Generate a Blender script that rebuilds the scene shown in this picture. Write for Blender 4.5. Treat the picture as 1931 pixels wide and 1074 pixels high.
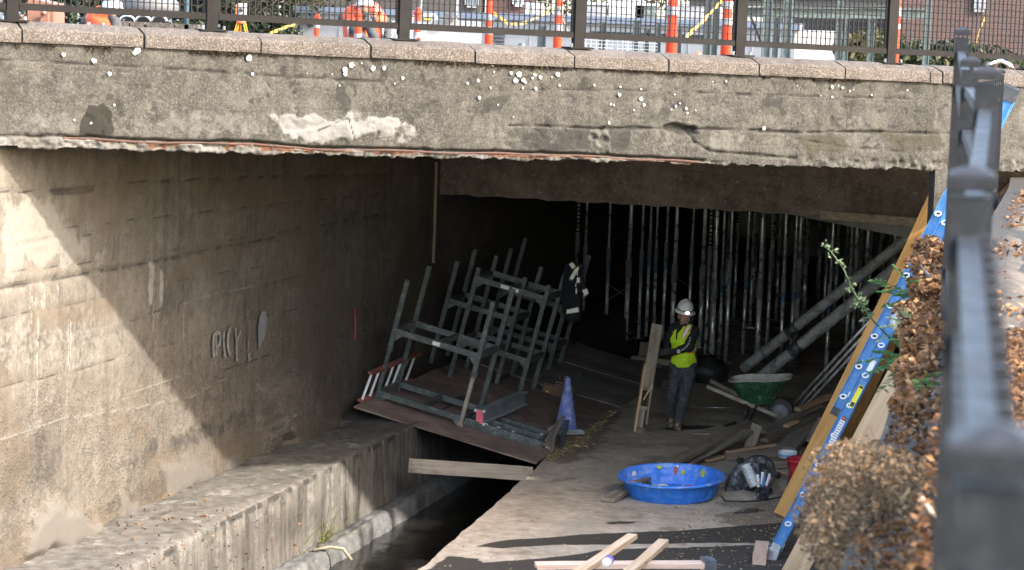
import bpy, math, random
import numpy as np
from mathutils import Vector, Matrix, Euler

for _o in list(bpy.data.objects):
    bpy.data.objects.remove(_o)
scene = bpy.context.scene
COL = scene.collection
random.seed(7)
RNG = np.random.default_rng(7)

# ------------------------------------------------------------------ camera
FPX, CX, CY = 4559.0, 965.5, 537.0            # an 85 mm lens on the 1931 px wide photograph
PITCH, ROLL = math.atan(507 / FPX), 0.035
EYE = np.array([0.0, 0.0, 5.503])
c_f = np.array([0, math.cos(PITCH), -math.sin(PITCH)])
_r0 = np.array([1.0, 0, 0]); _u0 = np.array([0, math.sin(PITCH), math.cos(PITCH)])
c_r = math.cos(ROLL) * _r0 + math.sin(ROLL) * _u0
c_u = -math.sin(ROLL) * _r0 + math.cos(ROLL) * _u0
cam_d = bpy.data.cameras.new('camera'); cam = bpy.data.objects.new('camera', cam_d); COL.objects.link(cam)
cam.matrix_world = Matrix(((c_r[0], c_u[0], -c_f[0], EYE[0]), (c_r[1], c_u[1], -c_f[1], EYE[1]),
                           (c_r[2], c_u[2], -c_f[2], EYE[2]), (0, 0, 0, 1)))
cam_d.sensor_width = 36.0; cam_d.lens = 36.0 * FPX / 1931.0
cam_d.clip_start = 0.05; cam_d.clip_end = 2000
cam_d.dof.use_dof = True; cam_d.dof.focus_distance = 29.0; cam_d.dof.aperture_fstop = 5.6
scene.camera = cam

# ------------------------------------------------------------------ light
SUN_DIR = np.array([-5.06, 2.46, -3.82]); SUN_DIR = SUN_DIR / np.linalg.norm(SUN_DIR)
SUN_EL = math.asin(-SUN_DIR[2]); SUN_ROT = math.atan2(-SUN_DIR[0], -SUN_DIR[1])
world = bpy.data.worlds.new('World'); scene.world = world; world.use_nodes = True
wn = world.node_tree; bg = wn.nodes['Background']
sky = wn.nodes.new('ShaderNodeTexSky'); sky.sky_type = 'NISHITA'; sky.sun_disc = False
sky.sun_elevation = SUN_EL; sky.sun_rotation = SUN_ROT; sky.dust_density = 2.6; sky.ozone_density = 0.0
wn.links.new(sky.outputs[0], bg.inputs[0]); bg.inputs[1].default_value = 0.15
sun_d = bpy.data.lights.new('sun', 'SUN'); sun_d.energy = 1.4; sun_d.angle = math.radians(1.2)
sun_d.color = (1.0, 0.96, 0.90)
sun = bpy.data.objects.new('sun', sun_d); COL.objects.link(sun)
sun.rotation_euler = Vector(SUN_DIR).to_track_quat('-Z', 'Y').to_euler()
scene.view_settings.view_transform = 'Standard'; scene.view_settings.look = 'None'
scene.view_settings.gamma = 1.0; scene.view_settings.use_curve_mapping = False
scene.view_settings.exposure = 3.4
scene.cycles.max_bounces = 12; scene.cycles.diffuse_bounces = 8

# ------------------------------------------------------------------ where a photo point lies in the place
def ray(x, y): return c_f + (x - CX) / FPX * c_r - (y - CY) / FPX * c_u
def atY(x, y, Y): d = ray(x, y); return EYE + d * (Y - EYE[1]) / d[1]
def onz(x, y, z=0.0): d = ray(x, y); return EYE + d * (z - EYE[2]) / d[2]
def onpl(x, y, p, n): d = ray(x, y); return EYE + d * np.dot(np.asarray(p) - EYE, n) / np.dot(d, n)
def V(*a): return np.array(a, float)
def unit(a): a = np.asarray(a, float); return a / np.linalg.norm(a)

# ------------------------------------------------------------------ numpy noise
def _h(i, j, s):
    n = (i.astype(np.int64) * 374761393 + j.astype(np.int64) * 668265263 + s * 1442695041) & 0x7fffffff
    n = ((n ^ (n >> 13)) * 1274126177) & 0x7fffffff
    return ((n ^ (n >> 16)) & 0xffff) / 65535.0
def vnoise(x, y, s=0):
    xi = np.floor(x); yi = np.floor(y); fx = x - xi; fy = y - yi
    fx = fx * fx * (3 - 2 * fx); fy = fy * fy * (3 - 2 * fy)
    a = _h(xi, yi, s); b = _h(xi + 1, yi, s); c = _h(xi, yi + 1, s); d = _h(xi + 1, yi + 1, s)
    return (a * (1 - fx) + b * fx) * (1 - fy) + (c * (1 - fx) + d * fx) * fy
def fbm(x, y, o=4, s=0):
    t = 0; a = 0.5; n = 0
    for k in range(o):
        c_, s_ = math.cos(.55 + .9 * k), math.sin(.55 + .9 * k)
        t = t + a * vnoise((x * c_ + y * s_) * 2 ** k, (y * c_ - x * s_) * 2 ** k, s + k * 17); n += a; a *= 0.5
    return t / n
def sstep(a, b, x): t = np.clip((x - a) / (b - a), 0, 1); return t * t * (3 - 2 * t)
def dline(U, W, pts):
    d = np.full(U.shape, 1e9)
    for (a, b), (c, e) in zip(pts[:-1], pts[1:]):
        dx, dy = c - a, e - b; L = dx * dx + dy * dy + 1e-12
        t = np.clip(((U - a) * dx + (W - b) * dy) / L, 0, 1)
        d = np.minimum(d, np.hypot(U - a - t * dx, W - b - t * dy))
    return d
def sdpoly(U, W, pts):
    """distance to a polygon, negative inside"""
    d = dline(U, W, list(pts) + [pts[0]]); ins = np.zeros(U.shape, bool); n = len(pts)
    for i in range(n):
        (x1, y1), (x2, y2) = pts[i], pts[(i + 1) % n]
        if y1 == y2: continue
        c = ((y1 > W) != (y2 > W)) & (U < (x2 - x1) * (W - y1) / (y2 - y1) + x1)
        ins ^= c
    return np.where(ins, -d, d)

# ------------------------------------------------------------------ objects
def root_loc(o):
    l = np.zeros(3)
    while o is not None: l = l + np.array(o.location); o = o.parent
    return l
def tag(o, label=None, cat=None, group=None, kind=None):
    if label: o['label'] = label
    if cat: o['category'] = cat
    if group: o['group'] = group
    if kind: o['kind'] = kind
    return o
def thing(name, label, cat, loc=(0, 0, 0), rot=(0, 0, 0), group=None):
    o = bpy.data.objects.new(name, None); COL.objects.link(o); o.empty_display_size = 0.1
    o.location = tuple(float(c) for c in loc); o.rotation_euler = rot
    return tag(o, label, cat, group)
def link(name, me, mat, parent=None):
    if mat is not None and not me.materials: me.materials.append(mat)
    o = bpy.data.objects.new(name, me); COL.objects.link(o)
    if parent is not None: o.parent = parent
    return o
def copy_tree(o, parent=None):
    c = o.copy(); COL.objects.link(c)
    if parent is not None: c.parent = parent; c.matrix_parent_inverse = o.matrix_parent_inverse.copy()
    for ch in list(o.children): copy_tree(ch, c)
    return c
def axes(p, q, up=(0, 0, 1)):
    x = unit(np.asarray(q, float) - np.asarray(p, float)); up = np.asarray(up, float)
    if abs(np.dot(x, unit(up))) > 0.98: up = V(0, 1, 0) if abs(x[1]) < 0.9 else V(1, 0, 0)
    y = unit(np.cross(up, x)); z = np.cross(x, y); return x, y, z

class MB:
    def __init__(s): s.v = []; s.f = []
    def add(s, vs, fs):
        b = len(s.v); s.v.extend([tuple(map(float, v)) for v in vs]); s.f.extend([tuple(i + b for i in f) for f in fs]); return s
    def box(s, c, size, A=None, taper=1.0):
        c = np.asarray(c, float); A = np.eye(3) if A is None else np.asarray(A, float)   # rows of A are the axes
        vs = []
        for k in (-.5, .5):
            for j in (-.5, .5):
                for i in (-.5, .5):
                    t = taper if k > 0 else 1.0
                    vs.append(c + i * size[0] * t * A[0] + j * size[1] * t * A[1] + k * size[2] * A[2])
        return s.add(vs, [(0, 2, 3, 1), (4, 5, 7, 6), (0, 1, 5, 4), (2, 6, 7, 3), (0, 4, 6, 2), (1, 3, 7, 5)])
    def bar(s, p, q, w, h, up=(0, 0, 1)):
        p = np.asarray(p, float); q = np.asarray(q, float); x, y, z = axes(p, q, up)
        return s.box((p + q) / 2, (np.linalg.norm(q - p), w, h), (x, y, z))
    def rings(s, rings, closed=True, cap=True):
        n = len(rings[0]); vs = [v for r in rings for v in r]; fs = []
        for k in range(len(rings) - 1):
            for i in range(n if closed else n - 1):
                j = (i + 1) % n; fs.append((k * n + i, k * n + j, (k + 1) * n + j, (k + 1) * n + i))
        if cap: fs.append(tuple(range(n - 1, -1, -1))); fs.append(tuple((len(rings) - 1) * n + i for i in range(n)))
        return s.add(vs, fs)
    def tube(s, p, q, r, n=10, r2=None, cap=True):
        p = np.asarray(p, float); q = np.asarray(q, float); x, y, z = axes(p, q); r2 = r if r2 is None else r2
        an = [2 * math.pi * i / n for i in range(n)]
        return s.rings([[p + r * (math.cos(a) * y + math.sin(a) * z) for a in an], [q + r2 * (math.cos(a) * y + math.sin(a) * z) for a in an]], cap=cap)
    def path(s, pts, r, n=8, cap=True):
        pts = [np.asarray(p, float) for p in pts]; rs = r if hasattr(r, '__len__') else [r] * len(pts); R = []
        for i, p in enumerate(pts):
            a = pts[max(i - 1, 0)]; b = pts[min(i + 1, len(pts) - 1)]; x, y, z = axes(a, b)
            R.append([p + rs[i] * (math.cos(2 * math.pi * k / n) * y + math.sin(2 * math.pi * k / n) * z) for k in range(n)])
        return s.rings(R, cap=cap)
    def lathe(s, prof, c=(0, 0, 0), A=None, n=24, sx=1.0, cap=False):
        A = np.eye(3) if A is None else np.asarray(A, float); c = np.asarray(c, float)
        return s.rings([[c + r * (math.cos(2 * math.pi * i / n) * sx * A[0] + math.sin(2 * math.pi * i / n) * A[1]) + h * A[2] for i in range(n)] for r, h in prof], cap=cap)
    def prism(s, poly, vec):
        poly = [np.asarray(p, float) for p in poly]; vec = np.asarray(vec, float)
        return s.rings([poly, [p + vec for p in poly]])
    def ball(s, c, r, n=10, m=6, A=None):
        r = (r, r, r) if not hasattr(r, '__len__') else r; A = np.eye(3) if A is None else np.asarray(A, float); c = np.asarray(c, float)
        R = []
        for k in range(m + 1):
            t = math.pi * (k + 0.02 if k == 0 else (k - 0.02 if k == m else k)) / m
            R.append([c + r[0] * math.sin(t) * math.cos(2 * math.pi * i / n) * A[0] + r[1] * math.sin(t) * math.sin(2 * math.pi * i / n) * A[1] - r[2] * math.cos(t) * A[2] for i in range(n)])
        return s.rings(R)
    def mesh(s, name, off=(0, 0, 0), smooth=False):
        me = bpy.data.meshes.new(name); off = np.asarray(off, float)
        v = np.array(s.v) - off
        me.from_pydata(v.tolist(), [], s.f); me.update()
        bm_fix(me)
        if smooth: me.polygons.foreach_set('use_smooth', [True] * len(me.polygons))
        return me
    def build(s, name, mat, parent=None, smooth=False, loc=None):
        """world coordinates in, one mesh object out (local to its parent, or to its own base)"""
        if parent is not None:
            return link(name, s.mesh(name, root_loc(parent), smooth), mat, parent)
        if loc is None:
            a = np.array(s.v); loc = V(a[:, 0].mean(), a[:, 1].mean(), a[:, 2].min())
        o = link(name, s.mesh(name, loc, smooth), mat); o.location = tuple(float(c) for c in loc); return o
def bm_fix(me):
    import bmesh
    bm = bmesh.new(); bm.from_mesh(me); bmesh.ops.recalc_face_normals(bm, faces=bm.faces); bm.to_mesh(me); bm.free()
def np_mesh(name, verts, quads, mat, attrs=None, smooth=True, parent=None, off=(0, 0, 0)):
    me = bpy.data.meshes.new(name); verts = np.asarray(verts, np.float32) - np.asarray(off, np.float32); n = len(verts)
    quads = np.asarray(quads, np.int32); k = quads.shape[1]
    me.vertices.add(n); me.vertices.foreach_set('co', verts.ravel())
    me.loops.add(quads.size); me.loops.foreach_set('vertex_index', quads.ravel())
    me.polygons.add(len(quads)); me.polygons.foreach_set('loop_start', np.arange(0, quads.size, k, dtype=np.int32))
    me.polygons.foreach_set('loop_total', np.full(len(quads), k, np.int32))
    me.polygons.foreach_set('use_smooth', np.full(len(quads), smooth))
    for a, d in (attrs or {}).items():
        at = me.attributes.new(a, 'FLOAT', 'POINT'); at.data.foreach_set('value', np.asarray(d, np.float32).ravel())
    me.update(calc_edges=True); me.validate()
    return link(name, me, mat, parent)
def grid(name, O, eu, ev, us, vs, disp, mat, attrs=None, parent=None, flip=False, smooth=True):
    """a sheet O + u*eu + v*ev pushed out along its normal by disp(U, W)"""
    U, W = np.meshgrid(us, vs); nrm = unit(np.cross(eu, ev))
    D = disp if not callable(disp) else disp(U, W)
    P = O + U[..., None] * eu + W[..., None] * ev + np.asarray(D)[..., None] * nrm
    nu, nv = len(us), len(vs); idx = np.arange(nu * nv).reshape(nv, nu)
    q = np.stack([idx[:-1, :-1], idx[:-1, 1:], idx[1:, 1:], idx[1:, :-1]], -1).reshape(-1, 4)
    if flip: q = q[:, ::-1]
    return np_mesh(name, P.reshape(-1, 3), q, mat, attrs, smooth, parent, root_loc(parent) if parent is not None else (0, 0, 0))

# ------------------------------------------------------------------ materials
class NT:
    def __init__(s, name):
        s.m = bpy.data.materials.new(name); s.m.use_nodes = True; s.t = s.m.node_tree
        s.b = s.t.nodes['Principled BSDF']; s.co = None
    def n(s, t, **k):
        x = s.t.nodes.new('ShaderNode' + t)
        for a, v in k.items(): setattr(x, a, v)
        return x
    def put(s, sock, v):
        if isinstance(v, bpy.types.NodeSocket): s.t.links.new(v, sock)
        elif hasattr(v, '__len__') and len(v) == 3 and sock.type == 'RGBA': sock.default_value = (*v, 1)
        else: sock.default_value = v
    def obj(s):
        if s.co is None: s.co = s.n('TexCoord').outputs['Object']
        return s.co
    def vec(s, scale=(1, 1, 1), src=None, rnd=False):
        m = s.n('Mapping'); s.put(m.inputs[0], src or s.obj()); m.inputs['Scale'].default_value = scale
        if rnd:
            oi = s.n('ObjectInfo'); c = s.n('CombineXYZ'); mu = s.math('MULTIPLY', oi.outputs['Random'], 37.0)
            for i in range(3): s.put(c.inputs[i], mu)
            s.put(m.inputs['Location'], c.outputs[0])
        return m.outputs[0]
    def rand(s): return s.n('ObjectInfo').outputs['Random']
    def noise(s, scale=5, detail=5, rough=.6, vec=None, dist=0.0):
        x = s.n('TexNoise'); s.put(x.inputs['Vector'], vec or s.obj()); x.inputs['Scale'].default_value = scale
        x.inputs['Detail'].default_value = detail; x.inputs['Roughness'].default_value = rough; x.inputs['Distortion'].default_value = dist
        return x.outputs[0]
    def voro(s, scale=5, vec=None, feature='F1'):
        x = s.n('TexVoronoi', feature=feature); s.put(x.inputs['Vector'], vec or s.obj()); x.inputs['Scale'].default_value = scale
        return x.outputs['Distance']
    def math(s, op, a, b=0.0, c=None):
        x = s.n('Math', operation=op); s.put(x.inputs[0], a); s.put(x.inputs[1], b)
        if c is not None: s.put(x.inputs[2], c)
        return x.outputs[0]
    def map(s, v, a, b, lo=0.0, hi=1.0):
        x = s.n('MapRange', interpolation_type='SMOOTHSTEP'); s.put(x.inputs[0], v)
        for i, q in enumerate((a, b, lo, hi)): s.put(x.inputs[1 + i], q)
        return x.outputs[0]
    def ramp(s, f, stops):
        x = s.n('ValToRGB'); s.put(x.inputs[0], f); e = x.color_ramp.elements
        while len(e) < len(stops): e.new(0.5)
        for k, (p, c) in zip(e, stops): k.position = p; k.color = (*c, 1)
        return x.outputs[0]
    def mix(s, f, a, b, mode='MIX'):
        x = s.n('Mix', data_type='RGBA', blend_type=mode); s.put(x.inputs[0], f); s.put(x.inputs[6], a); s.put(x.inputs[7], b); return x.outputs[2]
    def attr(s, name): return s.n('Attribute', attribute_name=name).outputs['Fac']
    def fin(s, col, rough=.8, metal=0.0, bump=None, bs=.3, bd=.01, spec=None, **k):
        s.put(s.b.inputs['Base Color'], col); s.put(s.b.inputs['Roughness'], rough); s.put(s.b.inputs['Metallic'], metal)
        if spec is not None: s.b.inputs['Specular IOR Level'].default_value = spec
        if bump is not None:
            x = s.n('Bump'); x.inputs['Strength'].default_value = bs; x.inputs['Distance'].default_value = bd
            s.put(x.inputs['Height'], bump); s.t.links.new(x.outputs[0], s.b.inputs['Normal'])
        for a, v in k.items(): s.put(s.b.inputs[a.replace('_', ' ')], v)
        return s.m

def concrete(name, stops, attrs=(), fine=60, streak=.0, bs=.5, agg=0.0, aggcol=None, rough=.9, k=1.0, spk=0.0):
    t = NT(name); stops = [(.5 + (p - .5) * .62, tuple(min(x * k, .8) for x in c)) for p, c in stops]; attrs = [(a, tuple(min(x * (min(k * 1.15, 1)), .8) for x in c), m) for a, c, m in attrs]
    big = t.noise(1.1, 5, .65); mid = t.noise(7, 6, .7); fin = t.noise(fine, 3, .7)
    v = t.math('ADD', t.math('MULTIPLY', big, .5), t.math('MULTIPLY', mid, .5))
    if streak: v = t.math('ADD', t.math('MULTIPLY', v, 1 - streak), t.math('MULTIPLY', t.noise(1, 5, .65, t.vec((9, 9, .55))), streak))
    c = t.ramp(v, stops)
    c = t.mix(t.map(fin, .35, .75), c, t.mix(.45, c, (.04, .035, .03)), 'MIX')
    c = t.mix(t.map(t.noise(fine * .45, 2, .6), .62, .75, 0, .35), c, tuple(min(.6, v * k * 1.3) for v in (.5, .47, .42)))
    if spk:
        sp_ = t.noise(fine * 1.3, 2, .8); c = t.mix(t.map(sp_, .52, .66, 0, spk), c, tuple(min(.7, x * 1.7) for x in stops[-1][1])); c = t.mix(t.map(sp_, .48, .36, 0, spk), c, tuple(x * .45 for x in stops[0][1]))
    h = t.math('ADD', t.math('MULTIPLY', mid, .5), t.math('MULTIPLY', fin, .5))
    if agg:
        vo = t.voro(agg); pebble = t.map(vo, .25, .55, 1, 0)
        hue = t.ramp(t.noise(agg * .8, 1, .5), [(p_, tuple(v * k for v in q_c)) for p_, q_c in ((.3, (.12, .10, .09)), (.5, (.33, .27, .21)), (.7, (.50, .40, .30)))])
        am = t.attr('m_agg')
        c = t.mix(t.math('MULTIPLY', t.math('MULTIPLY', pebble, am), .8), c, hue)
        h = t.math('ADD', h, t.math('MULTIPLY', t.math('MULTIPLY', pebble, am), .8))
    for an, col, amt in attrs:
        a = t.attr(an); f = t.map(t.math('ADD', a, t.math('MULTIPLY', t.math('SUBTRACT', t.noise(14, 5, .7), .5), 1.1)), .35, .75, 0, amt)
        f = t.math('MULTIPLY', f, t.map(a, .02, .15))
        c = t.mix(f, c, col)
    return t.fin(c, rough, bump=h, bs=bs, bd=.012, spec=.25)

def wood(name, c1, c2, dark=.5, rough=.75, grain=28, rnd=.35, stain=0.0):
    t = NT(name); v = t.vec((1.2, grain, grain), rnd=True)
    g = t.noise(1.0, 6, .6, v, .3); g2 = t.noise(3.0, 3, .6, t.vec((.6, 8, 8), rnd=True))
    c = t.mix(t.map(t.math('ADD', t.math('MULTIPLY', g, .6), t.math('MULTIPLY', g2, .4)), .35, .65), c1, c2)
    kn = t.map(t.voro(2.2, t.vec((.9, 4, 4), rnd=True)), .03, .11, .8, 0)
    c = t.mix(kn, c, tuple(x * .35 for x in c2))
    hv = t.n('HueSaturation'); t.put(hv.inputs['Color'], c); t.put(hv.inputs['Value'], t.map(t.rand(), 0, 1, 1 - rnd, 1 + rnd * .6)); c = hv.outputs[0]
    if stain: c = t.mix(t.map(t.noise(3, 5, .7, t.vec((1, 1, 1), rnd=True)), .5, .7, 0, stain), c, (.05, .045, .04))
    return t.fin(c, rough, bump=g, bs=.35, bd=.004, spec=.3)

def plain(name, col, rough=.6, metal=0.0, var=.25, dirt=None, dirta=.0, scale=6, bs=.12, rnd=0.0, spec=None, **k):
    t = NT(name); v = t.vec((1, 1, 1), rnd=True)
    n = t.noise(scale, 5, .65, v); c = t.mix(t.map(n, .3, .7), tuple(x * (1 - var) for x in col), tuple(min(1, x * (1 + var)) for x in col))
    if rnd:
        hv = t.n('HueSaturation'); t.put(hv.inputs['Color'], c); t.put(hv.inputs['Value'], t.map(t.rand(), 0, 1, 1 - rnd, 1 + rnd)); c = hv.outputs[0]
    f = t.noise(scale * 6, 3, .7, v)
    if dirt: c = t.mix(t.map(t.math('ADD', t.math('MULTIPLY', t.noise(scale * 2.3, 6, .75, v), .7), t.math('MULTIPLY', f, .3)), .48, .62, 0, dirta), c, dirt)
    r = t.map(n, .3, .7, max(rough - .1, .05), min(rough + .1, 1))
    return t.fin(c, r, metal, bump=f, bs=bs, bd=.004, spec=spec, **k)

def leafmat(name, stops, trans=.25, rough=.6):
    """leaves and litter: each face carries its own 'tint' value"""
    t = NT(name); a = t.attr('tint')
    c = t.ramp(a, stops); c = t.mix(t.map(t.noise(25, 3, .6), .3, .7, 0, .25), c, tuple(x * .5 for x in stops[0][1]))
    m = t.fin(c, rough, spec=.25)
    tr = t.n('BsdfTranslucent'); t.put(tr.inputs[0], c); mx = t.n('MixShader'); mx.inputs[0].default_value = trans
    t.t.links.new(t.b.outputs[0], mx.inputs[1]); t.t.links.new(tr.outputs[0], mx.inputs[2])
    t.t.links.new(mx.outputs[0], t.t.nodes['Material Output'].inputs[0]); return m

M = {}
GREY = [(.3, (.13, .12, .105)), (.46, (.23, .21, .175)), (.56, (.31, .285, .24)), (.7, (.43, .40, .34))]
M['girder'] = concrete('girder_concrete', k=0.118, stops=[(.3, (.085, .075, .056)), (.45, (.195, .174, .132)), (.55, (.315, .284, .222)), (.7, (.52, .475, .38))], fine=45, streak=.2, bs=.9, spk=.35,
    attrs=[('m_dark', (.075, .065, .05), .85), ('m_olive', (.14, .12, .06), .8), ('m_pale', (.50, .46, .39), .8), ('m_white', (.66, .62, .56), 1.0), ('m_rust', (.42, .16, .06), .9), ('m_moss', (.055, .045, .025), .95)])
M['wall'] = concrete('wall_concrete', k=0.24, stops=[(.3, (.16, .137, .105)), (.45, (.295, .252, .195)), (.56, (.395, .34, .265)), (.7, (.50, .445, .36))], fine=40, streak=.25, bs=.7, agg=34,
    attrs=[('m_dark', (.085, .075, .062), .85), ('m_brown', (.25, .185, .12), .5), ('m_pale', (.44, .405, .345), .75), ('m_white', (.56, .53, .47), .9), ('m_mortar', (.29, .262, .222), .75)])
M['ledge'] = concrete('ledge_concrete', k=0.26, stops=[(.3, (.16, .14, .115)), (.45, (.30, .265, .22)), (.56, (.40, .36, .30)), (.7, (.52, .48, .41))], fine=40, streak=.5, bs=.8,
    attrs=[('m_dark', (.06, .055, .045), .85), ('m_pale', (.6, .56, .49), .8)])
M['kerb'] = concrete('kerb_concrete', k=0.42, stops=[(.3, (.12, .12, .115)), (.5, (.24, .235, .22)), (.7, (.36, .35, .33))], fine=50, bs=.9)
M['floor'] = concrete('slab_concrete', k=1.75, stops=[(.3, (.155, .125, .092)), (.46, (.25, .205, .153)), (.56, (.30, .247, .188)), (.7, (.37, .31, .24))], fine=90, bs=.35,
    attrs=[('m_pale', (.36, .32, .25), .6), ('m_brown', (.13, .095, .06), .7), ('m_wet', (.035, .03, .024), .96)])
M['coping'] = concrete('coping_stone', k=0.13, stops=[(.3, (.22, .165, .125)), (.48, (.36, .285, .225)), (.58, (.46, .375, .31)), (.7, (.58, .5, .42))], fine=55, bs=1.0, spk=.75)
M['culvert'] = concrete('culvert_concrete', k=1.0, stops=[(.3, (.42, .40, .37)), (.5, (.55, .53, .49)), (.7, (.66, .64, .6))], fine=40, streak=.3, bs=.5)
M['header'] = concrete('board_formed_concrete', k=1.1, stops=[(.3, (.10, .08, .065)), (.5, (.19, .155, .125)), (.7, (.27, .23, .19))], fine=40, streak=.1, bs=.5)
M['asphalt'] = concrete('asphalt', k=0.8, stops=[(.3, (.045, .043, .04)), (.6, (.07, .066, .06)), (.8, (.1, .095, .085))], fine=120, bs=.4)
M['path'] = concrete('path_ground', k=.085, stops=[(.3, (.10, .078, .058)), (.5, (.17, .138, .108)), (.7, (.24, .20, .16))], fine=60, bs=.5)
M['soil'] = concrete('soil', k=0.5, stops=[(.3, (.05, .04, .03)), (.5, (.09, .07, .05)), (.7, (.14, .11, .08))], fine=30, bs=1.0)
M['bankwall'] = concrete('bank_concrete', k=1.4, stops=GREY, fine=40, streak=.3, bs=.8)
M['wood_old'] = wood('weathered_wood', (.36, .285, .21), (.21, .16, .115), stain=.5)
M['wood_grey'] = wood('grey_wood', (.42, .355, .285), (.25, .205, .16), stain=.4)
M['wood_new'] = wood('fresh_lumber', (.60, .40, .24), (.44, .27, .14), rnd=.2)
M['wood_pink'] = wood('pink_lumber', (.66, .45, .34), (.52, .33, .22), rnd=.15)
M['wood_gold'] = wood('golden_plank', (.50, .27, .085), (.36, .17, .045), rnd=.15, grain=18)
M['wood_pale'] = wood('pale_plank', (.62, .44, .28), (.48, .31, .17), rnd=.12, grain=18)
M['galv'] = plain('galvanised_steel', (.52, .53, .54), .36, .9, .25, dirt=(.18, .17, .16), dirta=.5, scale=9)
M['pipe'] = plain('shiny_pipe', (.62, .61, .59), .3, .35, .15, dirt=(.3, .28, .25), dirta=.35, scale=4)
M['prop'] = plain('prop_steel', (.76, .76, .75), .33, .6, .22, dirt=(.16, .15, .14), dirta=.35, scale=7)
M['propdark'] = plain('dull_steel', (.16, .165, .175), .45, .6, .2, dirt=(.08, .075, .07), dirta=.5)
M['sleeve'] = plain('grey_sleeve', (.22, .225, .225), .6, .1, .15)
M['bluemark'] = plain('blue_mark', (.09, .20, .34), .6, 0, .15)
M['greensteel'] = plain('dark_green_steel', (0.0675, 0.07875, 0.07425), .5, .1, .35, dirt=(.24, .22, .19), dirta=.55, scale=5)
M['tealsteel'] = plain('teal_steel', (0.03, 0.04625, 0.04375), .55, .1, .25, dirt=(.2, .2, .18), dirta=.3)
M['tanpaint'] = plain('worn_tan_paint', (.29, .25, .19), .7, 0, .3, dirt=(.12, .12, .11), dirta=.6)
M['rustplate'] = plain('rusty_plate', (.23, .165, .13), .8, .1, .35, dirt=(.13, .07, .05), dirta=.6, scale=2.2, bs=.25)
M['plate'] = plain('dusty_board', (.20, .18, .16), .85, 0, .25, dirt=(.10, .09, .08), dirta=.5, scale=2.5, bs=.25)
M['fencegrey'] = plain('fence_grey_paint', (.0095, .0102, .0118), .62, 0, .12, dirt=(.04, .04, .04), dirta=.25, scale=14, spec=.2)
M['railtaupe'] = plain('taupe_paint', (0.007288, 0.006336, 0.005544), .8, 0, .1, spec=.12)
M['wire'] = plain('dark_wire', (0.014, 0.0126, 0.0126), .85, 0, .1, spec=.08)
M['ladderblue'] = plain('blue_fibreglass', (.045, .18, .40), .42, 0, .12, dirt=(.3, .36, .42), dirta=.3, scale=5)
M['alu'] = plain('aluminium', (.62, .63, .64), .4, .85, .15, dirt=(.3, .29, .28), dirta=.4)
M['black'] = plain('black_plastic', (.022, .022, .024), .5, 0, .3, dirt=(.2, .19, .18), dirta=.18)
M['blackdusty'] = plain('dusty_black_plastic', (.03, .03, .032), .45, 0, .4, dirt=(.38, .36, .34), dirta=.55, scale=5)
M['white'] = plain('white_plastic', (.76, .75, .72), .5, 0, .06, dirt=(.5, .46, .4), dirta=.25)
M['paper'] = plain('paper_white', (.72, .71, .68), .8, 0, .06)
M['pool'] = plain('blue_pool_plastic', (.02, .16, .56), .38, 0, .1, dirt=(.25, .32, .5), dirta=.25, scale=3)
M['poolin'] = plain('blue_pool_inside', (.045, .20, .66), .42, 0, .12, dirt=(.42, .48, .62), dirta=.45, scale=3)
M['yellowgreen'] = plain('lime_print', (.55, .60, .06), .5, 0, .1)
M['redprint'] = plain('red_print', (.55, .11, .05), .5, 0, .15)
M['red'] = plain('red_bucket_plastic', (.40, .015, .025), .4, 0, .15, dirt=(.3, .2, .2), dirta=.25)
M['conelav'] = plain('faded_blue_cone', (.13, .17, .42), .65, 0, .25, dirt=(.42, .42, .50), dirta=.75, scale=5)
M['conebase'] = plain('grey_rubber', (.30, .29, .28), .8, 0, .2, dirt=(.16, .15, .14), dirta=.4)
M['pink'] = plain('pink_plastic', (.72, .15, .20), .5, 0, .1)
M['redrail'] = plain('worn_red_fibreglass', (.24, .065, .05), .6, 0, .25, dirt=(.3, .22, .2), dirta=.5)
M['barrowgreen'] = plain('green_barrow', (.014, .085, .032), .45, .1, .25, dirt=(.38, .36, .31), dirta=.45, scale=4)
M['barrowdust'] = plain('cement_dust', (.52, .48, .42), .9, 0, .2, dirt=(.28, .25, .21), dirta=.5, scale=9)
M['rubber'] = plain('tyre_rubber', (.05, .048, .046), .85, 0, .3, dirt=(.2, .18, .16), dirta=.5)
M['orange'] = plain('safety_orange', (.33, .021, .004), .6, 0, .06, spec=.15)
M['band'] = plain('reflective_white', (0.132, 0.132, 0.141), .45, 0, .05)
M['lime'] = plain('hi_vis_lime', (.56, .80, .02), .75, 0, .12, scale=14, bs=.3)
M['hivisorange'] = plain('hi_vis_orange', (.85, .13, .03), .75, 0, .12, scale=14)
M['reflect'] = plain('reflective_tape', (.70, .70, .70), .4, .1, .08)
M['reflectbright'] = plain('bright_reflective_tape', (.85, .80, .74), .5, 0, .05, Emission_Color=(1.0, .9, .82, 1), Emission_Strength=0.0)
M['greentrim'] = plain('green_trim', (.18, .26, .05), .7, 0, .1)
M['blackcloth'] = plain('black_fleece', (.016, .016, .018), .95, 0, .3, scale=18, bs=.5)
M['navycloth'] = plain('dark_navy_cloth', (.010, .011, .016), .95, 0, .3, scale=14, bs=.4)
M['jeans'] = plain('worn_dark_jeans', (.045, .047, .055), .9, 0, .3, dirt=(.22, .21, .20), dirta=.4, scale=8, bs=.4)
M['boot'] = plain('tan_boot_leather', (.20, .125, .075), .7, 0, .3, dirt=(.3, .26, .21), dirta=.5)
M['glove'] = plain('grey_glove', (.045, .045, .048), .9, 0, .3)
M['skin'] = plain('skin', (.42, .22, .15), .55, 0, .1, scale=20)
M['hair'] = plain('dark_hair', (.015, .012, .01), .6, 0, .2)
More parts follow.
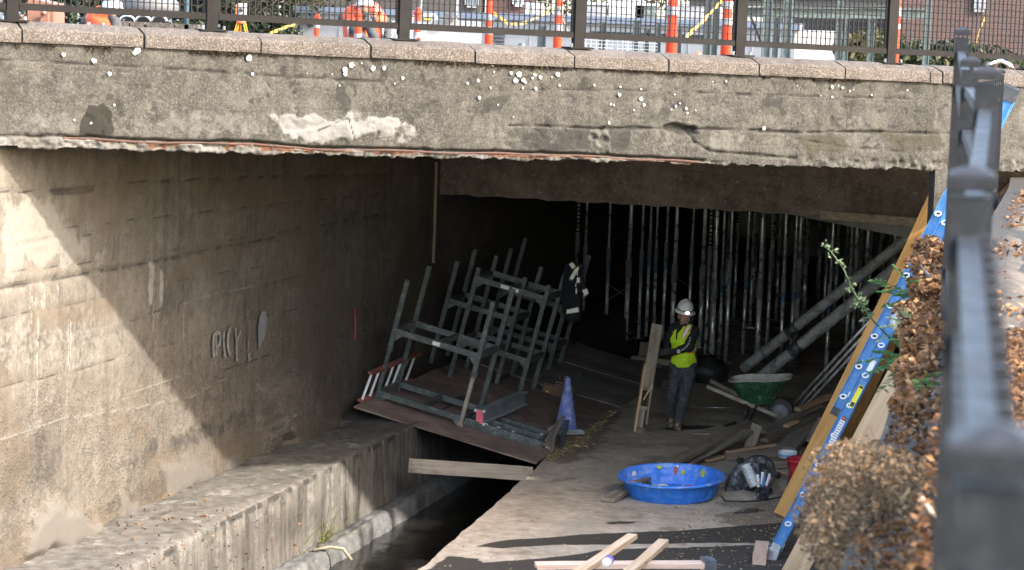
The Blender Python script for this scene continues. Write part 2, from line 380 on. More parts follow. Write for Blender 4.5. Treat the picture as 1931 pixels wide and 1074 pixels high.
M['hat'] = plain('white_hard_hat', (.78, .77, .74), .35, 0, .05, dirt=(.5, .47, .42), dirta=.3)
M['leather'] = plain('brown_leather', (.15, .065, .04), .6, 0, .35, dirt=(.05, .03, .02), dirta=.5)
M['yellow'] = plain('yellow_label', (.80, .66, .02), .5, 0, .06)
M['caution'] = plain('caution_tape', (.90, .42, .02), .5, 0, .08)
M['lamp'] = plain('lamp_glass', (.9, .85, .95), .2, 0, .02, Emission_Color=(.95, .85, 1.0, 1), Emission_Strength=6.0)
M['terracotta'] = plain('terracotta_paint', (0.1176, 0.0476, 0.0266), .6, 0, .12, dirt=(.06, .03, .02), dirta=.3)
M['bark'] = plain('bark', (.10, .085, .065), .9, 0, .35, scale=14, bs=.6)
M['drystem'] = plain('dry_stem', (.30, .24, .16), .9, 0, .3, rnd=.2)
M['litter'] = leafmat('dry_leaf', [(0, (0.0292, 0.0142, 0.0065)), (0.3, (0.0731, 0.0317, 0.0117)), (0.55, (0.1315, 0.0568, 0.0194)), (0.75, (0.1948, 0.0961, 0.0356)), (1, (0.2922, 0.1839, 0.0842))])
M['fluff'] = leafmat('dry_seed_fluff', [(0, (0.0461, 0.0281, 0.0146)), (0.4, (0.1119, 0.0712, 0.0379)), (0.75, (0.1973, 0.1294, 0.0726)), (1, (0.3026, 0.2048, 0.1169))], .35, .9)
M['fern'] = leafmat('green_leaflet', [(0, (0.0216, 0.0576, 0.0179)), (0.5, (0.042, 0.1024, 0.028)), (1, (0.096, 0.1792, 0.0448))], .35)
M['sage'] = leafmat('pale_sage_leaf', [(0, (0.0672, 0.096, 0.044)), (0.5, (0.1248, 0.1632, 0.0748)), (1, (0.2496, 0.2592, 0.132))], .3)
M['tree'] = leafmat('tree_leaf', [(0, (0.0048, 0.0088, 0.0032)), (0.5, (0.0128, 0.02, 0.0064)), (0.8, (0.0288, 0.0336, 0.0096)), (1, (0.064, 0.056, 0.016))], .3)
M['straw'] = leafmat('straw', [(0, (.15, .10, .05)), (.5, (.36, .27, .13)), (1, (.62, .50, .28))], .2)
M['grass'] = leafmat('waterside_grass', [(0, (.10, .12, .03)), (.5, (.22, .22, .07)), (1, (.45, .36, .18))], .3)
M['mossy'] = leafmat('moss_tuft', [(0, (0.01, 0.0075, 0.004)), (0.5, (0.025, 0.015, 0.0065)), (1, (0.05, 0.0275, 0.01))], .1, .95)
# ================================================================== generic foliage and litter
def leaves(name, P, size, mat, tint, aspect=.45, flat=0.0, parent=None, rng=RNG, fold=.25, dirs=None):
    """many small folded leaves, each four corners and two faces, with a tint of its own"""
    P = np.asarray(P, float); n = len(P); size = np.broadcast_to(np.asarray(size, float), (n,))
    d = rng.normal(size=(n, 3)) if dirs is None else np.asarray(dirs, float) + rng.normal(size=(n, 3)) * .35
    d[:, 2] *= (1 - flat); d /= np.linalg.norm(d, axis=1)[:, None] + 1e-9
    k = rng.normal(size=(n, 3)); k[:, 2] *= (1 - flat * .7); s = np.cross(d, k); s /= np.linalg.norm(s, axis=1)[:, None] + 1e-9
    nn = np.cross(d, s); L = size[:, None]; w = L * aspect
    a = P - d * L * .5; b = P + s * w * .5 + nn * L * fold * .4; c = P + d * L * .5; e = P - s * w * .5 + nn * L * fold * .4
    verts = np.stack([a, b, c, e], 1).reshape(-1, 3); i = np.arange(n)[:, None] * 4
    q = np.concatenate([i + [[0, 1, 2]], i + [[0, 2, 3]]], 0)
    off = root_loc(parent) if parent is not None else (0, 0, 0)
    return np_mesh(name, verts, q, mat, {'tint': np.repeat(np.clip(tint, 0, 1), 4)}, False, parent, off)
def strands(name, P, D, L, r, mat, tint, parent=None, bend=.3, seg=3, rng=RNG):
    """many thin bent three-sided stems from P along D"""
    P = np.asarray(P, float); n = len(P); D = np.asarray(D, float); D = D / np.linalg.norm(D, axis=1)[:, None]
    L = np.broadcast_to(np.asarray(L, float), (n,)); r = np.broadcast_to(np.asarray(r, float), (n,))
    b = rng.normal(size=(n, 3)) * bend; b[:, 2] -= bend * .5; V_, F_ = [], []
    s1 = np.cross(D, rng.normal(size=(n, 3))); s1 /= np.linalg.norm(s1, axis=1)[:, None] + 1e-9; s2 = np.cross(D, s1)
    for k in range(seg + 1):
        t = k / seg; c = P + D * (L * t)[:, None] + b * (L * t * t)[:, None]; rr = (r * (1 - .7 * t))[:, None]
        for m in range(3):
            a = 2 * math.pi * m / 3; V_.append(c + rr * (math.cos(a) * s1 + math.sin(a) * s2))
    V_ = np.stack(V_, 1); m = V_.shape[1]; base = np.arange(n)[:, None] * m
    for k in range(seg):
        for j in range(3):
            F_.append(base + [[k * 3 + j, k * 3 + (j + 1) % 3, k * 3 + 3 + (j + 1) % 3, k * 3 + 3 + j]])
    off = root_loc(parent) if parent is not None else (0, 0, 0)
    return np_mesh(name, V_.reshape(-1, 3), np.concatenate(F_, 0), mat, {'tint': np.repeat(np.clip(tint, 0, 1), m)}, True, parent, off)

# ================================================================== frames of the place
ZL = .40                                                     # top of the ledge; the slab the worker walks on is z = 0
B1 = onz(50, 1055, ZL); _b2 = onz(680, 770, ZL)
DW = unit((_b2 - B1) * V(1, 1, 0)); NW = V(DW[1], -DW[0], 0)  # along the creek, and out of the left wall
WALL_O = B1 * V(1, 1, 0)
AL = math.radians(26.6); EB = V(math.cos(AL), math.sin(AL), 0); NB = V(-math.sin(AL), math.cos(AL), 0)   # along / behind the bridge face
BK = -.0171; B0 = atY(1275, 308, 24.0); B0[2] = 4.105; EBT = EB + V(0, 0, BK)
def bp(u, v, z): return B0 + u * EBT + v * NB + V(0, 0, z)    # a point of the bridge: along, behind the face, above the girder's bottom
def b_uz(x, y, v=0.0):
    q = onpl(x, y, B0 + v * NB, NB); u = float(np.dot(q - B0, EB)); return (u, float(q[2] - B0[2] - BK * u))
def w_sz(x, y): q = onpl(x, y, B1, NW); return (float(np.dot(q - B1, DW)), float(q[2]))
def wp(s, z, n=0.0): return WALL_O + s * DW + n * NW + V(0, 0, z)

# ================================================================== left retaining wall
lw = thing('retaining_wall', 'tall board-marked concrete wall of the creek channel, half in sun and half in the shadow of the bridge', 'wall', wp(0, 0))
us = np.concatenate([np.linspace(-14, -1.2, 40), np.arange(-1.1, 13.4, .026), np.linspace(13.6, 44, 40)])
vs = np.concatenate([[-.9, -.3, .1], np.arange(.3, 4.30, .026)])
U, W = np.meshgrid(us, vs)
D = (fbm(U * 1.3, W * 1.3, 3, 5) - .5) * .03 + (fbm(U * 7, W * 7, 3, 9) - .5) * .012
low = sstep(2.35, 1.6, W - .06 * np.sin(U * 1.1))            # exposed gravel low on the wall
D += (vnoise(U * 33, W * 33, 3) - .5) * .016 * low
for k, h in enumerate((.62, 1.18, 1.75, 2.3, 2.86, 3.40)):    # each lift of boards a little proud or set back
    D += (vnoise(np.full_like(U, k * 3.3), U * .2, 21) - .5) * .0 + sstep(h - .01, h + .01, W + BK * 0) * ((k * 37 % 7) - 3) * .0022
lines = {
 'a': ([(0, 362), (110, 359), (240, 344), (480, 333), (740, 328)], .008, .012),
 'b': ([(0, 443), (120, 430), (220, 418), (483, 388), (740, 362)], .006, .008),
 'c': ([(0, 465), (118, 449), (190, 440)], .006, .012),
 'v': ([(219, 424), (215, 488)], .008, .014),
 'd': ([(0, 516), (215, 488), (330, 470), (500, 441), (735, 402)], .006, .008),
 'e': ([(0, 545), (180, 514), (250, 503), (330, 487), (400, 470), (520, 448)], .014, .02),
 'f': ([(0, 600), (120, 576), (200, 560), (330, 530), (500, 500)], .006, .008),
 'g': ([(0, 655), (120, 632), (250, 603), (345, 570), (480, 540), (600, 512)], .006, .010),
 'h': ([(0, 730), (150, 697), (250, 669), (350, 640), (480, 600), (660, 560)], .007, .010),
 'v2': ([(424, 300), (424, 386)], .008, .006),
 'i': ([(380, 715), (500, 672), (690, 620)], .006, .008)}
dark = np.zeros_like(U); pale = np.zeros_like(U); white = np.zeros_like(U); brown = np.zeros_like(U); mort = np.zeros_like(U)
wob = (vnoise(U * 9, W * 9, 40) - .5) * .014
for key, (pts, wd, dp) in lines.items():
    d = dline(U, W, [w_sz(*p) for p in pts]) + wob
    g = np.exp(-(np.abs(d) / (wd * 1.6)) ** 2); D -= dp * 1.4 * g; brk = vnoise(U * 5, W * 2, 77 + len(key))
    dark = np.maximum(dark, .85 * np.exp(-(np.abs(d) / (wd * 1.5)) ** 2) * sstep(-.1, .4, brk))
    if key == 'e':
        hole = g * sstep(.5, .75, vnoise(U * 22, W * 22, 8)); D -= .025 * hole; dark = np.maximum(dark, hole * .9)
for pts in ([(100, 358), (180, 353)], [(102, 366), (178, 359)]):
    d = dline(U, W, [w_sz(*p) for p in pts]); dark = np.maximum(dark, np.exp(-(d / .022) ** 2)); D -= .02 * np.exp(-(d / .02) ** 2)
for pts, wd, am in (([(0, 830), (80, 800), (130, 786), (175, 782), (260, 768), (360, 748), (430, 712)], .012, .9), ([(60, 800), (200, 755), (330, 712), (440, 672)], .010, .8),
                    ([(345, 572), (385, 560), (480, 538)], .018, .8), ([(240, 604), (125, 632)], .012, .6)):
    d = dline(U, W, [w_sz(*p) for p in pts]) + wob * .6; g = np.exp(-(d / wd) ** 2); pale = np.maximum(pale, am * g); D += .008 * g
def blob(pts, soft=.08, noise=.12, sc=6, sd=1):
    return sstep(soft, -soft, sdpoly(U, W, [w_sz(*p) for p in pts]) + (fbm(U * sc, W * sc, 3, sd) - .5) * noise * 2)
# drips of lime below the rough joint, brown band, mortar repairs
drip = blob([(45, 535), (118, 522), (122, 578), (50, 588)], .06) * sstep(.42, .62, vnoise(U * 26, W * .8, 12)); white = np.maximum(white, .5 * drip)
drip = blob([(258, 498), (310, 486), (312, 570), (262, 580)], .06) * sstep(.55, .7, vnoise(U * 26, W * .8, 15)); white = np.maximum(white, .7 * drip)
for x0, y0, y1 in ((60, 560, 770), (128, 560, 760), (133, 600, 700), (290, 500, 690), (348, 500, 690), (72, 600, 760)):
    d = dline(U, W, [w_sz(x0, y0), w_sz(x0 - 1, y1)]); white = np.maximum(white, .75 * np.exp(-(d / .016) ** 2) * sstep(.2, .6, vnoise(U * 4, W * 3, x0)))
brown = np.maximum(brown, .8 * blob([(55, 580), (205, 550), (215, 600), (60, 640)], .1)); brown = np.maximum(brown, .8 * sstep(1.3, .5, W + .5 * fbm(U * 2, W * 2, 3, 3))); brown = np.maximum(brown, .7 * sstep(.5, .68, fbm(U * .9, W * 1.6, 4, 91)))
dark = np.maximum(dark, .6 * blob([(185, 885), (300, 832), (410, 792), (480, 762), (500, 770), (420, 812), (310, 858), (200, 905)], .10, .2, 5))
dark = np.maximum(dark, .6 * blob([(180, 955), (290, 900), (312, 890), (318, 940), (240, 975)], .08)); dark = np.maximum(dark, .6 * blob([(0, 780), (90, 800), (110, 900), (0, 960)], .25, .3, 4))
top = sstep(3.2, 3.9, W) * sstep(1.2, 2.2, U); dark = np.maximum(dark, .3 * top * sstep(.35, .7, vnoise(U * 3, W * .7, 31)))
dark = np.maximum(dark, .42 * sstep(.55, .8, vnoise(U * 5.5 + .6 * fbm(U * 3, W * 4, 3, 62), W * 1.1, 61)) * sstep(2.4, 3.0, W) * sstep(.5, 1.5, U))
pale = np.maximum(pale, .75 * blob([(0, 390), (100, 375), (180, 470), (200, 490), (0, 516)], .1, .2, 5)); pale = np.maximum(pale, .35 * blob([(220, 425), (400, 410), (420, 470), (220, 488)], .1, .2, 5))
pale = np.maximum(pale, .5 * blob([(0, 610), (190, 570), (240, 600), (230, 680), (0, 730)], .2, .3, 3))
for pts, out in (([(48, 1040), (58, 985), (95, 948), (135, 955), (165, 985), (190, 1000), (175, 1020), (120, 1042)], .09), ([(305, 880), (352, 870), (398, 880), (396, 905), (314, 945)], .03), ([(426, 866), (452, 858), (455, 880), (428, 892)], .03), ([(230, 945), (262, 940), (262, 975), (232, 985)], .02)):
    m = blob(pts, .09, .10, 5); mort = np.maximum(mort, m); D = D * (1 - .8 * m) + m * out
pil = blob([(486, 735), (505, 715), (560, 700), (590, 760), (640, 800), (600, 850), (545, 862), (520, 820)], .12, .1, 4); D += .16 * pil; mort = np.maximum(mort, .55 * pil * sstep(.5, .3, fbm(U * 5, W * 5, 3, 50)))
rub = blob([(486, 790), (530, 780), (545, 858), (490, 862)], .06); D += rub * (.02 + .10 * (vnoise(U * 13, W * 13, 70) - .4)); dark = np.maximum(dark, rub * .45 * sstep(.4, .7, vnoise(U * 17, W * 17, 71)))
agg = np.clip(low + .15, 0, 1) * (1 - mort) * sstep(.3, .55, fbm(U * 1.6, W * 1.6, 3, 33) + .12)
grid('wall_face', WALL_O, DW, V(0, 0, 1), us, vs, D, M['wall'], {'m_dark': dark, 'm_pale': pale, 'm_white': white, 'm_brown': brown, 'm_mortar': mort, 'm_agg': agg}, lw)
b = MB(); b.prism([wp(-14, -.9, -.06), wp(44, -.9, -.06), wp(44, -.9, -.6), wp(-14, -.9, -.6)], (0, 0, 5.15)); b.build('wall_core', M['culvert'], lw)
# graffiti strokes and paint marks, thin skins of paint
def ribbon(mb, pts, w0):
    q = [wp(*w_sz(*p), .022) for p in pts]; wv = [unit(np.cross(NW, unit(q[min(i + 1, len(q) - 1)] - q[max(i - 1, 0)]))) for i in range(len(q))]
    L = [q[i] + wv[i] * w0[i] * .5 for i in range(len(q))]; R = [q[i] - wv[i] * w0[i] * .5 for i in range(len(q))]; n = len(q)
    mb.add(L + R + [x + NW * .006 for x in L] + [x + NW * .006 for x in R], [(i + 2 * n, i + 1 + 2 * n, n + i + 1 + 2 * n, n + i + 2 * n) for i in range(n - 1)] + [(i, i + 1, i + 1 + 2 * n, i + 2 * n) for i in range(n - 1)] + [(n + i, n + i + 1, n + i + 1 + 2 * n, n + i + 2 * n) for i in range(n - 1)])
tp = NT('graffiti_paint'); f = tp.map(tp.noise(30, 4, .7), .4, .58)
M['graffiti'] = tp.fin(tp.mix(f, (.10, .09, .075), (.145, .142, .144)), .9)
M['graffiti2'] = plain('blue_grey_paint', (.105, .106, .114), .9, 0, .25, dirt=(.13, .12, .10), dirta=.8, scale=7)
b = MB()
def gz(pts): return [(380 + x / 9.764, 580 + y / 9.764) for x, y in pts]
for pts, w_ in (([(190, 900), (182, 760), (178, 600), (190, 500), (240, 460), (290, 462), (315, 520), (312, 600), (280, 680), (230, 740)], .045), ([(225, 500), (232, 700), (240, 880)], .04),
                ([(375, 450), (372, 600), (385, 760), (395, 890)], .045), ([(500, 400), (460, 450), (450, 560), (450, 700), (465, 800), (500, 860)], .05),
                ([(595, 365), (600, 500), (610, 700), (615, 980)], .04), ([(680, 430), (645, 520), (615, 600)], .03), ([(822, 600), (828, 740)], .03), ([(835, 830), (845, 980)], .06), ([(815, 40), (815, 150)], .02)):
    ribbon(b, gz(pts), [w_ * (.75 + .5 * random.random()) for _ in pts])
b.build('graffiti_lettering', M['graffiti'], lw)
b = MB(); ribbon(b, gz([(1110, 60), (1100, 200), (1080, 330), (1075, 430), (1060, 520), (1040, 620), (1025, 740)]), [.12, .22, .25, .25, .20, .10, .03]); b.build('paint_blotch', M['graffiti2'], lw)
b = MB(); ribbon(b, [(665, 582), (667, 605), (666, 640)], [.012, .03, .014]); b.build('red_paint_mark', plain('red_spray_paint', (.55, .06, .07), .8), lw)
b = MB(); q = wp(*w_sz(683, 570), .03); b.ball(q, (.03, .03, .05)); b.path([q, q + NW * .05 + V(0, 0, -.04), q + NW * .06 + DW * .04 + V(0, 0, -.10)], .014); b.build('rusty_pipe_stub', plain('dark_rust', (.06, .05, .04), .9), lw)

# ================================================================== ledge, kerb, water, slab
LW = float(np.dot(onz(640, 870, ZL) - B1, NW))                # width of the ledge
us = np.concatenate([np.linspace(-16, -1.2, 40), np.arange(-1.1, 12, .03), np.linspace(12.3, 44, 50)])
prof = [(-.05 + (LW + .0) * t, ZL) for t in np.linspace(0, .94, 26)] + [(LW - .03, ZL - .006), (LW - .008, ZL - .02), (LW, ZL - .045)] + [(LW + .03 * t, ZL - .045 - (ZL + .40) * t) for t in np.linspace(.04, 1, 26)]
po = np.array([p[0] for p in prof]); pz = np.array([p[1] for p in prof]); U, K = np.meshgrid(us, np.arange(len(prof)) * 1.0); po2 = po[K.astype(int)]; pz2 = pz[K.astype(int)]
topm = (K < 27) * 1.0; facem = 1 - topm
dz = (fbm(U * 3, po2 * 3, 4, 5) - .5) * .07 * topm * sstep(LW, LW - .1, po2); do = facem * (fbm(U * 4, pz2 * 4, 4, 6) - .5) * .035 + (fbm(U * 6, K * .4, 3, 8) - .5) * .03 * (np.abs(K - 28) < 4)
js = float(np.dot(onz(560, 908, ZL) - B1, DW)); jt = np.exp(-((U - js + .04 * (vnoise(pz2 * 3, U * 0, 2) - .5)) / .014) ** 2); do = do - .03 * jt * (K > 10); dz = dz - .02 * jt * topm
dk = .55 * facem * sstep(.45, .7, vnoise(U * 8, pz2 * .8, 14)) * sstep(ZL - .9, ZL - .1, pz2); dk = np.maximum(dk, .9 * jt * facem)
dk = np.maximum(dk, .45 * topm * sstep(.58, .78, fbm(U * 3, po2 * 5, 4, 15))); dk = np.maximum(dk, .8 * facem * sstep(ZL - .12, ZL - .05, pz2) * sstep(.4, .6, vnoise(U * 4, K * .1, 18)))
pl = .5 * facem * sstep(.56, .75, vnoise(U * 11, pz2 * 1.2, 24)); pl = np.maximum(pl, .6 * topm * sstep(.62, .74, fbm(U * 4, po2 * 6, 4, 25)))
P = WALL_O + U[..., None] * DW + (po2 + do)[..., None] * NW + (pz2 + dz)[..., None] * V(0, 0, 1)
nu, nv = len(us), len(prof); idx = np.arange(nu * nv).reshape(nv, nu); q = np.stack([idx[:-1, :-1], idx[:-1, 1:], idx[1:, 1:], idx[1:, :-1]], -1).reshape(-1, 4)
led = np_mesh('ledge', P.reshape(-1, 3), q, M['ledge'], {'m_dark': dk, 'm_pale': pl}); tag(led, 'wide concrete ledge along the foot of the left wall', None, None, 'structure')
KZ = -.39; KW0 = LW + .01; KW1 = float(np.dot(onz(712, 975, KZ) - B1, NW)) + .02
WZ = -.60
us2 = np.concatenate([np.linspace(-16, -1.2, 30), np.arange(-1.1, 9, .04), np.linspace(9.3, 44, 30)]); prof = [(KW0, KZ - .02), (KW0 + .03, KZ)] + [(KW0 + .03 + (KW1 - KW0 - .05) * t, KZ) for t in np.linspace(.1, 1, 7)] + [(KW1 + .005, KZ - .02), (KW1 + .03, KZ - .10), (KW1 + .06, KZ - .5)]
po = np.array([p[0] for p in prof]); pz = np.array([p[1] for p in prof]); U, K = np.meshgrid(us2, np.arange(len(prof))); rgh = (fbm(U * 7, K * .8, 4, 44) - .5)
P = WALL_O + U[..., None] * DW + (po[K] + rgh * .09 * (K > 6))[..., None] * NW + (pz[K] + (fbm(U * 5, K * .6, 3, 46) - .5) * .05)[..., None] * V(0, 0, 1)
nu, nv = len(us2), len(prof); idx = np.arange(nu * nv).reshape(nv, nu); q = np.stack([idx[:-1, :-1], idx[:-1, 1:], idx[1:, 1:], idx[1:, :-1]], -1).reshape(-1, 4)
tag(np_mesh('kerb', P.reshape(-1, 3), q, M['kerb']), 'rough grey concrete kerb at the edge of the water', None, None, 'structure')
t = NT('creek_water'); nz = t.noise(3.2, 5, .65, t.vec((1, .6, 1)), .6)
M['water'] = t.fin((.012, .011, .009), .05, bump=nz, bs=.5, bd=.02)
grid('water', V(0, 0, WZ), V(1, 0, 0), V(0, 1, 0), np.linspace(-9, 9, 10), np.linspace(2, 62, 30), lambda U, W: U * 0, M['water'])['kind'] = 'structure'
E0 = onz(790, 1074, 0); E1 = onz(1205, 712, 0); ED = (E1 - E0) / (E1[1] - E0[1])       # creek-side edge of the slab
ys = np.concatenate([np.linspace(2, 19.8, 25), np.arange(20, 36.5, .05), np.linspace(36.8, 61, 50)])
xs = np.concatenate([np.arange(0, 6.2, .05), np.linspace(6.4, 12, 8)])
X, Yg = np.meshgrid(xs, ys)
PX = E0[0] + ED[0] * (Yg - E0[1]) + X + (fbm(Yg * 2.2, X * 0, 4, 3) - .5) * .10 * (X < .01); PZ = (fbm(X * 2, Yg * 2, 4, 2) - .5) * .014
def fl(pts): return [tuple(onz(*p, 0)[:2]) for p in pts]
def fblob(pts, soft=.05, nz_=.1, sc=3, sd=4): return sstep(soft, -soft, sdpoly(PX, Yg, fl(pts)) + (fbm(PX * sc, Yg * sc, 4, sd) - .5) * nz_ * 2)
wet = fblob([(888, 1031), (960, 1018), (1100, 1008), (1220, 1002), (1330, 996), (1480, 986), (1600, 985), (1600, 1030), (1420, 1024), (1300, 1024), (1180, 1027), (1060, 1026), (950, 1034)], .03, .05)
wet = np.maximum(wet, fblob([(812, 1062), (850, 1050), (905, 1052), (915, 1060), (1010, 1054), (1090, 1044), (1130, 1036), (1300, 1030), (1600, 1022), (1600, 1110), (780, 1110)], .03, .08))
wet = np.maximum(wet, fblob([(1236, 808), (1280, 802), (1350, 802), (1340, 807), (1270, 812)], .05, .05)); wet = np.maximum(wet, .9 * fblob([(1140, 985), (1175, 982), (1212, 982), (1195, 987), (1150, 988)], .03, .05))
wet = np.maximum(wet, .85 * fblob([(1360, 802), (1385, 792), (1395, 798), (1370, 806)], .04, .05)); wet = np.maximum(wet, .7 * fblob([(1380, 965), (1430, 958), (1440, 964), (1385, 972)], .04, .08))
brn = .9 * sstep(0, .5, fblob([(1380, 970), (1500, 930), (1560, 1000), (1400, 990)], .3, .3)) * .8; brn = np.maximum(brn, .8 * fblob([(1050, 860), (1100, 800), (1170, 770), (1185, 775), (1130, 850), (1060, 875)], .15, .2))
brn = np.maximum(brn, .6 * sstep(.6, .75, fbm(PX * 1.5, Yg * 1.5, 4, 55)))
fpl = .8 * sstep(.55, .72, fbm(PX * 1.2, Yg * .8, 4, 65)) ; fpl = np.maximum(fpl, .9 * fblob([(1180, 880), (1290, 855), (1330, 858), (1250, 880)], .15, .2))
nx, ny = len(xs), len(ys); idx = np.arange(nx * ny).reshape(ny, nx); q = np.stack([idx[:-1, :-1], idx[:-1, 1:], idx[1:, 1:], idx[1:, :-1]], -1).reshape(-1, 4)
crk = dline(PX, Yg, fl([(1050, 872), (1110, 800), (1150, 770), (1210, 712)])); PZ = PZ - .008 * np.exp(-(crk / .02) ** 2)
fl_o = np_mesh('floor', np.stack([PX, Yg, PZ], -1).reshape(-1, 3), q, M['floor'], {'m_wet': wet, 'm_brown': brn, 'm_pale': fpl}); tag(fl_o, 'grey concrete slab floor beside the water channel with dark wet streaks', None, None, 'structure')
b = MB(); A_ = E0 + ED * (2 - E0[1]); Z_ = E0 + ED * (61 - E0[1]); b.prism([A_ + V(.04, 0, -.02), A_ + V(.4, 0, -.02), Z_ + V(.4, 0, -.02), Z_ + V(.04, 0, -.02)], (0, 0, -1.2)); b.build('slab_edge', M['kerb'])['kind'] = 'structure'
b = MB(); b.box((0, 31, -1.4), (30, 62, .3)); b.build('creek_bed', M['soil'])['kind'] = 'structure'

# ================================================================== bridge
br = thing('bridge', 'old concrete road bridge with a stained girder face and rusted spalled bottom edge', 'bridge', B0)
us = np.arange(-9.0, 6.0, .016); vs = np.arange(0, .912, .013); U, W = np.meshgrid(us, vs)
D = (fbm(U * 2, W * 2, 3, 1) - .5) * .03 + (fbm(U * 16, W * 16, 3, 2) - .5) * .012
Z0 = np.zeros_like(U); dark = Z0.copy(); olive = Z0.copy(); pale = Z0.copy(); white = Z0.copy(); rust = Z0.copy(); moss = Z0.copy()
def bl(pts): return [b_uz(*p) for p in pts]
def bb(pts, soft=.03, nz_=.06, sc=7, sd=3): return sstep(soft, -soft, sdpoly(U, W, bl(pts)) + (fbm(U * sc, W * sc, 4, sd) - .5) * nz_ * 2)
wob = (vnoise(U * 8, W * 8, 90) - .5) * .02
for pts, wd, dp, am in (([(-60, 108), (0, 112), (250, 125), (500, 141), (640, 150), (735, 154)], .007, .014, .9), ([(737, 154), (734, 215)], .006, .008, .8), ([(1236, 138), (1236, 170)], .006, .01, .9), ([(1000, 168), (1236, 171), (1430, 179), (1600, 183), (1790, 188)], .006, .012, .8),
                        ([(960, 236), (1060, 238), (1120, 243), (1200, 241), (1310, 243), (1400, 244), (1500, 250), (1620, 248), (1790, 252)], .010, .03, .95), ([(0, 192), (160, 196), (330, 205), (520, 214)], .005, .006, .5), ([(1300, 246), (1310, 268), (1340, 285), (1500, 298)], .012, .03, .9), ([(1500, 262), (1600, 278), (1700, 286)], .008, .02, .7), ([(200, 158), (300, 166)], .005, .006, .3)):
    d = np.abs(dline(U, W, bl(pts)) + wob); g = np.exp(-(d / wd) ** 2); D -= dp * g; dark = np.maximum(dark, am * np.exp(-(d / (wd * 1.1)) ** 2))
moss = np.maximum(moss, bb([(165, 197), (195, 190), (212, 208), (217, 252), (180, 256), (148, 250), (157, 215)], .02, .05))
white = np.maximum(white, bb([(512, 222), (545, 216), (640, 222), (720, 219), (782, 236), (786, 262), (700, 256), (660, 268), (600, 274), (530, 262)], .05, .09, 9)); D += .02 * white - .02 * white * sstep(.55, .6, vnoise(U * 2.2, W * 3, 4))
d = np.abs(dline(U, W, bl([(600, 245), (655, 222), (668, 270)])) + wob); dark = np.maximum(dark, .5 * np.exp(-(d / .008) ** 2)); white *= 1 - np.exp(-(d / .008) ** 2)
white *= 1 - .45 * sstep(.5, .7, fbm(U * 4, W * 9, 4, 140)); D += white * (fbm(U * 9, W * 9, 3, 141) - .5) * .05; dark = np.maximum(dark, .35 * white * np.exp(-((fbm(U * 3, W * 4, 3, 142) - .5) / .012) ** 2))
for pts, am in (([(968, 238), (1100, 241), (1122, 250), (1125, 284), (1060, 288), (985, 275)], .75), ([(1150, 243), (1192, 238), (1188, 270), (1165, 288), (1148, 268)], .75), ([(990, 226), (1020, 228), (1050, 236), (980, 236)], .6), ([(1405, 248), (1425, 246), (1425, 262), (1410, 265)], .6), ([(700, 228), (760, 232), (800, 232), (790, 238)], .4)): dark = np.maximum(dark, am * bb(pts, .02, .04))
for pts, am in (([(1500, 252), (1600, 255), (1600, 285), (1520, 290)], .75), ([(1660, 245), (1770, 250), (1772, 285), (1680, 284)], .7), ([(0, 130), (30, 150), (30, 230), (0, 240)], .5), ([(1420, 252), (1500, 256), (1500, 286), (1430, 280)], .5)): olive = np.maximum(olive, am * bb(pts, .04, .1))
for pts, am in (([(230, 212), (510, 220), (520, 268), (240, 258)], .55), ([(20, 205), (145, 212), (140, 252), (20, 245)], .5), ([(1330, 250), (1405, 252), (1400, 286), (1340, 284)], .6), ([(1150, 200), (1300, 212), (1310, 240), (1140, 236)], .4), ([(1420, 205), (1530, 200), (1540, 235), (1410, 238)], .45), ([(860, 230), (960, 238), (965, 275), (870, 268)], .35)): pale = np.maximum(pale, am * bb(pts, .05, .12))
dark = np.maximum(dark, .7 * sstep(.62, .74, fbm(U * 6, W * 6, 4, 101)) * sstep(.2, .5, W)); dark = np.maximum(dark, .5 * sstep(.6, .72, fbm(U * 14, W * 14, 3, 103)))
# spalled lower edge with rusting steel
sl = bl([(-80, 254), (120, 258), (210, 262), (300, 266), (380, 268), (480, 268), (590, 280), (700, 280), (800, 284), (930, 287), (1060, 290), (1180, 296), (1280, 301), (1330, 304)])
d = dline(U, W, sl); zs = np.interp(U, [p[0] for p in sl], [p[1] for p in sl]); below = (W < zs) & (U < sl[-1][0] + .3)
rec = np.exp(-((W - zs - .004 - wob) / .014) ** 2) * (U < sl[-1][0]) * sstep(sl[0][0], sl[1][0] + .6, U); D -= .06 * rec; dark = np.maximum(dark, .95 * rec)
rb = np.exp(-((W - zs + .022) / .012) ** 2) * (U < sl[-1][0]) * sstep(sl[1][0] - .2, sl[1][0] + .3, U); D += .012 * rb; rust = np.maximum(rust, .8 * rb * sstep(.3, .6, vnoise(U * 3, W * 0, 20) * .6 + .4 * vnoise(U * 11, W * 0, 21)))
lip = below * 1.0; D += lip * ((np.abs(fbm(U * 34, W * 34, 2, 5) - .5) - .25) * .06 + (np.abs(fbm(U * 15, W * 15, 2, 6) - .5) - .25) * .05); dark = np.maximum(dark, lip * .75 * sstep(.66, .8, vnoise(U * 24, W * 30, 58))); pale = np.maximum(pale, lip * 1.0); white = np.maximum(white, lip * .6 * sstep(.45, .65, fbm(U * 7, W * 7, 3, 7)))
rust = np.maximum(rust, lip * .95 * sstep(.46, .62, vnoise(U * 2.6, W * 1.5, 8) * .6 + vnoise(U * 17, W * 12, 9) * .4) * sstep(sl[1][0], sl[1][0] + .4, U) * sstep(-.02, .05, W))
D -= lip * .02 * sstep(.6, .8, vnoise(U * 12, W * 12, 55))
rgt = sstep(1.0, 1.6, U) * sstep(.16, .05, W); D += rgt * (fbm(U * 20, W * 20, 2, 15) - .55) * .07; pale = np.maximum(pale, rgt * .5); dark = np.maximum(dark, rgt * .8 * sstep(.55, .7, vnoise(U * 7, W * 11, 16)))
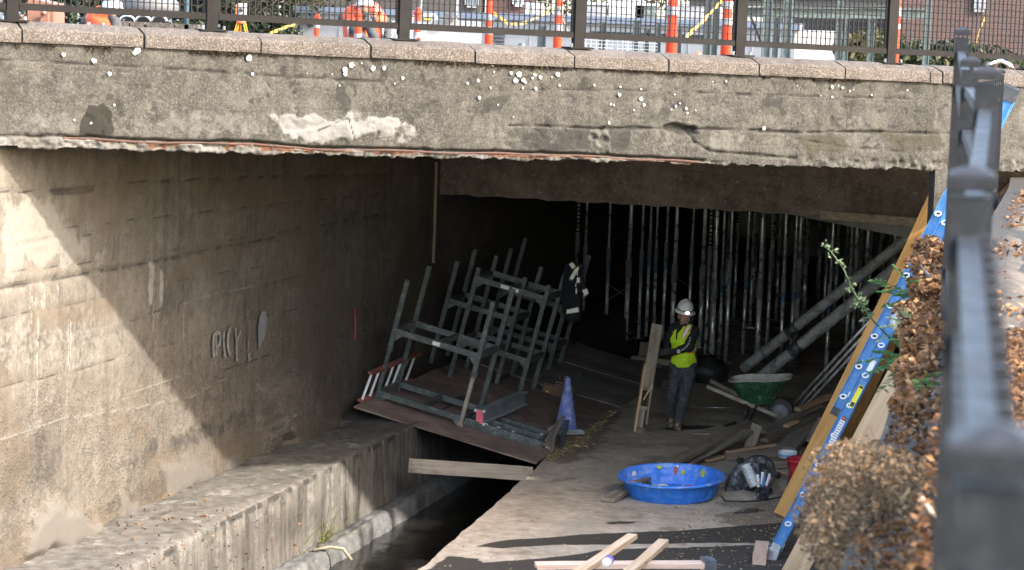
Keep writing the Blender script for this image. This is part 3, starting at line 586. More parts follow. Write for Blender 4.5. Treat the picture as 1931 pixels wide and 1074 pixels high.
hol = bb([(1255, 240), (1275, 236), (1312, 236), (1316, 252), (1285, 252)], .02, .05); D -= .06 * hol; dark = np.maximum(dark, .8 * hol)
scl = bb([(1110, 245), (1150, 245), (1150, 290), (1118, 286)], .03, .08); D += scl * (fbm(U * 22, W * 22, 2, 19) - .6) * .07; pale = np.maximum(pale, scl * .5)
# broad weathering: a darker grey upper half, paler worn lower half, blotches and pits
dark = np.maximum(dark, .34 * sstep(.38, .62, W + .25 * (fbm(U * .9, W * 2, 4, 201) - .5)) * sstep(.3, .55, fbm(U * 2.2, W * 3, 4, 202))); pale = np.maximum(pale, .42 * sstep(.5, .3, W + .2 * (fbm(U * 1.1, W * 2, 4, 203) - .5)) * sstep(.42, .6, fbm(U * 2.5, W * 4, 4, 204)))
olive = np.maximum(olive, .4 * sstep(.55, .7, fbm(U * .8, W * 1.6, 4, 205))); pit = sstep(.66, .76, fbm(U * 17, W * 17, 2, 206)) * sstep(.4, .6, fbm(U * 1.8, W * 2.4, 3, 207)); D -= .009 * pit; dark = np.maximum(dark, .6 * pit)
for zz, ph in ((.20, 1), (.42, 2), (.70, 3)): g = np.exp(-((W - zz - .012 * np.sin(U * .7 + ph) - wob * .6) / .004) ** 2) * sstep(.4, .6, vnoise(U * .8, W * 0, 210 + ph)); D -= .005 * g; dark = np.maximum(dark, .45 * g)
# flaking just under the coping
fk = sstep(.80, .9, W + .09 * (fbm(U * 3, W * 2, 3, 30) - .5)) * sstep(.45, .6, vnoise(U * .9, W * 0, 33)) * (U > -5.9) * (U < -1.2); D -= .02 * fk; pale = np.maximum(pale, .9 * fk * sstep(.5, .6, vnoise(U * 6, W * 9, 35))); moss = np.maximum(moss, fk * .9 * sstep(.45, .6, vnoise(U * 7, W * 12, 36)))
P = B0 + U[..., None] * EBT + W[..., None] * V(0, 0, 1) - D[..., None] * NB
P[0, :, 2] += (fbm(us * 13, us * 0, 4, 81) - .5) * .036 - .012 * sstep(.62, .7, vnoise(us * 7, us * 0, 82)) + .016 * sstep(.6, .66, vnoise(us * 9, us * 0, 83))
under = P[0:1].repeat(3, 0).copy(); under[0] += .55 * NB + V(0, 0, .02); under[1] += .25 * NB + V(0, 0, .015); under[2] += .05 * NB + V(0, 0, .004)
P = np.concatenate([under, P], 0); pad = lambda a: np.concatenate([a[0:1].repeat(3, 0), a], 0)
nv, nu = P.shape[:2]; idx = np.arange(nu * nv).reshape(nv, nu); q = np.stack([idx[:-1, :-1], idx[:-1, 1:], idx[1:, 1:], idx[1:, :-1]], -1).reshape(-1, 4)
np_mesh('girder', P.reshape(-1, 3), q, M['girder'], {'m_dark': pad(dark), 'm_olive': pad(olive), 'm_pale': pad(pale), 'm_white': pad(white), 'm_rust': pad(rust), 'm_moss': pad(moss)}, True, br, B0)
b = MB(); b.prism([bp(-9, .16, .03), bp(6, .16, .03), bp(6, .55, .03), bp(-9, .55, .03)], (0, 0, .87)); b.build('girder_core', M['culvert'], br)
b = MB()                                                       # rusted bar showing in the spall
rp = []
for k in range(60):
    u = sl[1][0] + (sl[-1][0] - sl[1][0]) * k / 59; rp.append(bp(u, .012 + .012 * math.sin(k * 1.3), np.interp(u, [p[0] for p in sl], [p[1] for p in sl]) - .012 + .006 * math.sin(k * .7)))
b.path(rp, .011, 6); b.build('rusted_rebar', plain('rust', (.035, .016, .010), .9, .1, .4, dirt=(.085, .035, .014), dirta=.6, scale=9), br)
# coping stones, one by one
cb = [b_uz(x, 75 + x * .05)[0] for x in (40, 270, 490, 697, 893, 1080, 1258, 1428, 1590, 1750)]
L0 = (cb[-1] - cb[0]) / 9; cb = [cb[0] - 2 * L0, cb[0] - L0] + cb + [cb[-1] + .16] + [cb[-1] + .17 + L0 * k for k in (1, 2)]
for k, (a, c) in enumerate(zip(cb[:-1], cb[1:])):
    prof = [(-.035, .908), (-.038, .93), (-.036, 1.015), (-.02, 1.032), (.14, 1.082), (.20, 1.088), (.42, 1.088), (.42, .908)]; R = []; n = max(4, int((c - a) / .08))
    dv, dz_ = random.uniform(-.006, .006), random.uniform(-.004, .004)
    for i in range(n + 1):
        u = a + .009 + (c - a - .018) * i / n; e = .006 if i in (0, n) else 0
        R.append([bp(u, v + dv + e * (v < .1) + random.uniform(-.004, .004), z + dz_ - e * (z > 1.0) + random.uniform(-.004, .004) * (z > .93)) for v, z in prof])
    bb_ = MB(); bb_.rings(R); bb_.build('coping_stone', M['coping'], br)
b = MB(); b.prism([bp(-9, .0, .906), bp(6, .0, .906), bp(6, .40, .906), bp(-9, .40, .906)], (0, 0, .12)); b.build('mortar_bed', M['girder'], br)
# lichen and moss on the face
sp = [(1, 427, 367, 15), (1, 632, 410, 19), (1, 738, 497, 15), (1, 925, 340, 26), (1, 905, 355, 16), (1, 1680, 390, 24), (1, 1702, 498, 12), (1, 500, 808, 8), (1, 612, 830, 9), (1, 770, 705, 9)]
sp += [(2, *a) for a in ((745, 432, 18), (817, 428, 15), (570, 440, 20), (572, 465, 16), (610, 410, 20), (935, 492, 12), (676, 398, 6), (1412, 508, 13), (1345, 525, 10), (1420, 618, 13), (1490, 553, 9), (1620, 462, 13), (1650, 508, 19), (1665, 468, 16), (1505, 415, 8), (1512, 454, 6), (1537, 662, 7), (884, 527, 6), (488, 467, 5), (330, 462, 5), (535, 540, 6), (1636, 737, 5))]
sp += [(3, *a) for a in ((60, 470, 19), (38, 505, 18), (85, 505, 14), (100, 516, 13), (160, 472, 13), (195, 488, 14), (145, 492, 10), (305, 470, 17), (316, 538, 10), (165, 560, 12), (85, 553, 10), (268, 488, 6), (535, 538, 9), (700, 548, 9), (832, 562, 7), (694, 598, 14), (640, 657, 10), (660, 662, 8), (832, 625, 16), (850, 662, 12), (787, 695, 6), (1052, 670, 11), (1077, 652, 8), (1118, 684, 13), (1125, 713, 9), (1045, 597, 6), (1178, 697, 6), (1025, 690, 7), (630, 775, 12), (1370, 512, 9), (1285, 515, 5), (1610, 810, 13))]
sp += [(4, *a) for a in ((240, 540, 6), (460, 548, 15), (500, 540, 5), (525, 553, 10), (572, 575, 9), (595, 565, 5), (390, 603, 6), (460, 612, 9), (710, 600, 8), (936, 570, 9), (28, 810, 13))]
org = {1: (0, 3.58), 2: (480, 3.356), 3: (960, 3.356), 4: (1431, 3.356)}
b = MB()
for z, x, y, r in sp:
    o, s = org[z]; u, zz = b_uz(o + x / s, y / s); r = r / s / 205; m = 11; ring = random.random() < .4
    rr = [r * random.uniform(.75, 1.15) for _ in range(m)]
    lo = [bp(u + rr[i] * math.cos(2 * math.pi * i / m), -.012, zz + rr[i] * math.sin(2 * math.pi * i / m)) for i in range(m)]
    hi = [bp(u + .9 * rr[i] * math.cos(2 * math.pi * i / m), -.016, zz + .9 * rr[i] * math.sin(2 * math.pi * i / m)) for i in range(m)]
    inn = [bp(u + .5 * rr[i] * math.cos(2 * math.pi * i / m), -.010 if ring else -.017, zz + .5 * rr[i] * math.sin(2 * math.pi * i / m)) for i in range(m)]
    b.rings([lo, hi, inn], cap=True)
tl = NT('white_lichen'); M['lichen'] = tl.fin(tl.mix(tl.map(tl.noise(60, 3, .6), .4, .65), (.27, .27, .25), (.14, .136, .118)), .95)
o = b.build('lichen_spots', M['lichen'], br); o['kind'] = 'stuff'
n = 5200; u = RNG.uniform(-9, 5, n); dens = vnoise(u * 1.7, u * 0, 9) * .6 + .4 * vnoise(u * 6, u * 0, 10) + .12 * ((u > -5.9) & (u < -2)); keep = dens > .56; u = u[keep]
P = np.array([bp(a, -.012 - abs(random.gauss(0, .012)), .905 - abs(random.gauss(0, .018)) * (1 if a < -1 else .6)) for a in u])
o = leaves('moss', P, RNG.uniform(.012, .03, len(u)), M['mossy'], RNG.uniform(0, 1, len(u)), .7, parent=br); o['kind'] = 'stuff'
# deck slab, soffit, abutment, header walls deeper in
b = MB(); b.prism([bp(-12, .55, .06), bp(11, .55, .06), bp(11, 34, .06) + V(9, 0, 0), bp(-12, 34, .06)], (0, 0, .12)); b.build('deck_slab', M['culvert'], br)
b = MB(); b.box(bp(3.22, .03, -.62), (.16, .10, 1.26), (EB, NB, V(0, 0, 1))); b.build('abutment_pier', M['girder'], br)
h0 = atY(825, 365, 34.0); h1 = atY(1748, 416, 32.0); h1[2] = h0[2] = 2.98; hd = unit(h1 - h0); hn = V(-hd[1], hd[0], 0)
b = MB(); nseg = 60; R = []
for i in range(nseg + 1):
    c = h0 - hd * 1.8 + (h1 - h0 + hd * 3.4) * i / nseg; w = .012 * math.sin(i * 2.1) + random.uniform(-.006, .006)
    R.append([c + hn * -.0 + V(0, 0, w), c + V(0, 0, .23), c - hn * .012 + V(0, 0, .235), c - hn * .012 + V(0, 0, .5), c + V(0, 0, .505), c + V(0, 0, 1.25), c + hn * .45 + V(0, 0, 1.25), c + hn * .45 + V(0, 0, .01)])
b.rings(R); b.build('header_beam', M['header'], br)
b = MB(); b.bar(atY(1548, 404, 32.3), atY(1760, 421, 31.6), .06, .11); b.build('timber_ledger', M['wood_old'], br)
l0 = onz(1478, 398, 2.66); l1 = onz(1752, 452, 2.66); b = MB(); b.bar(l0 + V(-.3, .8, .18), l1 + V(.3, -.8, .18), .35, .36); b.build('haunch_beam', M['culvert'], br)
b = MB(); b.prism([h0 - hd * 3 + hn * .47 + V(0, 0, .36), h1 + hd * 4 + hn * .47 + V(0, 0, .36), h1 + V(12, 28, .36), h0 + V(-3, 28, .36)], (0, 0, .3)); b.build('inner_soffit', M['culvert'], br)
b = MB(); b.prism([V(-4, 58, -1), V(22, 58, -1), V(22, 58.5, -1), V(-4, 58.5, -1)], (0, 0, 5.4)); b.build('added_end_blocker', M['culvert'], br)  # added wall closing the far end to keep the interior dark

# ================================================================== right bank, path, deck, ground behind
BE = [(-1.65, -6), (.05, 2.5), (1.35, 9), (2.35, 14), (3.15, 18), (4.62, 24.2), (4.98, 25.9)]
def bank_x(Y): return float(np.interp(Y, [p[1] for p in BE], [p[0] for p in BE]))
bk = thing('bank_wall', 'low mossy concrete wall holding up the bank under the dark railing', 'wall', (3.15, 18, 0))
pl_ = BE + [(4.98 + .26 * 32.5, 58.4)]
b = MB(); R = []
for x, y in pl_: R.append([V(x, y, -.6), V(x, y, 3.55), V(x + .02, y, 3.6), V(x + .3, y, 3.6), V(x + .4, y, -.6)])
b.rings(R); b.build('wall_body', M['bankwall'], bk)
edge = [(x + .32, y) for x, y in BE]; far = bp(13, -.02, 0)
b = MB(); b.prism([V(x, y, 3.97) for x, y in edge] + [V(far[0], far[1], 3.93), V(14, -6, 3.93)], (0, 0, -.4)); b.build('path', M['path'])['kind'] = 'structure'
us = np.arange(-6, 25.6, .12); vs = np.linspace(0, 1, 9); U, W = np.meshgrid(us, vs); bx = np.interp(U, [p[1] for p in BE], [p[0] for p in BE])
P = np.stack([bx - .03 + W * .75, U, 3.62 + .36 * sstep(0, .8, W) - .05 * sstep(.8, 1, W) + (fbm(U * 2.5, W * 3, 4, 3) - .4) * .16 * np.sin(W * math.pi)], -1)
nv, nu = U.shape; idx = np.arange(nu * nv).reshape(nv, nu); q = np.stack([idx[:-1, :-1], idx[:-1, 1:], idx[1:, 1:], idx[1:, :-1]], -1).reshape(-1, 4)
np_mesh('bank_soil', P.reshape(-1, 3), q, M['soil'])['kind'] = 'structure'
b = MB(); b.prism([bp(-60, .42, 0) * V(1, 1, 0) + V(0, 0, 4.45), bp(90, .42, 0) * V(1, 1, 0) + V(0, 0, 4.45), bp(90, 160, 0) * V(1, 1, 0) + V(0, 0, 4.45), bp(-60, 160, 0) * V(1, 1, 0) + V(0, 0, 4.45)], (0, 0, -.12)); b.build('road', M['asphalt'])['kind'] = 'structure'
g0 = wp(-14, 4.2, -.55); g1 = wp(-1.3, 4.2, -.55)
b = MB(); b.prism([g0, g1, bp(-40, -.1, 0) * V(1, 1, 0) + V(0, 0, 4.2), V(-50, g0[1], 4.2)], (0, 0, -.4)); b.build('ground', M['soil'])['kind'] = 'structure'
# ================================================================== helpers for boards, plates, posts
def board(label, p, q, w, h, mat, up=(0, 0, 1), group=None, name='plank', cat='plank', root=None, parent=None):
    """a sawn board with its own axes (x along the grain); slightly bowed and chipped"""
    p = np.asarray(p, float); q = np.asarray(q, float); x, y, z = axes(p, q, up); L = float(np.linalg.norm(q - p)); mb = MB(); R = []
    n = 7; bow = random.uniform(-.006, .006) * L
    for i in range(n):
        t = i / (n - 1); e = .0015; s = bow * 4 * t * (1 - t)
        c = [(-.5, -.5), (.5, -.5), (.5, .5), (-.5, .5)]
        R.append([V(L * t + random.uniform(-.008, .008) * (i in (0, n - 1)), a * w + s + random.uniform(-e, e), b_ * h + random.uniform(-e, e)) for a, b_ in c])
    mb.rings(R); o = link(name, mb.mesh(name), mat)
    mw = Matrix(((x[0], y[0], z[0], p[0]), (x[1], y[1], z[1], p[1]), (x[2], y[2], z[2], p[2]), (0, 0, 0, 1)))
    if parent is not None:
        o.parent = parent; rl = root_loc(parent); mw.translation = Vector(p - rl)
    o.matrix_local = mw
    if parent is None: tag(o, label, cat, group)
    return o
def part(mb, name, mat, root, smooth=False): return mb.build(name, mat, root, smooth)

# ================================================================== plates over the channel
PA = onz(667, 765, ZL + .18); PB = onz(1012, 872, .02)
ua = unit(PB - PA); ub = DW.copy(); un = unit(np.cross(ua, ub)); un = un if un[2] > 0 else -un
def pl(x, y, c=0.0): return onpl(x, y, PA + un * c, un)
def pc(p, a=0, b_=0, c=0): return p + ua * a + ub * b_ + un * c
wA = float(np.linalg.norm(PB - PA))
def platform(name, label, b0, b1, a0, a1, mat, t=.03, rough=.01):
    mb = MB(); n = 24; R = []
    for i in range(n + 1):
        bq = b0 + (b1 - b0) * i / n; j0 = random.uniform(-rough, rough); j1 = random.uniform(-rough, rough); w = .01 * math.sin(i * .5)
        R.append([pc(PA, a0 + j0, bq, w - t), pc(PA, a1 + j1, bq, w - t), pc(PA, a1 + j1, bq, w), pc(PA, (a0 + a1) / 2, bq, w - .02), pc(PA, a0 + j0, bq, w)])
    mb.rings(R); return tag(mb.build(name, mat), label, 'plate')
bd = float(np.dot(onz(1150, 766, .02) - PB, ub))
platform('steel_plate', 'rusty brown sheet bridging the water channel in front, under the green frames', 0, bd, 0, wA, M['rustplate'], .025)
platform('deck_sheet', 'dusty grey sheet behind the rusty plate, ending at a black gap', bd + .05, bd + 2.1, .1, wA - .02, M['plate'], .06)
platform('deck_sheet', 'farthest dusty grey sheet lying over the channel, deep under the bridge', bd + 2.13, bd + 3.9, .1, wA + .25, M['plate'], .06)
for (q0, q1) in (((770, 875), (1000, 893)),):
    p = onz(771, 877, .06); q = onz(1003, 893, .0); board('weathered plank laid across the dark water in front of the rusty sheet', p, q, .045, .17, M['wood_old'], (0, 0, 1))
b = MB(); o = pl(893, 882); 
# ------------------------------------------------------------------ green steel frames standing on the sheets
def frame_unit(label, RF, a_len, dep, h, rects, mat, taper_tan=False, labels=()):
    LF = pc(RF, -a_len); root = thing('steel_trestle', label, 'steel frame', LF, group='dark green steel frames on the tilted sheets')
    r = .034
    for i, (p0, kk) in enumerate(((LF, 0), (RF, 1), (pc(LF, 0, dep), 2), (pc(RF, 0, dep), 3))):
        hh = h + (-.05, 0, .05, .08)[kk]; mb = MB(); mb.bar(pc(p0, 0, 0, .70 if taper_tan and kk in (0, 1) else 0), pc(p0, 0, 0, hh), .058, .058, ub); part(mb, 'post', mat, root)
        if taper_tan and kk in (0, 1):
            mb = MB(); mb.bar(p0, pc(p0, 0, 0, .72), .048, .048, ub); mb.bar(p0, pc(p0, 0, 0, .04), .075, .075, ub); part(mb, 'sleeve', M['tanpaint'] if kk == 1 else mat, root)
            mb = MB(); mb.tube(pc(p0, 0, 0, .66), pc(p0, 0, 0, .74), .05, 8); part(mb, 'collar', mat, root)
    for c in rects:
        for f0, f1, nm in (((0, 0), (a_len, 0), 'rail'), ((0, dep), (a_len, dep), 'rail'), ((0, 0), (0, dep), 'side_rail'), ((a_len, 0), (a_len, dep), 'side_rail'), ((a_len * .52, .0), (a_len * .52, dep), 'cross_bar')):
            mb = MB(); mb.bar(pc(LF, f0[0], f0[1], c), pc(LF, f1[0], f1[1], c), .042, .075, un); part(mb, nm, mat, root)
    for c in rects:
        for aa, sg in ((0, 1), (a_len, -1)): mb = MB(); o0 = pc(LF, aa + sg * .03, -.005, c - .04); mb.prism([o0, o0 + ua * sg * .09, o0 - un * .09], ub * .012); part(mb, 'gusset', mat, root)
    for (a, c, w, mt) in labels:
        mb = MB(); mb.box(pc(LF, a, -.026, c), (w, .004, .05), (ua, ub, un)); part(mb, 'sticker', mt, root)
    return root
RF1 = pl(868, 802); LF1 = pl(722, 745); al1 = float(np.dot(RF1 - LF1, ua))
frame_unit('front green steel frame with tan lower legs and a pale sticker on its middle rail', RF1, al1, .85, 1.66, (.09, .93), M['greensteel'], True, ((al1 * .5, .93, .10, M['paper']),))
frame_unit('second green steel frame, close behind the front one', pl(937, 722), .98, .8, 1.55, (.93,), M['greensteel'])
frame_unit('tall green steel frame with two white stickers on its top rail', pl(978, 748), 1.0, .8, 1.62, (.52, 1.42), M['greensteel'], False, ((.42, 1.42, .12, M['paper']), (.57, 1.42, .10, M['white'])))
frame_unit('farthest green steel frame, beside the hanging jacket', pl(1034, 696), 1.0, .7, 1.62, (.35, .95), M['greensteel'])
# a frame lying flat in front, an aluminium beam, stakes
FA = pl(872, 792, .05); root = thing('lying_trestle', 'green steel frame lying flat on the rusty sheet between the leaning legs and the cone', 'steel frame', FA)
for bq in (0.0, .34): mb = MB(); mb.bar(pc(FA, -.05, bq), pc(FA, 1.08, bq), .06, .10, un); part(mb, 'rail', M['greensteel'], root)
mb = MB(); mb.bar(pc(FA, .1, .34 + .3), pc(FA, 1.12, .34 + .3), .06, .10, un); part(mb, 'rail', M['greensteel'], root)
for aq in (.0, 1.02): mb = MB(); mb.bar(pc(FA, aq, 0, .005), pc(FA, aq, .64, .005), .05, .08, un); part(mb, 'cross_bar', M['greensteel'], root)
for k in range(7):
    mb = MB(); p = pc(FA, random.uniform(0, 1), random.choice((0, .34)) + random.uniform(-.02, .02), .052); mb.ball(p, (.02, .015, .008), 7, 4, (ua, ub, un)); part(mb, 'paint_splash', M['white'], root)
I0 = pl(905, 786, .16); root = thing('aluminium_beam', 'grey aluminium beam with a pink plastic end, lying across the flat frame', 'beam', I0)
I1 = I0 + unit(DW * .98 + V(.12, 0, .03)) * 1.5; x, y, z = axes(I0, I1)
for s in (1, -1): mb = MB(); mb.bar(I0 + z * s * .085, I1 + z * s * .085, .125, .02, z); part(mb, 'flange', M['alu'], root)
mb = MB(); mb.bar(I0, I1, .05, .16, z); part(mb, 'web', M['alu'], root)
mb = MB(); mb.box(I0 - x * .004, (.03, .09, .165), (x, y, z)); part(mb, 'end_cap', M['pink'], root)
for s in (1, -1):
    for s2 in (1, -1): mb = MB(); mb.box(I0 + z * s * .085 + y * s2 * .06 - x * .01, (.03, .02, .035), (x, y, z)); part(mb, 'end_lug', M['white'], root)
sk = pl(1037, 838, .04); ends = [(1018, 822), (1026, 838), (1031, 843), (1036, 846), (1040, 850), (1030, 830)]
for k, (ex, ey) in enumerate(ends):
    p = pl(ex, ey, .03 + .012 * k); q = pl(1058 + random.uniform(-6, 6), 788 + random.uniform(-6, 6), .16 + .012 * k)
    board('grey wooden stakes heaped in a fan beside the blue cone', p, q, .035, .03, M['wood_grey'], un, 'wooden stakes by the cone', 'wooden_stake', 'stake')
board('dark square steel post leaning behind the blue cone', onz(1057, 846, .02), atY(1093, 706, 33.4), .06, .05, M['greensteel'], (1, 0, 0), None, 'steel_post', 'post')
# red ladder on its side along the wall end of the sheet
L0 = pl(674, 757, .02); root = thing('red_ladder', 'red-railed ladder with white rungs lying on its side at the left edge of the sheet', 'ladder', L0)
for c, nm in ((.02, 'rail'), (.40, 'rail')): mb = MB(); mb.bar(pc(L0, .03 + c * .1, 0, c), pc(L0, .03 + c * .1, 2.05, c), .075, .03, un); part(mb, nm, M['redrail'], root)
for k in range(7): mb = MB(); mb.tube(pc(L0, .035, .06 + .30 * k, .02), pc(L0, .07, .06 + .30 * k, .40), .017, 8); part(mb, 'rung', M['white'], root)
# traffic cone
cp = onz(1067, 815, .05); root = thing('traffic_cone', 'faded lavender-blue traffic cone on a grey square base', 'traffic cone', cp)
mb = MB(); A_ = (unit(V(1, .45, 0)), unit(V(-.45, 1, 0)), V(0, 0, 1)); mb.box(cp + V(0, 0, .02), (.37, .37, .04), A_); mb.box(cp + V(0, 0, .048), (.33, .33, .02), A_); part(mb, 'base', M['conebase'], root)
mb = MB(); mb.lathe([(.145, .05), (.138, .10), (.095, .36), (.055, .60), (.036, .71), (.034, .735), (.026, .74), (.022, .70)], cp, None, 24); part(mb, 'cone_body', M['conelav'], root, True)
# tool bags
tb = pl(1050, 745, .0); root = thing('tool_belt', 'heap of brown leather tool pouches with a dark belt and a yellow tag', 'tool belt', tb)
for k, (dx, dy, w, h) in enumerate(((-.13, 0, .17, .14), (.02, -.02, .2, .22), (.13, .1, .2, .18))):
    mb = MB(); c = pc(tb, dx, dy, h / 2); A_ = (unit(ua + ub * .3 * k), unit(ub - ua * .3 * k), un); mb.box(c, (w, .12, h), A_, .8); mb.box(c + un * h * .1 - ub * .075, (w * .8, .05, h * .55), A_, .9); part(mb, 'pouch', M['leather'], root)
mb = MB(); mb.path([pc(tb, -.2 + .15 * math.cos(a), .05 + .05 * math.sin(a), .13 + .12 * math.sin(a)) for a in np.linspace(0, 6.2, 18)], .018, 6); part(mb, 'belt', M['black'], root, True)
for k in range(3): mb = MB(); p = pc(tb, -.02 + .05 * k, .03, .2); mb.tube(p, p + un * .1 + ua * random.uniform(-.04, .04), .012, 6); part(mb, 'tool_handle', (M['black'], M['leather'], M['alu'])[k], root)
mb = MB(); mb.box(pc(tb, -.13, -.09, .06), (.04, .012, .07), (ua, ub, un)); part(mb, 'tag', M['yellow'], root)
# hanging rod
board('thin tan wooden rod hanging in front of the dark header wall', atY(823, 305, 33.0), atY(817, 495, 33.0), .035, .03, M['wood_old'], (0, 1, 0), None, 'wooden_rod', 'rod')

# ================================================================== work jacket hung on the last frame post
JY = 33.6
def jp(x, y, d=0.0): return atY(1040 + x / 7.67, 480 + y / 7.67, JY + d)
root = thing('work_jacket', 'dark work jacket with bright reflective stripes hanging on the far frame post', 'jacket', jp(300, 900))
def capsule_mesh(caps, voxel=.012, smooth=4, name='cloth'):
    """one skin over tapered limbs and balls: (p, q, rp, rq) or (p, r)"""
    mb = MB()
    for c in caps:
        if len(c) == 2: mb.ball(c[0], c[1], 14, 9)
        elif len(c) == 3: mb.ball(c[0], c[1], 14, 9, c[2])
        else:
            p, q, a, d = c; p = np.asarray(p, float); q = np.asarray(q, float)
            ts = np.linspace(0, 1, 5); pts = [p + (q - p) * t for t in ts]; mb.path(pts, [a + (d - a) * t for t in ts], 12); mb.ball(p, a, 12, 8); mb.ball(q, d, 12, 8)
    me = mb.mesh(name); o = bpy.data.objects.new(name, me); COL.objects.link(o)
    r = o.modifiers.new('r', 'REMESH'); r.mode = 'VOXEL'; r.voxel_size = voxel; r.use_smooth_shade = True
    if smooth: s = o.modifiers.new('s', 'SMOOTH'); s.factor = .5; s.iterations = smooth
    dg = bpy.context.evaluated_depsgraph_get(); dg.update(); me2 = bpy.data.meshes.new_from_object(o.evaluated_get(dg)); bpy.data.objects.remove(o); me2.name = name
    return me2
def body(name, caps, mat, root, voxel=.012, smooth=4, wrinkle=0.0, seed=0):
    me = capsule_mesh(caps, voxel, smooth, name); n = len(me.vertices); co = np.empty(n * 3, np.float32); me.vertices.foreach_get('co', co); co = co.reshape(-1, 3)
    if wrinkle:
        no = np.empty(n * 3, np.float32); me.vertices.foreach_get('normal', no); no = no.reshape(-1, 3)
        f = (fbm(co[:, 0] * 9 + co[:, 1] * 7, co[:, 2] * 22, 3, seed) - .5) * wrinkle * 2; co = co + no * f[:, None]
    co = co - root_loc(root).astype(np.float32); me.vertices.foreach_set('co', co.astype(np.float32).ravel()); me.update()
    me.polygons.foreach_set('use_smooth', [True] * len(me.polygons)); return link(name, me, mat, root)
body('jacket_body', [(jp(330, 190), (.14, .09, .08)), (jp(320, 260, .02), jp(290, 520, .03), .14, .15), (jp(290, 520, .03), jp(300, 830, .03), .15, .14), (jp(370, 230, .0), jp(430, 400, -.06), .065, .06), (jp(430, 400, -.06), jp(500, 560, -.08), .06, .05), (jp(270, 240, .05), jp(230, 560, .05), .06, .05)], M['navycloth'], root, .016, 4, .012)
def stripe(poly, d, nm, mat, th=.008): mb = MB(); mb.prism([jp(x, y, d) for x, y in poly], V(0, -th, 0)); part(mb, nm, mat, root)
for poly, d in (([(255, 140), (300, 108), (345, 165), (305, 205)], -.17), ([(290, 285), (350, 190), (395, 180), (390, 215), (310, 355), (262, 345)], -.175), ([(362, 290), (385, 240), (380, 280), (370, 300)], -.16), ([(370, 330), (405, 330), (410, 395), (362, 405)], -.16), ([(348, 420), (358, 415), (355, 460), (342, 460)], -.16), ([(350, 490), (362, 480), (372, 530), (358, 570), (346, 540)], -.16), ([(445, 515), (510, 490), (535, 555), (480, 590)], -.155), ([(225, 795), (385, 760), (390, 825), (220, 850)], -.155)):
    c = np.mean(np.array(poly, float), 0); stripe([(c[0] + (x - c[0]) * 1.16, c[1] + (y - c[1]) * 1.22) for x, y in poly], d, 'stripe_trim', M['greentrim'], .006); stripe(poly, d - .01, 'reflective_stripe', M['reflectbright'])

# ================================================================== shoring props under the bridge
SOF = 3.32
def make_prop(kind):
    root = thing('shoring_prop', 'silvery adjustable steel shoring prop standing in the dark under the bridge', 'shoring prop', (0, 0, 0), group='steel shoring props under the bridge')
    r1, r2 = (.030, .023) if kind != 2 else (.044, .037); mid = (1.25, 1.5, 1.1, 1.4)[kind]
    mb = MB(); mb.tube((0, 0, .01), (0, 0, mid), r1, 10); part(mb, 'outer_tube', M['prop'], root, True)
    mb = MB(); mb.tube((0, 0, mid), (0, 0, SOF), r2, 10)
    if kind == 1:
        mb = MB(); n = 26
        for k in range(n): z0 = mid + (SOF - mid) * k / n; mb.tube((0, 0, z0), (0, 0, z0 + (SOF - mid) / n * .62), r2, 8)
    it_ = part(mb, 'inner_tube', M['prop'], root, True)
    if kind == 1: it_['kind'] = 'stuff'
    mb = MB(); mb.tube((0, 0, mid - .02), (0, 0, mid + .30), r1 * 1.35, 10); part(mb, 'collar', M['sleeve'], root, True)
    if kind in (0, 3): mb = MB(); mb.tube((0, 0, mid - .14), (0, 0, mid - .02), r1 * 1.2, 10); part(mb, 'blue_band', M['bluemark'], root, True)
    mb = MB(); mb.box((0, 0, .008), (.16, .16, .016)); part(mb, 'base_plate', M['galv'], root)
    mb = MB(); mb.tube((-.1, 0, .12), (.1, 0, .12), .011, 6); part(mb, 'jack_handle', M['galv'], root)
    mb = MB(); mb.tube((0, -.09, .30), (0, .09, .30), .009, 6); part(mb, 'wing_nut', M['galv'], root)
    mb = MB(); mb.box((0, 0, SOF - .01), (.16, .12, .02)); part(mb, 'head_plate', M['galv'], root); return root
protos = [make_prop(k) for k in range(4)]; used_p = set()
def prop(x, y, kind, dx=0.0, dy=0.0):
    p = onz(x, y, 0)
    if kind in used_p: o = copy_tree(protos[kind])
    else: o = protos[kind]; used_p.add(kind)
    o.location = (p[0] + dx, p[1] + dy, 0); o.rotation_euler = (random.uniform(-.008, .008), random.uniform(-.008, .008), random.uniform(0, 6)); return o
KN = ('with a blue band', 'with a perforated upper tube', 'of the thicker plain kind', 'with a grey collar and blue band'); ORD = ('first', 'second', 'third', 'fourth', 'fifth', 'sixth', 'seventh', 'eighth', 'ninth', 'tenth', 'eleventh', 'twelfth', 'thirteenth', 'fourteenth', 'fifteenth', 'sixteenth', 'seventeenth')
def name_rows(lst):
    for near in (True, False):
        row = sorted([q for q in lst if (q[1] > 660) == near], key=lambda q: q[0])
        for i, (x, y, k) in enumerate(row): o = prop(x, y, k); o['label'] = ('nearest-row shoring prop ' if near else 'second-row shoring prop ') + KN[k] + ', ' + ORD[i] + ' from the left'
name_rows(((1098, 628, 0), (1142, 634, 0), (1082, 634, 1), (1179, 640, 2), (1204, 638, 0), (1218, 634, 3), (1232, 632, 0), (1249, 640, 3), (1266, 650, 2), (1297, 640, 3), (1319, 655, 2), (1341, 689, 2), (1356, 677, 0), (1368, 683, 3), (1330, 668, 1), (1427, 686, 2), (1445, 673, 1), (1471, 699, 0), (1490, 690, 0), (1497, 684, 2), (1556, 722, 0), (1593, 696, 3), (1606, 680, 2), (1625, 690, 2), (1676, 690, 2), (1400, 668, 0)))
rr = random.Random(5)
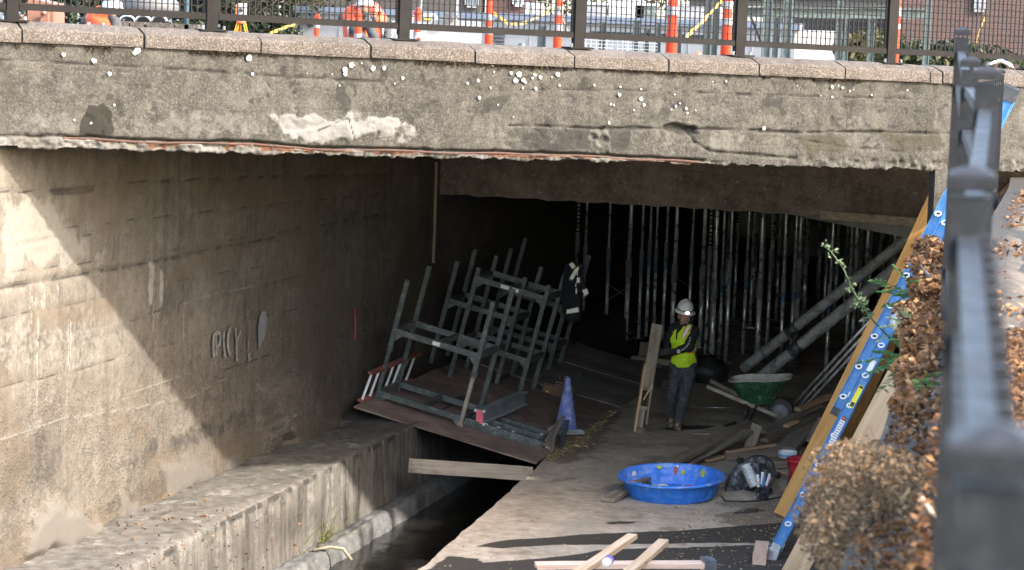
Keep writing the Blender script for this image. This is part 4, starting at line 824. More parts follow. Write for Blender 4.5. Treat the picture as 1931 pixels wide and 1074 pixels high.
for row, Y in enumerate((43.6, 45.0, 46.4, 47.9, 49.5, 51.2, 53)):
    x0 = E0[0] + ED[0] * (Y - E0[1]) + .1
    for k in range(11):
        X_ = x0 + .15 + k * .68 + rr.uniform(-.1, .1) + .3 * (row % 2); o = copy_tree(protos[rr.randrange(4)]); o['label'] = 'dim steel shoring prop in the far dark rows behind the others'; o.location = (X_, Y + rr.uniform(-.3, .3), 0); o.rotation_euler = (0, 0, rr.uniform(0, 6))
# diagonal braces tying the far props
for k, (a, c) in enumerate((((1125, 520), (1205, 575)), ((1110, 590), (1200, 530)), ((1240, 500), (1330, 560)))):
    mb = MB(); mb.tube(atY(*a, 43), atY(*c, 43), .014, 6); tag(mb.build('brace_rod', M['propdark'], None, True), 'thin diagonal brace rod between far shoring props', 'brace', 'brace rods between the props')
# big pipes leaning
def pipe(label, p, q, r, cuff=None):
    root = thing('steel_pipe', label, 'pipe', p); mb = MB(); n = 20; x, y, z = axes(p, q)
    mb.tube(p, q, r, n, cap=False); mb.tube(p + x * .01, q - x * .01, r * .9, n, cap=False); part(mb, 'pipe_body', M['pipe'], root, True)
    if cuff: mb = MB(); c = p + (q - p) * cuff; mb.tube(c - x * .09, c + x * .09, r * 1.14, n); mb.tube(c - x * .1, c - x * .06, r * 1.25, n); mb.tube(c + x * .06, c + x * .1, r * 1.25, n); part(mb, 'coupling', M['propdark'], root, True)
    return root
p = onz(1428, 716, .10); q = atY(1722, 478, 35.2); pipe('thick shiny steel pipe with a coupling leaning up to the right behind the wheelbarrow', p, q, .088, .26)
p = onz(1405, 700, .12) + V(0, .3, 0); q = atY(1722, 440, 36.2); pipe('second thick steel pipe leaning behind the shiny one, in shade', p, q, .08, .3)
for k, (a, c) in enumerate((((1484, 775), (1655, 588)), ((1492, 780), (1660, 598)), ((1502, 782), (1664, 608)))):
    mb = MB(); mb.tube(onz(*a, .05), atY(*c, 32.6), .022, 8); tag(mb.build('thin_pipe', M['pipe'], None, True), ('topmost', 'middle', 'lowest')[k] + ' of three thin grey pipes leaning side by side toward the blue ladder', 'pipe', 'thin pipes leaning by the ladder')
# dark lump, timber cribbing and little things deep on the floor
def lump(name, label, cat, c, r, mat, seed=1, n=24, m=14):
    mb = MB(); mb.ball((0, 0, 0), r, n, m); v = np.array(mb.v); k = 1 + (fbm(v[:, 0] * 9 + 5, v[:, 1] * 9 + v[:, 2] * 7 + 5, 4, seed) - .5) * .7; mb.v = [tuple(a * s) for a, s in zip(v, k)]
    mb.v = [(x_ + c[0], y_ + c[1], max(z_, -r[2] * .85) + c[2]) for x_, y_, z_ in mb.v]; return tag(mb.build(name, mat, None, True), label, cat)
p = onz(1335, 724, 0); lump('tarp_heap', 'black heap of bagged material on the floor behind the worker', 'heap', p + V(0, .2, .18), (.32, .25, .22), M['black'], 4)
for k, (a, c, w, h, lab) in enumerate((((1190, 682), (1242, 690), .14, .07, 'lowest brown board of the small crib left of the worker'), ((1236, 680), (1270, 684), .14, .09, 'brown board of the crib seen between plank and worker'), ((1193, 673), (1226, 677), .12, .05, 'upper brown board of the small crib'))):
    board(lab, onz(*a, .05 + .05 * k), onz(*c, .05 + .05 * k), w, h, M['wood_old'])
p = onz(1211, 672, .12); board('short upright brown timber block standing on the small crib', p, p + V(.02, 0, .24), .12, .09, M['wood_old'], (0, 1, 0))
p = onz(1345, 769, .02); mb = MB(); mb.tube(p + V(-.3, 0, 0), p + V(.55, .05, .01), .012, 6); tag(mb.build('thin_bar', M['galv'], None, True), 'thin pale steel bar lying on the floor left of the wheelbarrow', 'bar')
p = onz(1368, 756, .05); mb = MB(); mb.tube(p, p + V(0, -.03, .005), .03, 12); mb.tube(p + V(.12, 0, -.03), p + V(.12, 0, .1), .012, 6); tag(mb.build('pipe_fitting', M['galv'], None, True), 'small round steel pipe fitting on the floor by the wheelbarrow handle', 'fitting')

# ================================================================== wheelbarrow
wc = onz(1459, 800, 0); wa = unit(V(1, -.16, 0)); wb = V(.16, 1, 0) / math.hypot(1, .16); root = thing('wheelbarrow', 'green wheelbarrow with a cement-whitened rim and wooden handles', 'wheelbarrow', wc)
def wl(a, b_, z): return wc + wa * a + wb * b_ + V(0, 0, z)
def tray(sc, z0, dz):
    R = []
    for t in np.linspace(0, 1, 7):
        lo, hi = (-.44 - .20 * t, -.03 + .25 * t); hw = (.19 + .13 * t) * sc; z = z0 + t * .34
        R.append([wl((lo + hi) / 2 + (hi - lo) / 2 * sc * np.sign(math.cos(a)) * abs(math.cos(a)) ** .55, hw * np.sign(math.sin(a)) * abs(math.sin(a)) ** .55, z + dz + .05 * t * math.cos(a)) for a in np.linspace(0, 2 * math.pi, 29)[:-1]])
    return R
mb = MB(); mb.rings(tray(1, .30, 0), cap=False); Rr = tray(1, .30, 0)[0]; mb.add(Rr, [tuple(range(len(Rr)))]); part(mb, 'tray', M['barrowgreen'], root, True)
mb = MB(); Rr = tray(.965, .31, .003); mb.rings(Rr, cap=False); mb.add(Rr[0], [tuple(range(len(Rr[0])))]); part(mb, 'tray_lining', M['barrowdust'], root, True)
mb = MB(); Rr = tray(1.01, .30, 0)[-1]; mb.path(Rr + [Rr[0]], .013, 6); part(mb, 'rim', M['barrowdust'], root, True)
for s in (1, -1):
    mb = MB(); mb.bar(wl(-.93, .28 * s, .52), wl(.06, .09 * s, .13), .04, .05); part(mb, 'handle', M['wood_grey'], root)
    mb = MB(); mb.path([wl(-.38, .22 * s, .30), wl(-.40, .25 * s, .02), wl(-.34, .25 * s, .0), wl(-.24, .2 * s, .28)], .016, 6); part(mb, 'leg', M['black'], root, True)
    mb = MB(); mb.bar(wl(-.02, .1 * s, .16), wl(-.12, .13 * s, .34), .03, .02); part(mb, 'brace', M['black'], root)
mb = MB(); mb.lathe([(.11, -.04), (.165, -.045), (.185, -.02), (.185, .02), (.165, .045), (.11, .04)], wl(.08, 0, .185), (wa, V(0, 0, 1), wb), 26); wh = part(mb, 'tyre', M['rubber'], root, True)
mb = MB(); mb.lathe([(.012, -.05), (.03, -.05), (.05, -.02), (.112, -.03), (.112, .03), (.05, .02), (.03, .05), (.012, .05)], wl(.08, 0, .185), (wa, V(0, 0, 1), wb), 20); part(mb, 'rim', M['conebase'], wh, True)
mb = MB(); mb.bar(wl(.03, -.2, .04), wl(.20, .2, .04), .02, .02); part(mb, 'toe_bar', M['galv'], root)

# ================================================================== wading pool and the black tub
pc0 = onz(1266, 932, 0.02); root = thing('wading_pool', 'round blue plastic wading pool with fish prints, standing on the concrete', 'wading pool', pc0, (math.radians(1.5), math.radians(-2.5), .3))
n = 132; rows = [(.505, 0), (.515, .012)] + [(.52 + .07 * t, .02 + .205 * t) for t in np.linspace(0, 1, 13)]
def poolring(r, h, inn, k):
    out = []
    for i in range(n):
        a = 2 * math.pi * i / n; ph = (i % 11) / 11.0; panel = 1.0 if .1 < ph < .9 else 0.0
        wav = panel * .006 * max(0, math.sin(2 * math.pi * (h / .075 + .16 * math.cos(2 * math.pi * (ph - .5))))) if .03 < h < .2 else 0
        rib = -.008 * (1 - panel) if .02 < h < .21 else 0
        q = r + rib + wav - inn; out.append(V(q * math.cos(a), q * math.sin(a), h + (.006 if inn else 0)))
    return out
mb = MB(); mb.rings([poolring(r, h, 0, 0) for r, h in rows], cap=False); mb.add(poolring(.505, 0, 0, 0), [tuple(range(n))]); link('pool_wall', mb.mesh('pool_wall', (0, 0, 0), True), M['pool'], root)
mb = MB(); mb.rings([poolring(r, h, .006, 0) for r, h in rows], cap=False); mb.add(poolring(.505, 0.0, .006, 0), [tuple(range(n))]); link('pool_lining', mb.mesh('pool_lining', (0, 0, 0), True), M['poolin'], root)
mb = MB(); mb.lathe([(.583, .226), (.586, .236), (.60, .243), (.618, .240), (.628, .228), (.628, .214), (.622, .208), (.60, .212), (.592, .222)], (0, 0, 0), None, 96); link('rim', mb.mesh('rim', (0, 0, 0), True), M['poolin'], root)
def decal(nm, mat, ang, h, w, hh, r=.61, slope=0):
    w *= .75; hh *= .75; mb = MB(); lo = []; 
    for t in np.linspace(0, 2 * math.pi, 15)[:-1]:
        a = ang + w * .5 * math.cos(t) / r; z = hh * .5 * math.sin(t); lo.append((a, z))
    top = h > .23
    pts = [V((r + (z if top else 0)) * math.cos(a), (r + (z if top else 0)) * math.sin(a), (h - abs(z) * .1 if top else h + z)) for a, z in lo]
    c = V(r * math.cos(ang), r * math.sin(ang), 0); mb.prism(pts, V(0, 0, .002) if top else -unit(c) * .003); link(nm, mb.mesh(nm), mat, root)
for ang, mt, w, h in ((-1.95, 'yellowgreen', .09, .045), (-1.78, 'redprint', .04, .04), (-1.30, 'redprint', .13, .035), (-1.42, 'white', .035, .03), (-2.5, 'redprint', .06, .035), (-2.42, 'yellow', .03, .025), (1.75, 'yellowgreen', .08, .045), (1.1, 'redprint', .08, .04)): decal('rim_print', M[mt], ang - .3, .2465, w, h)
for ang, mt, w, h, z in ((1.78, 'yellowgreen', .09, .06, .205), (1.42, 'redprint', .06, .12, .17), (1.38, 'white', .04, .04, .215), (1.25, 'yellowgreen', .07, .08, .15), (.75, 'yellowgreen', .09, .13, .17)): decal('wall_print', M[mt], ang - .3, z, w, h, .553 - (.225 - z) * .33)
decal('paper_tag', M['paper'], 2.45 - .3, .17, .11, .08, .548)
for k, (a, mt) in enumerate((((-.20, .06), 'black'), ((-.05, .02), 'blackdusty'))):
    lump('trash_bag' if k == 0 else 'plastic_wrapper', ('small black crumpled bag inside the blue pool', 'crumpled clear wrapper inside the blue pool')[k], 'trash', pc0 + V(-.27 + .16 * k, .02, .07), ((.06, .05, .07), (.09, .06, .05))[k], (M['black'], M['white'])[k], 9 + k, 14, 8)
tc = onz(1415, 905, .16); tn = unit(V(-.60, -.52, .62)); tx, ty = unit(np.cross(V(0, 0, 1), tn)), None; ty = np.cross(tn, tx)
root = thing('black_tub', 'round black ribbed plastic tub tipped on its side with litter in it', 'tub', tc)
mb = MB(); n = 60; R = []
for r, h in ((.03, -.17), (.17, -.17), (.20, -.155), (.235, -.10), (.27, -.03), (.30, .0), (.335, .008), (.34, -.01)):
    R.append([tc + tn * h + (r * (1 - (.05 if (i % 5 < 2 and -.16 < h < -.02) else 0))) * (math.cos(2 * math.pi * i / n) * tx + math.sin(2 * math.pi * i / n) * ty) for i in range(n)])
mb.rings(R, cap=False); mb.add(R[0], [tuple(range(n))]); part(mb, 'bowl', M['blackdusty'], root, True)
mb = MB(); mb.path([tc + tn * .005 + .335 * (math.cos(a) * tx + math.sin(a) * ty) for a in np.linspace(0, 2 * math.pi, 49)], .014, 6); part(mb, 'rim', M['black'], root, True)
for a in (.4, 2.5, 4.4): mb = MB(); p = tc + .36 * (math.cos(a) * tx + math.sin(a) * ty); mb.box(p, (.09, .06, .07), (tx, ty, tn)); part(mb, 'clip', M['black'], root)
mb = MB(); mb.box(tc - tn * .2 + V(.05, .02, -.05), (.2, .18, .12)); part(mb, 'base_block', M['black'], root)
q0 = tc + tn * .06 - tx * .13 + ty * .15; q1 = tc - tn * .10 + tx * .02 - ty * .02; mb = MB(); pts = [q0 + (q1 - q0) * t for t in np.linspace(0, 1, 33)]; mb.path(pts, [.062 + .009 * (i % 4 < 2) for i in range(33)], 16); tag(mb.build('ribbed_tube', plain('clear_ribbed_plastic', (.55, .54, .52), .3, .2, .15), None, True), 'pale ribbed tube end lying in the black tub', 'tube')
for k in range(5):
    mb = MB(); p = tc - tn * .10 + tx * (.07 + .035 * k) + ty * (-.02 + .04 * (k % 2)); d = unit(tn * .4 + ty * .8 + tx * (.15 * k - .3)); mb.bar(p, p + d * .15, .035, .015, tn); tag(mb.build('paper_packet', (M['paper'], M['white'], M['bluemark'], M['paper'], M['pink'])[k]), 'small printed paper packets dropped in the black tub', 'packet', 'packets in the black tub')
cg = onz(1439, 930, .09); root = thing('wire_cage', 'small black wire cage on the floor beside the black tub', 'cage', cg)
for a in range(6):
    mb = MB(); mb.path([cg + .075 * V(math.cos(a * 1.047) * math.sin(t), math.sin(a * 1.047) * math.sin(t), math.cos(t)) for t in np.linspace(.1, 3.04, 9)], .007, 5); part(mb, 'wire', M['black'], root)
for h in (-.04, .03): mb = MB(); mb.path([cg + V(math.sqrt(.0056 - h * h) * math.cos(t), math.sqrt(.0056 - h * h) * math.sin(t), h) for t in np.linspace(0, 6.283, 17)], .007, 5); part(mb, 'ring_wire', M['black'], root)
mb = MB(); mb.path([onz(x_, y_, .015) for x_, y_ in ((1360, 935), (1368, 944), (1400, 945), (1430, 944), (1470, 937), (1500, 932))], .008, 6); tag(mb.build('power_cord', M['black'], None, True), 'thin black cord lying on the floor below the black tub', 'cord')

# ================================================================== heap of old boards
W_ = lambda x, y, z: onz(x, y, z)
for lab, a, c, za, zc, w, h, mt in (
 ('long weathered plank reaching forward past the blue pool, with a fresh orange cut end', (1147, 942), (1412, 797), .035, .30, .15, .05, 'wood_old'),
 ('long grey plank just behind the one by the pool', (1266, 885), (1412, 812), .03, .26, .13, .05, 'wood_grey'),
 ('thin weathered plank lying low at the left of the heap', (1226, 878), (1345, 838), .03, .05, .12, .03, 'wood_old'),
 ('grey plank below the wheelbarrow legs', (1330, 848), (1425, 800), .10, .22, .10, .05, 'wood_grey'),
 ('longest grey plank on top of the heap, rising toward the ladder', (1437, 812), (1545, 764), .16, .34, .12, .045, 'wood_grey'),
 ('bowed grey-brown plank below the top plank of the heap', (1441, 830), (1557, 777), .16, .30, .12, .04, 'wood_old'),
 ('wide rotten plank with a white chip at its end', (1482, 845), (1530, 800), .08, .22, .26, .04, 'wood_grey'),
 ('fresh orange board on top of the heap beside the ladder', (1504, 772), (1566, 746), .34, .44, .10, .045, 'wood_new'),
 ('short fresh board tucked under the orange one', (1547, 758), (1566, 772), .30, .28, .09, .04, 'wood_new'),
 ('pale thin strip of fresh wood in front of the upright block', (1370, 852), (1462, 838), .12, .16, .06, .03, 'wood_new'),
 ('short pale offcut at the left front of the heap', (1333, 868), (1374, 858), .03, .05, .07, .03, 'wood_new'),
 ('dark low plank under the thin fresh strip', (1368, 860), (1475, 852), .06, .07, .06, .11, 'wood_old'),
 ('low brown timber at the front of the heap by the red bucket', (1440, 876), (1500, 872), .06, .06, .12, .09, 'wood_old'),
 ('small orange-ended offcut beside the upright block', (1343, 838), (1400, 822), .12, .20, .08, .05, 'wood_pale'),
 ('short plank end poking out between the grey planks', (1482, 803), (1502, 794), .26, .30, .07, .03, 'wood_new'),
 ('dark plank at the back of the heap beside the leaning plank', (1528, 830), (1550, 790), .12, .30, .10, .05, 'wood_old'),
 ('small flat grey block lying right of the long plank', (1311, 892), (1322, 880), .02, .02, .13, .04, 'wood_grey'),
 ('small grey wooden block beside the red bucket', (1476, 912), (1494, 906), .05, .05, .10, .10, 'wood_grey'),
 ('broken brown board under the rotten wide plank', (1455, 845), (1520, 818), .05, .10, .14, .05, 'wood_old'),
 ('thin splinter of pale wood near the worker\'s feet', (1305, 817), (1338, 818), .008, .008, .025, .012, 'wood_new'),
 ('pink-brown wooden block at the foot of the blue ladder', (1432, 1054), (1437, 1030), .06, .06, .14, .12, 'wood_pink')):
    board(lab, W_(*a, za), W_(*c, zc), w, h, M[mt])
p = onz(1411, 850, .0); board('thick upright block of timber leaning against the heap', p, atY(1427, 801, p[1] + .12), .14, .10, M['wood_old'], (0, -1, .2))
p = onz(1454, 884, .14); mb = MB(); q = onz(1497, 902, .06); mb.path([p, (p + q) / 2 + V(0, 0, .015), q], [.022, .02, .018], 8); tag(mb.build('branch', M['wood_new'], None, True), 'short bare branch sticking out of the heap toward the red bucket', 'branch')
p = onz(1485, 862, .16); root = thing('paint_tray', 'crumpled white and blue plastic container on the boards above the red bucket', 'container', p)
mb = MB(); mb.lathe([(.10, 0), (.115, .05), (.12, .075)], p, None, 18, cap=False); mb.lathe([(.0, .004), (.1, .004)], p, None, 18); part(mb, 'container_body', M['white'], root, True)
mb = MB(); mb.lathe([(.1185, .02), (.1225, .05)], p, None, 18); part(mb, 'blue_label', plain('pale_blue_label', (.10, .35, .55), .5), root, True)
bc = onz(1512, 928, 0); root = thing('red_bucket', 'red plastic bucket half hidden behind the leaning planks', 'bucket', bc)
mb = MB(); mb.lathe([(.0, .01), (.15, .01), (.185, .40), (.175, .40), (.145, .02), (.0, .02)], bc, None, 30); part(mb, 'bucket_body', M['red'], root, True)
mb = MB(); mb.lathe([(.184, .36), (.20, .365), (.205, .40), (.19, .41), (.178, .40)], bc, None, 30); part(mb, 'rim', M['red'], root, True)
mb = MB(); mb.path([bc + V(.2 * math.cos(t), -.06 * math.sin(t) - .05, .38 - .2 * math.sin(t)) for t in np.linspace(0, math.pi, 12)], .006, 5); part(mb, 'handle', M['black'], root)

# ================================================================== blue extension ladder and leaning planks
F0 = onz(1449, 1050, .02); bwn = unit(V(.968, -.25, 0))                  # foot; the ladder leans to the right against the bank
KS = 1.15; LT = onpl(1906, 172, F0, V(.25, .968, 0)); ld = unit(LT - F0); LL = float(np.linalg.norm(LT - F0)); la = V(.25, .968, 0); lw_ = unit(np.cross(ld, la)); lw_ = lw_ if lw_[0] > 0 else -lw_
root = thing('extension_ladder', 'blue fibreglass extension ladder leaning against the bank beside the bridge', 'ladder', F0)
def lp(t, a=0.0, w=0.0): return F0 + ld * t + la * a + lw_ * (w * KS + .02)
fly = LL * .315
for k, (aa, nm) in enumerate(((0.0, 'rail'), (.42, 'rail'))):
    mb = MB(); mb.bar(lp(.12, aa, 0), lp(LL - .1, aa, 0), .03, .090 * KS, lw_); mb.bar(lp(.12, aa - .012, .043), lp(LL - .1, aa - .012, .043), .045, .008, lw_); mb.bar(lp(.12, aa - .012, -.043), lp(LL - .1, aa - .012, -.043), .045, .008, lw_); part(mb, nm, M['ladderblue'], root)
    mb = MB(); mb.bar(lp(fly, aa + .02, -.085), lp(LL + .0, aa + .02, -.085), .03, .080 * KS, lw_); mb.bar(lp(fly, aa + .008, -.122), lp(LL, aa + .008, -.122), .05, .008, lw_); part(mb, 'fly_rail', M['ladderblue'], root)
    mb = MB(); mb.box(lp(.07, aa, 0), (.2, .04, .1), (ld, la, lw_)); mb.prism([lp(-.03, aa - .025, -.06), lp(.1, aa - .025, -.05), lp(.1, aa - .025, .05), lp(-.03, aa - .025, .06)], la * .05); part(mb, 'foot', M['alu'], root)
    mb = MB(); mb.box(lp(LL - .03, aa, -.03), (.14, .07, .17), (ld, la, lw_)); part(mb, 'top_cap', M['black'], root)
def dring(t, w):                                                        # D-shaped rung ends
    mb = MB(); o1 = []; i1 = []; m = 14
    for i in range(m):
        a = 2 * math.pi * i / m; sx_ = .032 * math.cos(a); sy_ = .026 * math.sin(a) if math.sin(a) < 0 else .021 * math.sin(a)
        o1.append(lp(t, -.034, w) + V(0, 0, 1) * sy_ * 1.15 + unit(V(.968, -.25, 0)) * sx_ * 1.15); i1.append(lp(t, -.034, w) + V(0, 0, 1) * sy_ * .62 + unit(V(.968, -.25, 0)) * sx_ * .68)
    mb.rings([[p + la * .03 for p in o1], o1, i1, [p + la * .028 for p in i1]], cap=False); part(mb, 'rung_ring', M['white'], root)
    mb = MB(); mb.prism([p + la * .02 for p in i1], la * .004); part(mb, 'rung_hole', M['black'], root)
    mb = MB(); mb.tube(lp(t, .015, w), lp(t, .42, w), .017, 8); part(mb, 'rung', M['alu'], root)
k = 0
t = .42
while t < LL - .2:
    dring(t, .002)
    if t > fly + .05: dring(t + .05, -.086)
    t += .305 * KS
def lplate(nm, mat, t0, t1, w0, w1, d=-.0355): mb = MB(); mb.prism([lp(t0, d, w0), lp(t1, d, w0), lp(t1, d, w1), lp(t0, d, w1)], la * .003); return part(mb, nm, mat, root)
def t_of(x, y): q = onpl(x, y, F0 - la * .035, la); return float(np.dot(q - F0, ld))
ta, tb_ = t_of(1578, 800), t_of(1602, 745); lplate('warning_label', M['paper'], t_of(1566, 835), t_of(1590, 787), -.012, .034); lplate('label_heading', M['black'], t_of(1589, 792), t_of(1592, 785), -.010, .032, -.0375); lplate('label_heading', M['redprint'], t_of(1590, 790), t_of(1591, 786), -.006, .026, -.039)
lplate('yellow_label', M['yellow'], t_of(1602, 766), t_of(1624, 726), -.004, .040); lplate('label_print', M['black'], t_of(1604, 765), t_of(1607, 757), .002, .036, -.0375); lplate('label_print', M['black'], t_of(1621, 731), t_of(1624, 727), .002, .036, -.0375)
lplate('white_label', M['paper'], t_of(1638, 700), t_of(1650, 680), -.012, .034); lplate('white_label', M['paper'], t_of(1598, 748), t_of(1602, 738), -.055, -.035, -.02); lplate('bracket', M['alu'], t_of(1758, 478), t_of(1763, 462), -.13, .045, -.02)
for k in range(9): lplate('print_line', M['sleeve'], t_of(1568 + k * 2.2, 831 - k * 4.4), t_of(1568.8 + k * 2.2, 829.4 - k * 4.4), -.008, .030, -.0375)
mb = MB(); mb.box(lp(fly, .0, -.085), (.08, .07, .09), (ld, la, lw_)); part(mb, 'rung_lock', M['black'], root)
def lean(label, a, za, c, Yc, w, h, mt, up=None):
    p = onz(*a, za); q = atY(*c, Yc); return board(label, p, q, w, h, M[mt], (-.25, -.968, .1) if up is None else up, None, 'leaning_plank')
lean('long golden plank leaning against the bank just left of the blue ladder', (1476, 972), .03, (1784, 338), 26.3, .21, .045, 'wood_gold')
lean('darker golden plank leaning behind the blue ladder', (1590, 838), .1, (1716, 560), 25.6, .17, .045, 'wood_gold')
lean('broad pale plank leaning right of the blue ladder above the dry bush', (1492, 1090), .03, (1706, 690), 22.6, .24, .045, 'wood_pale')
mb = MB(); mb.tube(onz(1678, 905, .6), atY(1682, 790, 20), .02, 8); tag(mb.build('upright_pipe', M['redrail'], None, True), 'short rusty upright pipe beside the pale leaning plank', 'pipe')

# ================================================================== sawhorse with boards in the foreground
SZ = 1.0
s0 = onz(1010, 1066, SZ); s1 = onz(1338, 1064, SZ); root = thing('sawhorse', 'sawhorse of pink lumber with a dark steel bracket at its right end', 'sawhorse', (s0 + s1) / 2 * V(1, 1, 0))
board('', s0, s1, .14, .04, M['wood_pink'], (0, 0, 1), name='top_beam', parent=root)
x, y, z = axes(s0, s1); mb = MB(); mb.bar(s1 - x * .06, s1 + x * .04, .17, .10); part(mb, 'bracket', M['propdark'], root)
for p in (s0 + x * .15, s1 - x * .05):
    for s in (1, -1): board('', p - V(0, 0, .03), p * V(1, 1, 0) + y * s * .35 + V(0, 0, .0), .09, .04, M['wood_pink'], (1, 0, 0), name='leg', parent=root)
board('pale board lying across the sawhorse, left of the pair', onz(1040, 1110, SZ + .045), onz(1193, 1010, SZ + .05), .09, .04, M['wood_pale'])
board('pale board lying across the sawhorse, right of the pair', onz(1165, 1095, SZ + .045), onz(1252, 1020, SZ + .05), .09, .04, M['wood_pale'])
c0 = onz(1143, 1062, SZ + .10); c1 = onz(1165, 1036, SZ + .10); cx = unit(c1 - c0); root = thing('spray_can', 'purple-white spray can lying between the two pale boards', 'spray can', c0)
A_ = axes(c0, c1); A_ = (A_[1], A_[2], A_[0]); mb = MB(); mb.lathe([(.0, .0), (.018, .0), (.036, .02), (.040, .03), (.040, .11), (.036, .12), (.0, .12)], c0, A_, 20); part(mb, 'can', M['white'], root, True)
mb = MB(); mb.lathe([(.0405, .035), (.0412, .05), (.0412, .09), (.0405, .105)], c0, A_, 20); part(mb, 'lavender_label', plain('lavender_print', (.30, .22, .50), .45), root, True)
mb = MB(); mb.lathe([(.041, .105), (.042, .125), (.034, .165), (.0, .17)], c0, A_, 20); part(mb, 'cap', plain('violet_cap', (.13, .07, .32), .4), root, True)
# ================================================================== the worker
from mathutils.bvhtree import BVHTree
PY = 32.5
def q_(x, y, d=0.0): return atY(x, y, PY + d)
def z5(x, y, d=0.0): return q_(1230 + x / 7.16, 550 + y / 7.16, d)
foot = onz(1271, 805, 0)
man = thing('person', 'worker in a white hard hat and lime safety vest walking with an old timber piece', 'person', foot)
hd_c = z5(434, 330, 0)
def ell(p, r, yaw=0.0, tilt=0.0):
    a = Matrix.Rotation(yaw, 3, 'Z') @ Matrix.Rotation(tilt, 3, 'Y'); return (p, r, np.array(a.transposed()))
face = Matrix.Rotation(.15, 3, 'Z')
def hd(x, y, z): v = face @ Vector((x, y, z)); return hd_c + V(v.x, v.y, v.z)
caps = [ell(hd(0, .015, .035), (.076, .095, .10), .15), ell(hd(.0, -.025, -.055), (.058, .062, .065), .15), ell(hd(0, -.045, -.098), (.032, .03, .022), .15), (hd(0, .02, -.06), hd(0, .04, -.17), .055, .06),
        (hd(0, -.085, .01), hd(0, -.103, -.028), .011, .016), ell(hd(.0, -.088, -.062), (.026, .012, .008), .15), ell(hd(.078, .02, -.01), (.012, .022, .032)), ell(hd(-.078, .02, -.01), (.012, .022, .032)),
        ell(hd(.03, -.075, .0), (.022, .014, .016)), ell(hd(-.03, -.075, .0), (.022, .014, .016)), ell(hd(.045, -.05, -.035), (.025, .03, .028)), ell(hd(-.045, -.05, -.035), (.025, .03, .028)),
        ell(hd(0, -.07, .035), (.06, .02, .014))]
sh_l, sh_r = z5(285, 470, .06), z5(580, 510, .02); el_r, wr_r = z5(500, 745, -.17), z5(262, 815, -.22); el_l, wr_l = z5(200, 690, .05), z5(178, 800, -.12)
hip_l, hip_r = z5(330, 1000, .03), z5(510, 1010, .0); kn_l, kn_r = q_(1266, 750, .10), q_(1288, 752, -.10); an_l, an_r = q_(1265, 787, .22), q_(1279, 794, -.02)
chest = z5(425, 640, .02)
caps += [(hd(0, .04, -.17), chest, .06, .11), (chest, (hip_l + hip_r) / 2, .11, .12), (sh_l, el_l, .05, .042), (el_l, wr_l, .042, .03), (sh_r, el_r, .05, .042), (el_r, wr_r, .042, .03), (chest, sh_l, .09, .05), (chest, sh_r, .09, .05),
         (hip_l, kn_l, .075, .052), (kn_l, an_l, .05, .036), (hip_r, kn_r, .075, .052), (kn_r, an_r, .05, .036), (an_l, an_l + V(0, -.1, -.04), .035, .03), (an_r, an_r + V(-.02, -.1, -.04), .035, .03)]
def hand(w, d, up, grip):
    """a palm, four unequal bent fingers and a thumb closing on what it holds"""
    d = unit(d); up = unit(up - np.dot(up, d) * d); s = np.cross(d, up); out = [(w, w + d * .085, .026, .034)]
    for k, L in enumerate((.072, .082, .078, .06)):
        b0 = w + d * .085 + up * (.033 - .022 * k); k1 = b0 + d * L * .5 + s * grip * .012; k2 = k1 + d * L * .25 + s * grip * .035; k3 = k2 + s * grip * .025 - d * .012; out += [(b0, k1, .0115, .0105), (k1, k2, .0105, .0095), (k2, k3, .0095, .008)]
    t0 = w + d * .03 + up * .03; t1 = t0 + d * .035 + up * .03 + s * grip * .02; t2 = t1 + d * .03 + s * grip * .03; return out + [(t0, t1, .014, .012), (t1, t2, .012, .01)]
hr = hand(wr_r, V(-1, -.1, .05), V(0, -.2, 1), -1); hl = hand(wr_l, V(-.6, -.5, -.2), V(0, 0, 1), 1)
body('person_body', caps + hr + hl, M['skin'], man, .0085, 3)
body('glove', [(c[0], c[1], c[2] * 1.14, c[3] * 1.14) for c in hr], M['glove'], man, .006, 1); body('glove', [(c[0], c[1], c[2] * 1.14, c[3] * 1.14) for c in hl], M['glove'], man, .006, 1)
waist = (hip_l + hip_r) / 2
hood = [(sh_l + V(.02, -.02, -.03), el_l, .084, .066), (el_l, wr_l, .062, .042), (sh_r + V(-.03, -.02, -.03), el_r, .088, .07), (el_r, wr_r, .064, .043), (wr_r, wr_r + V(-.02, 0, 0), .046, .046), (wr_l, wr_l + V(-.01, -.01, -.01), .046, .046),
        ell(chest + V(0, .01, .04), (.17, .115, .2)), ell(waist + V(0, 0, .06), (.155, .115, .14)), (hd(.05, .06, -.12), hd(.10, .05, -.02), .06, .05), (hd(-.03, .08, -.12), hd(.03, .09, -.03), .07, .055), (hd(-.09, .03, -.15), hd(.1, .03, -.15), .055, .06), (hd(-.05, -.02, -.18), hd(.06, -.03, -.18), .04, .045)]
slv = body('hoodie', hood, M['blackcloth'], man, .010, 2, .016, 3)
vest = [ell(chest + V(0, .005, .06), (.165, .135, .17)), ell(chest + V(.005, -.005, -.10), (.178, .145, .20)), ell(waist + V(.0, -.0, .085), (.180, .145, .15)), (z5(310, 470, .05), z5(310, 640, .0), .05, .075), (z5(520, 500, .03), z5(540, 670, .03), .05, .075), (z5(305, 465, .05), chest + V(-.02, .02, .1), .045, .08), (z5(525, 490, .03), chest + V(.03, .02, .1), .05, .08)]
vst = body('safety_vest', vest, M['lime'], man, .010, 3, .020, 8)
body('jeans', [(hip_l, kn_l, .100, .074), (kn_l, an_l, .070, .06), (an_l, an_l + V(0, -.01, -.03), .062, .066), (hip_r, kn_r, .104, .076), (kn_r, an_r, .072, .062), (an_r, an_r + V(0, -.01, -.03), .064, .068), ell(waist + V(0, 0, -.02), (.168, .12, .13))], M['jeans'], man, .010, 2, .020, 5)
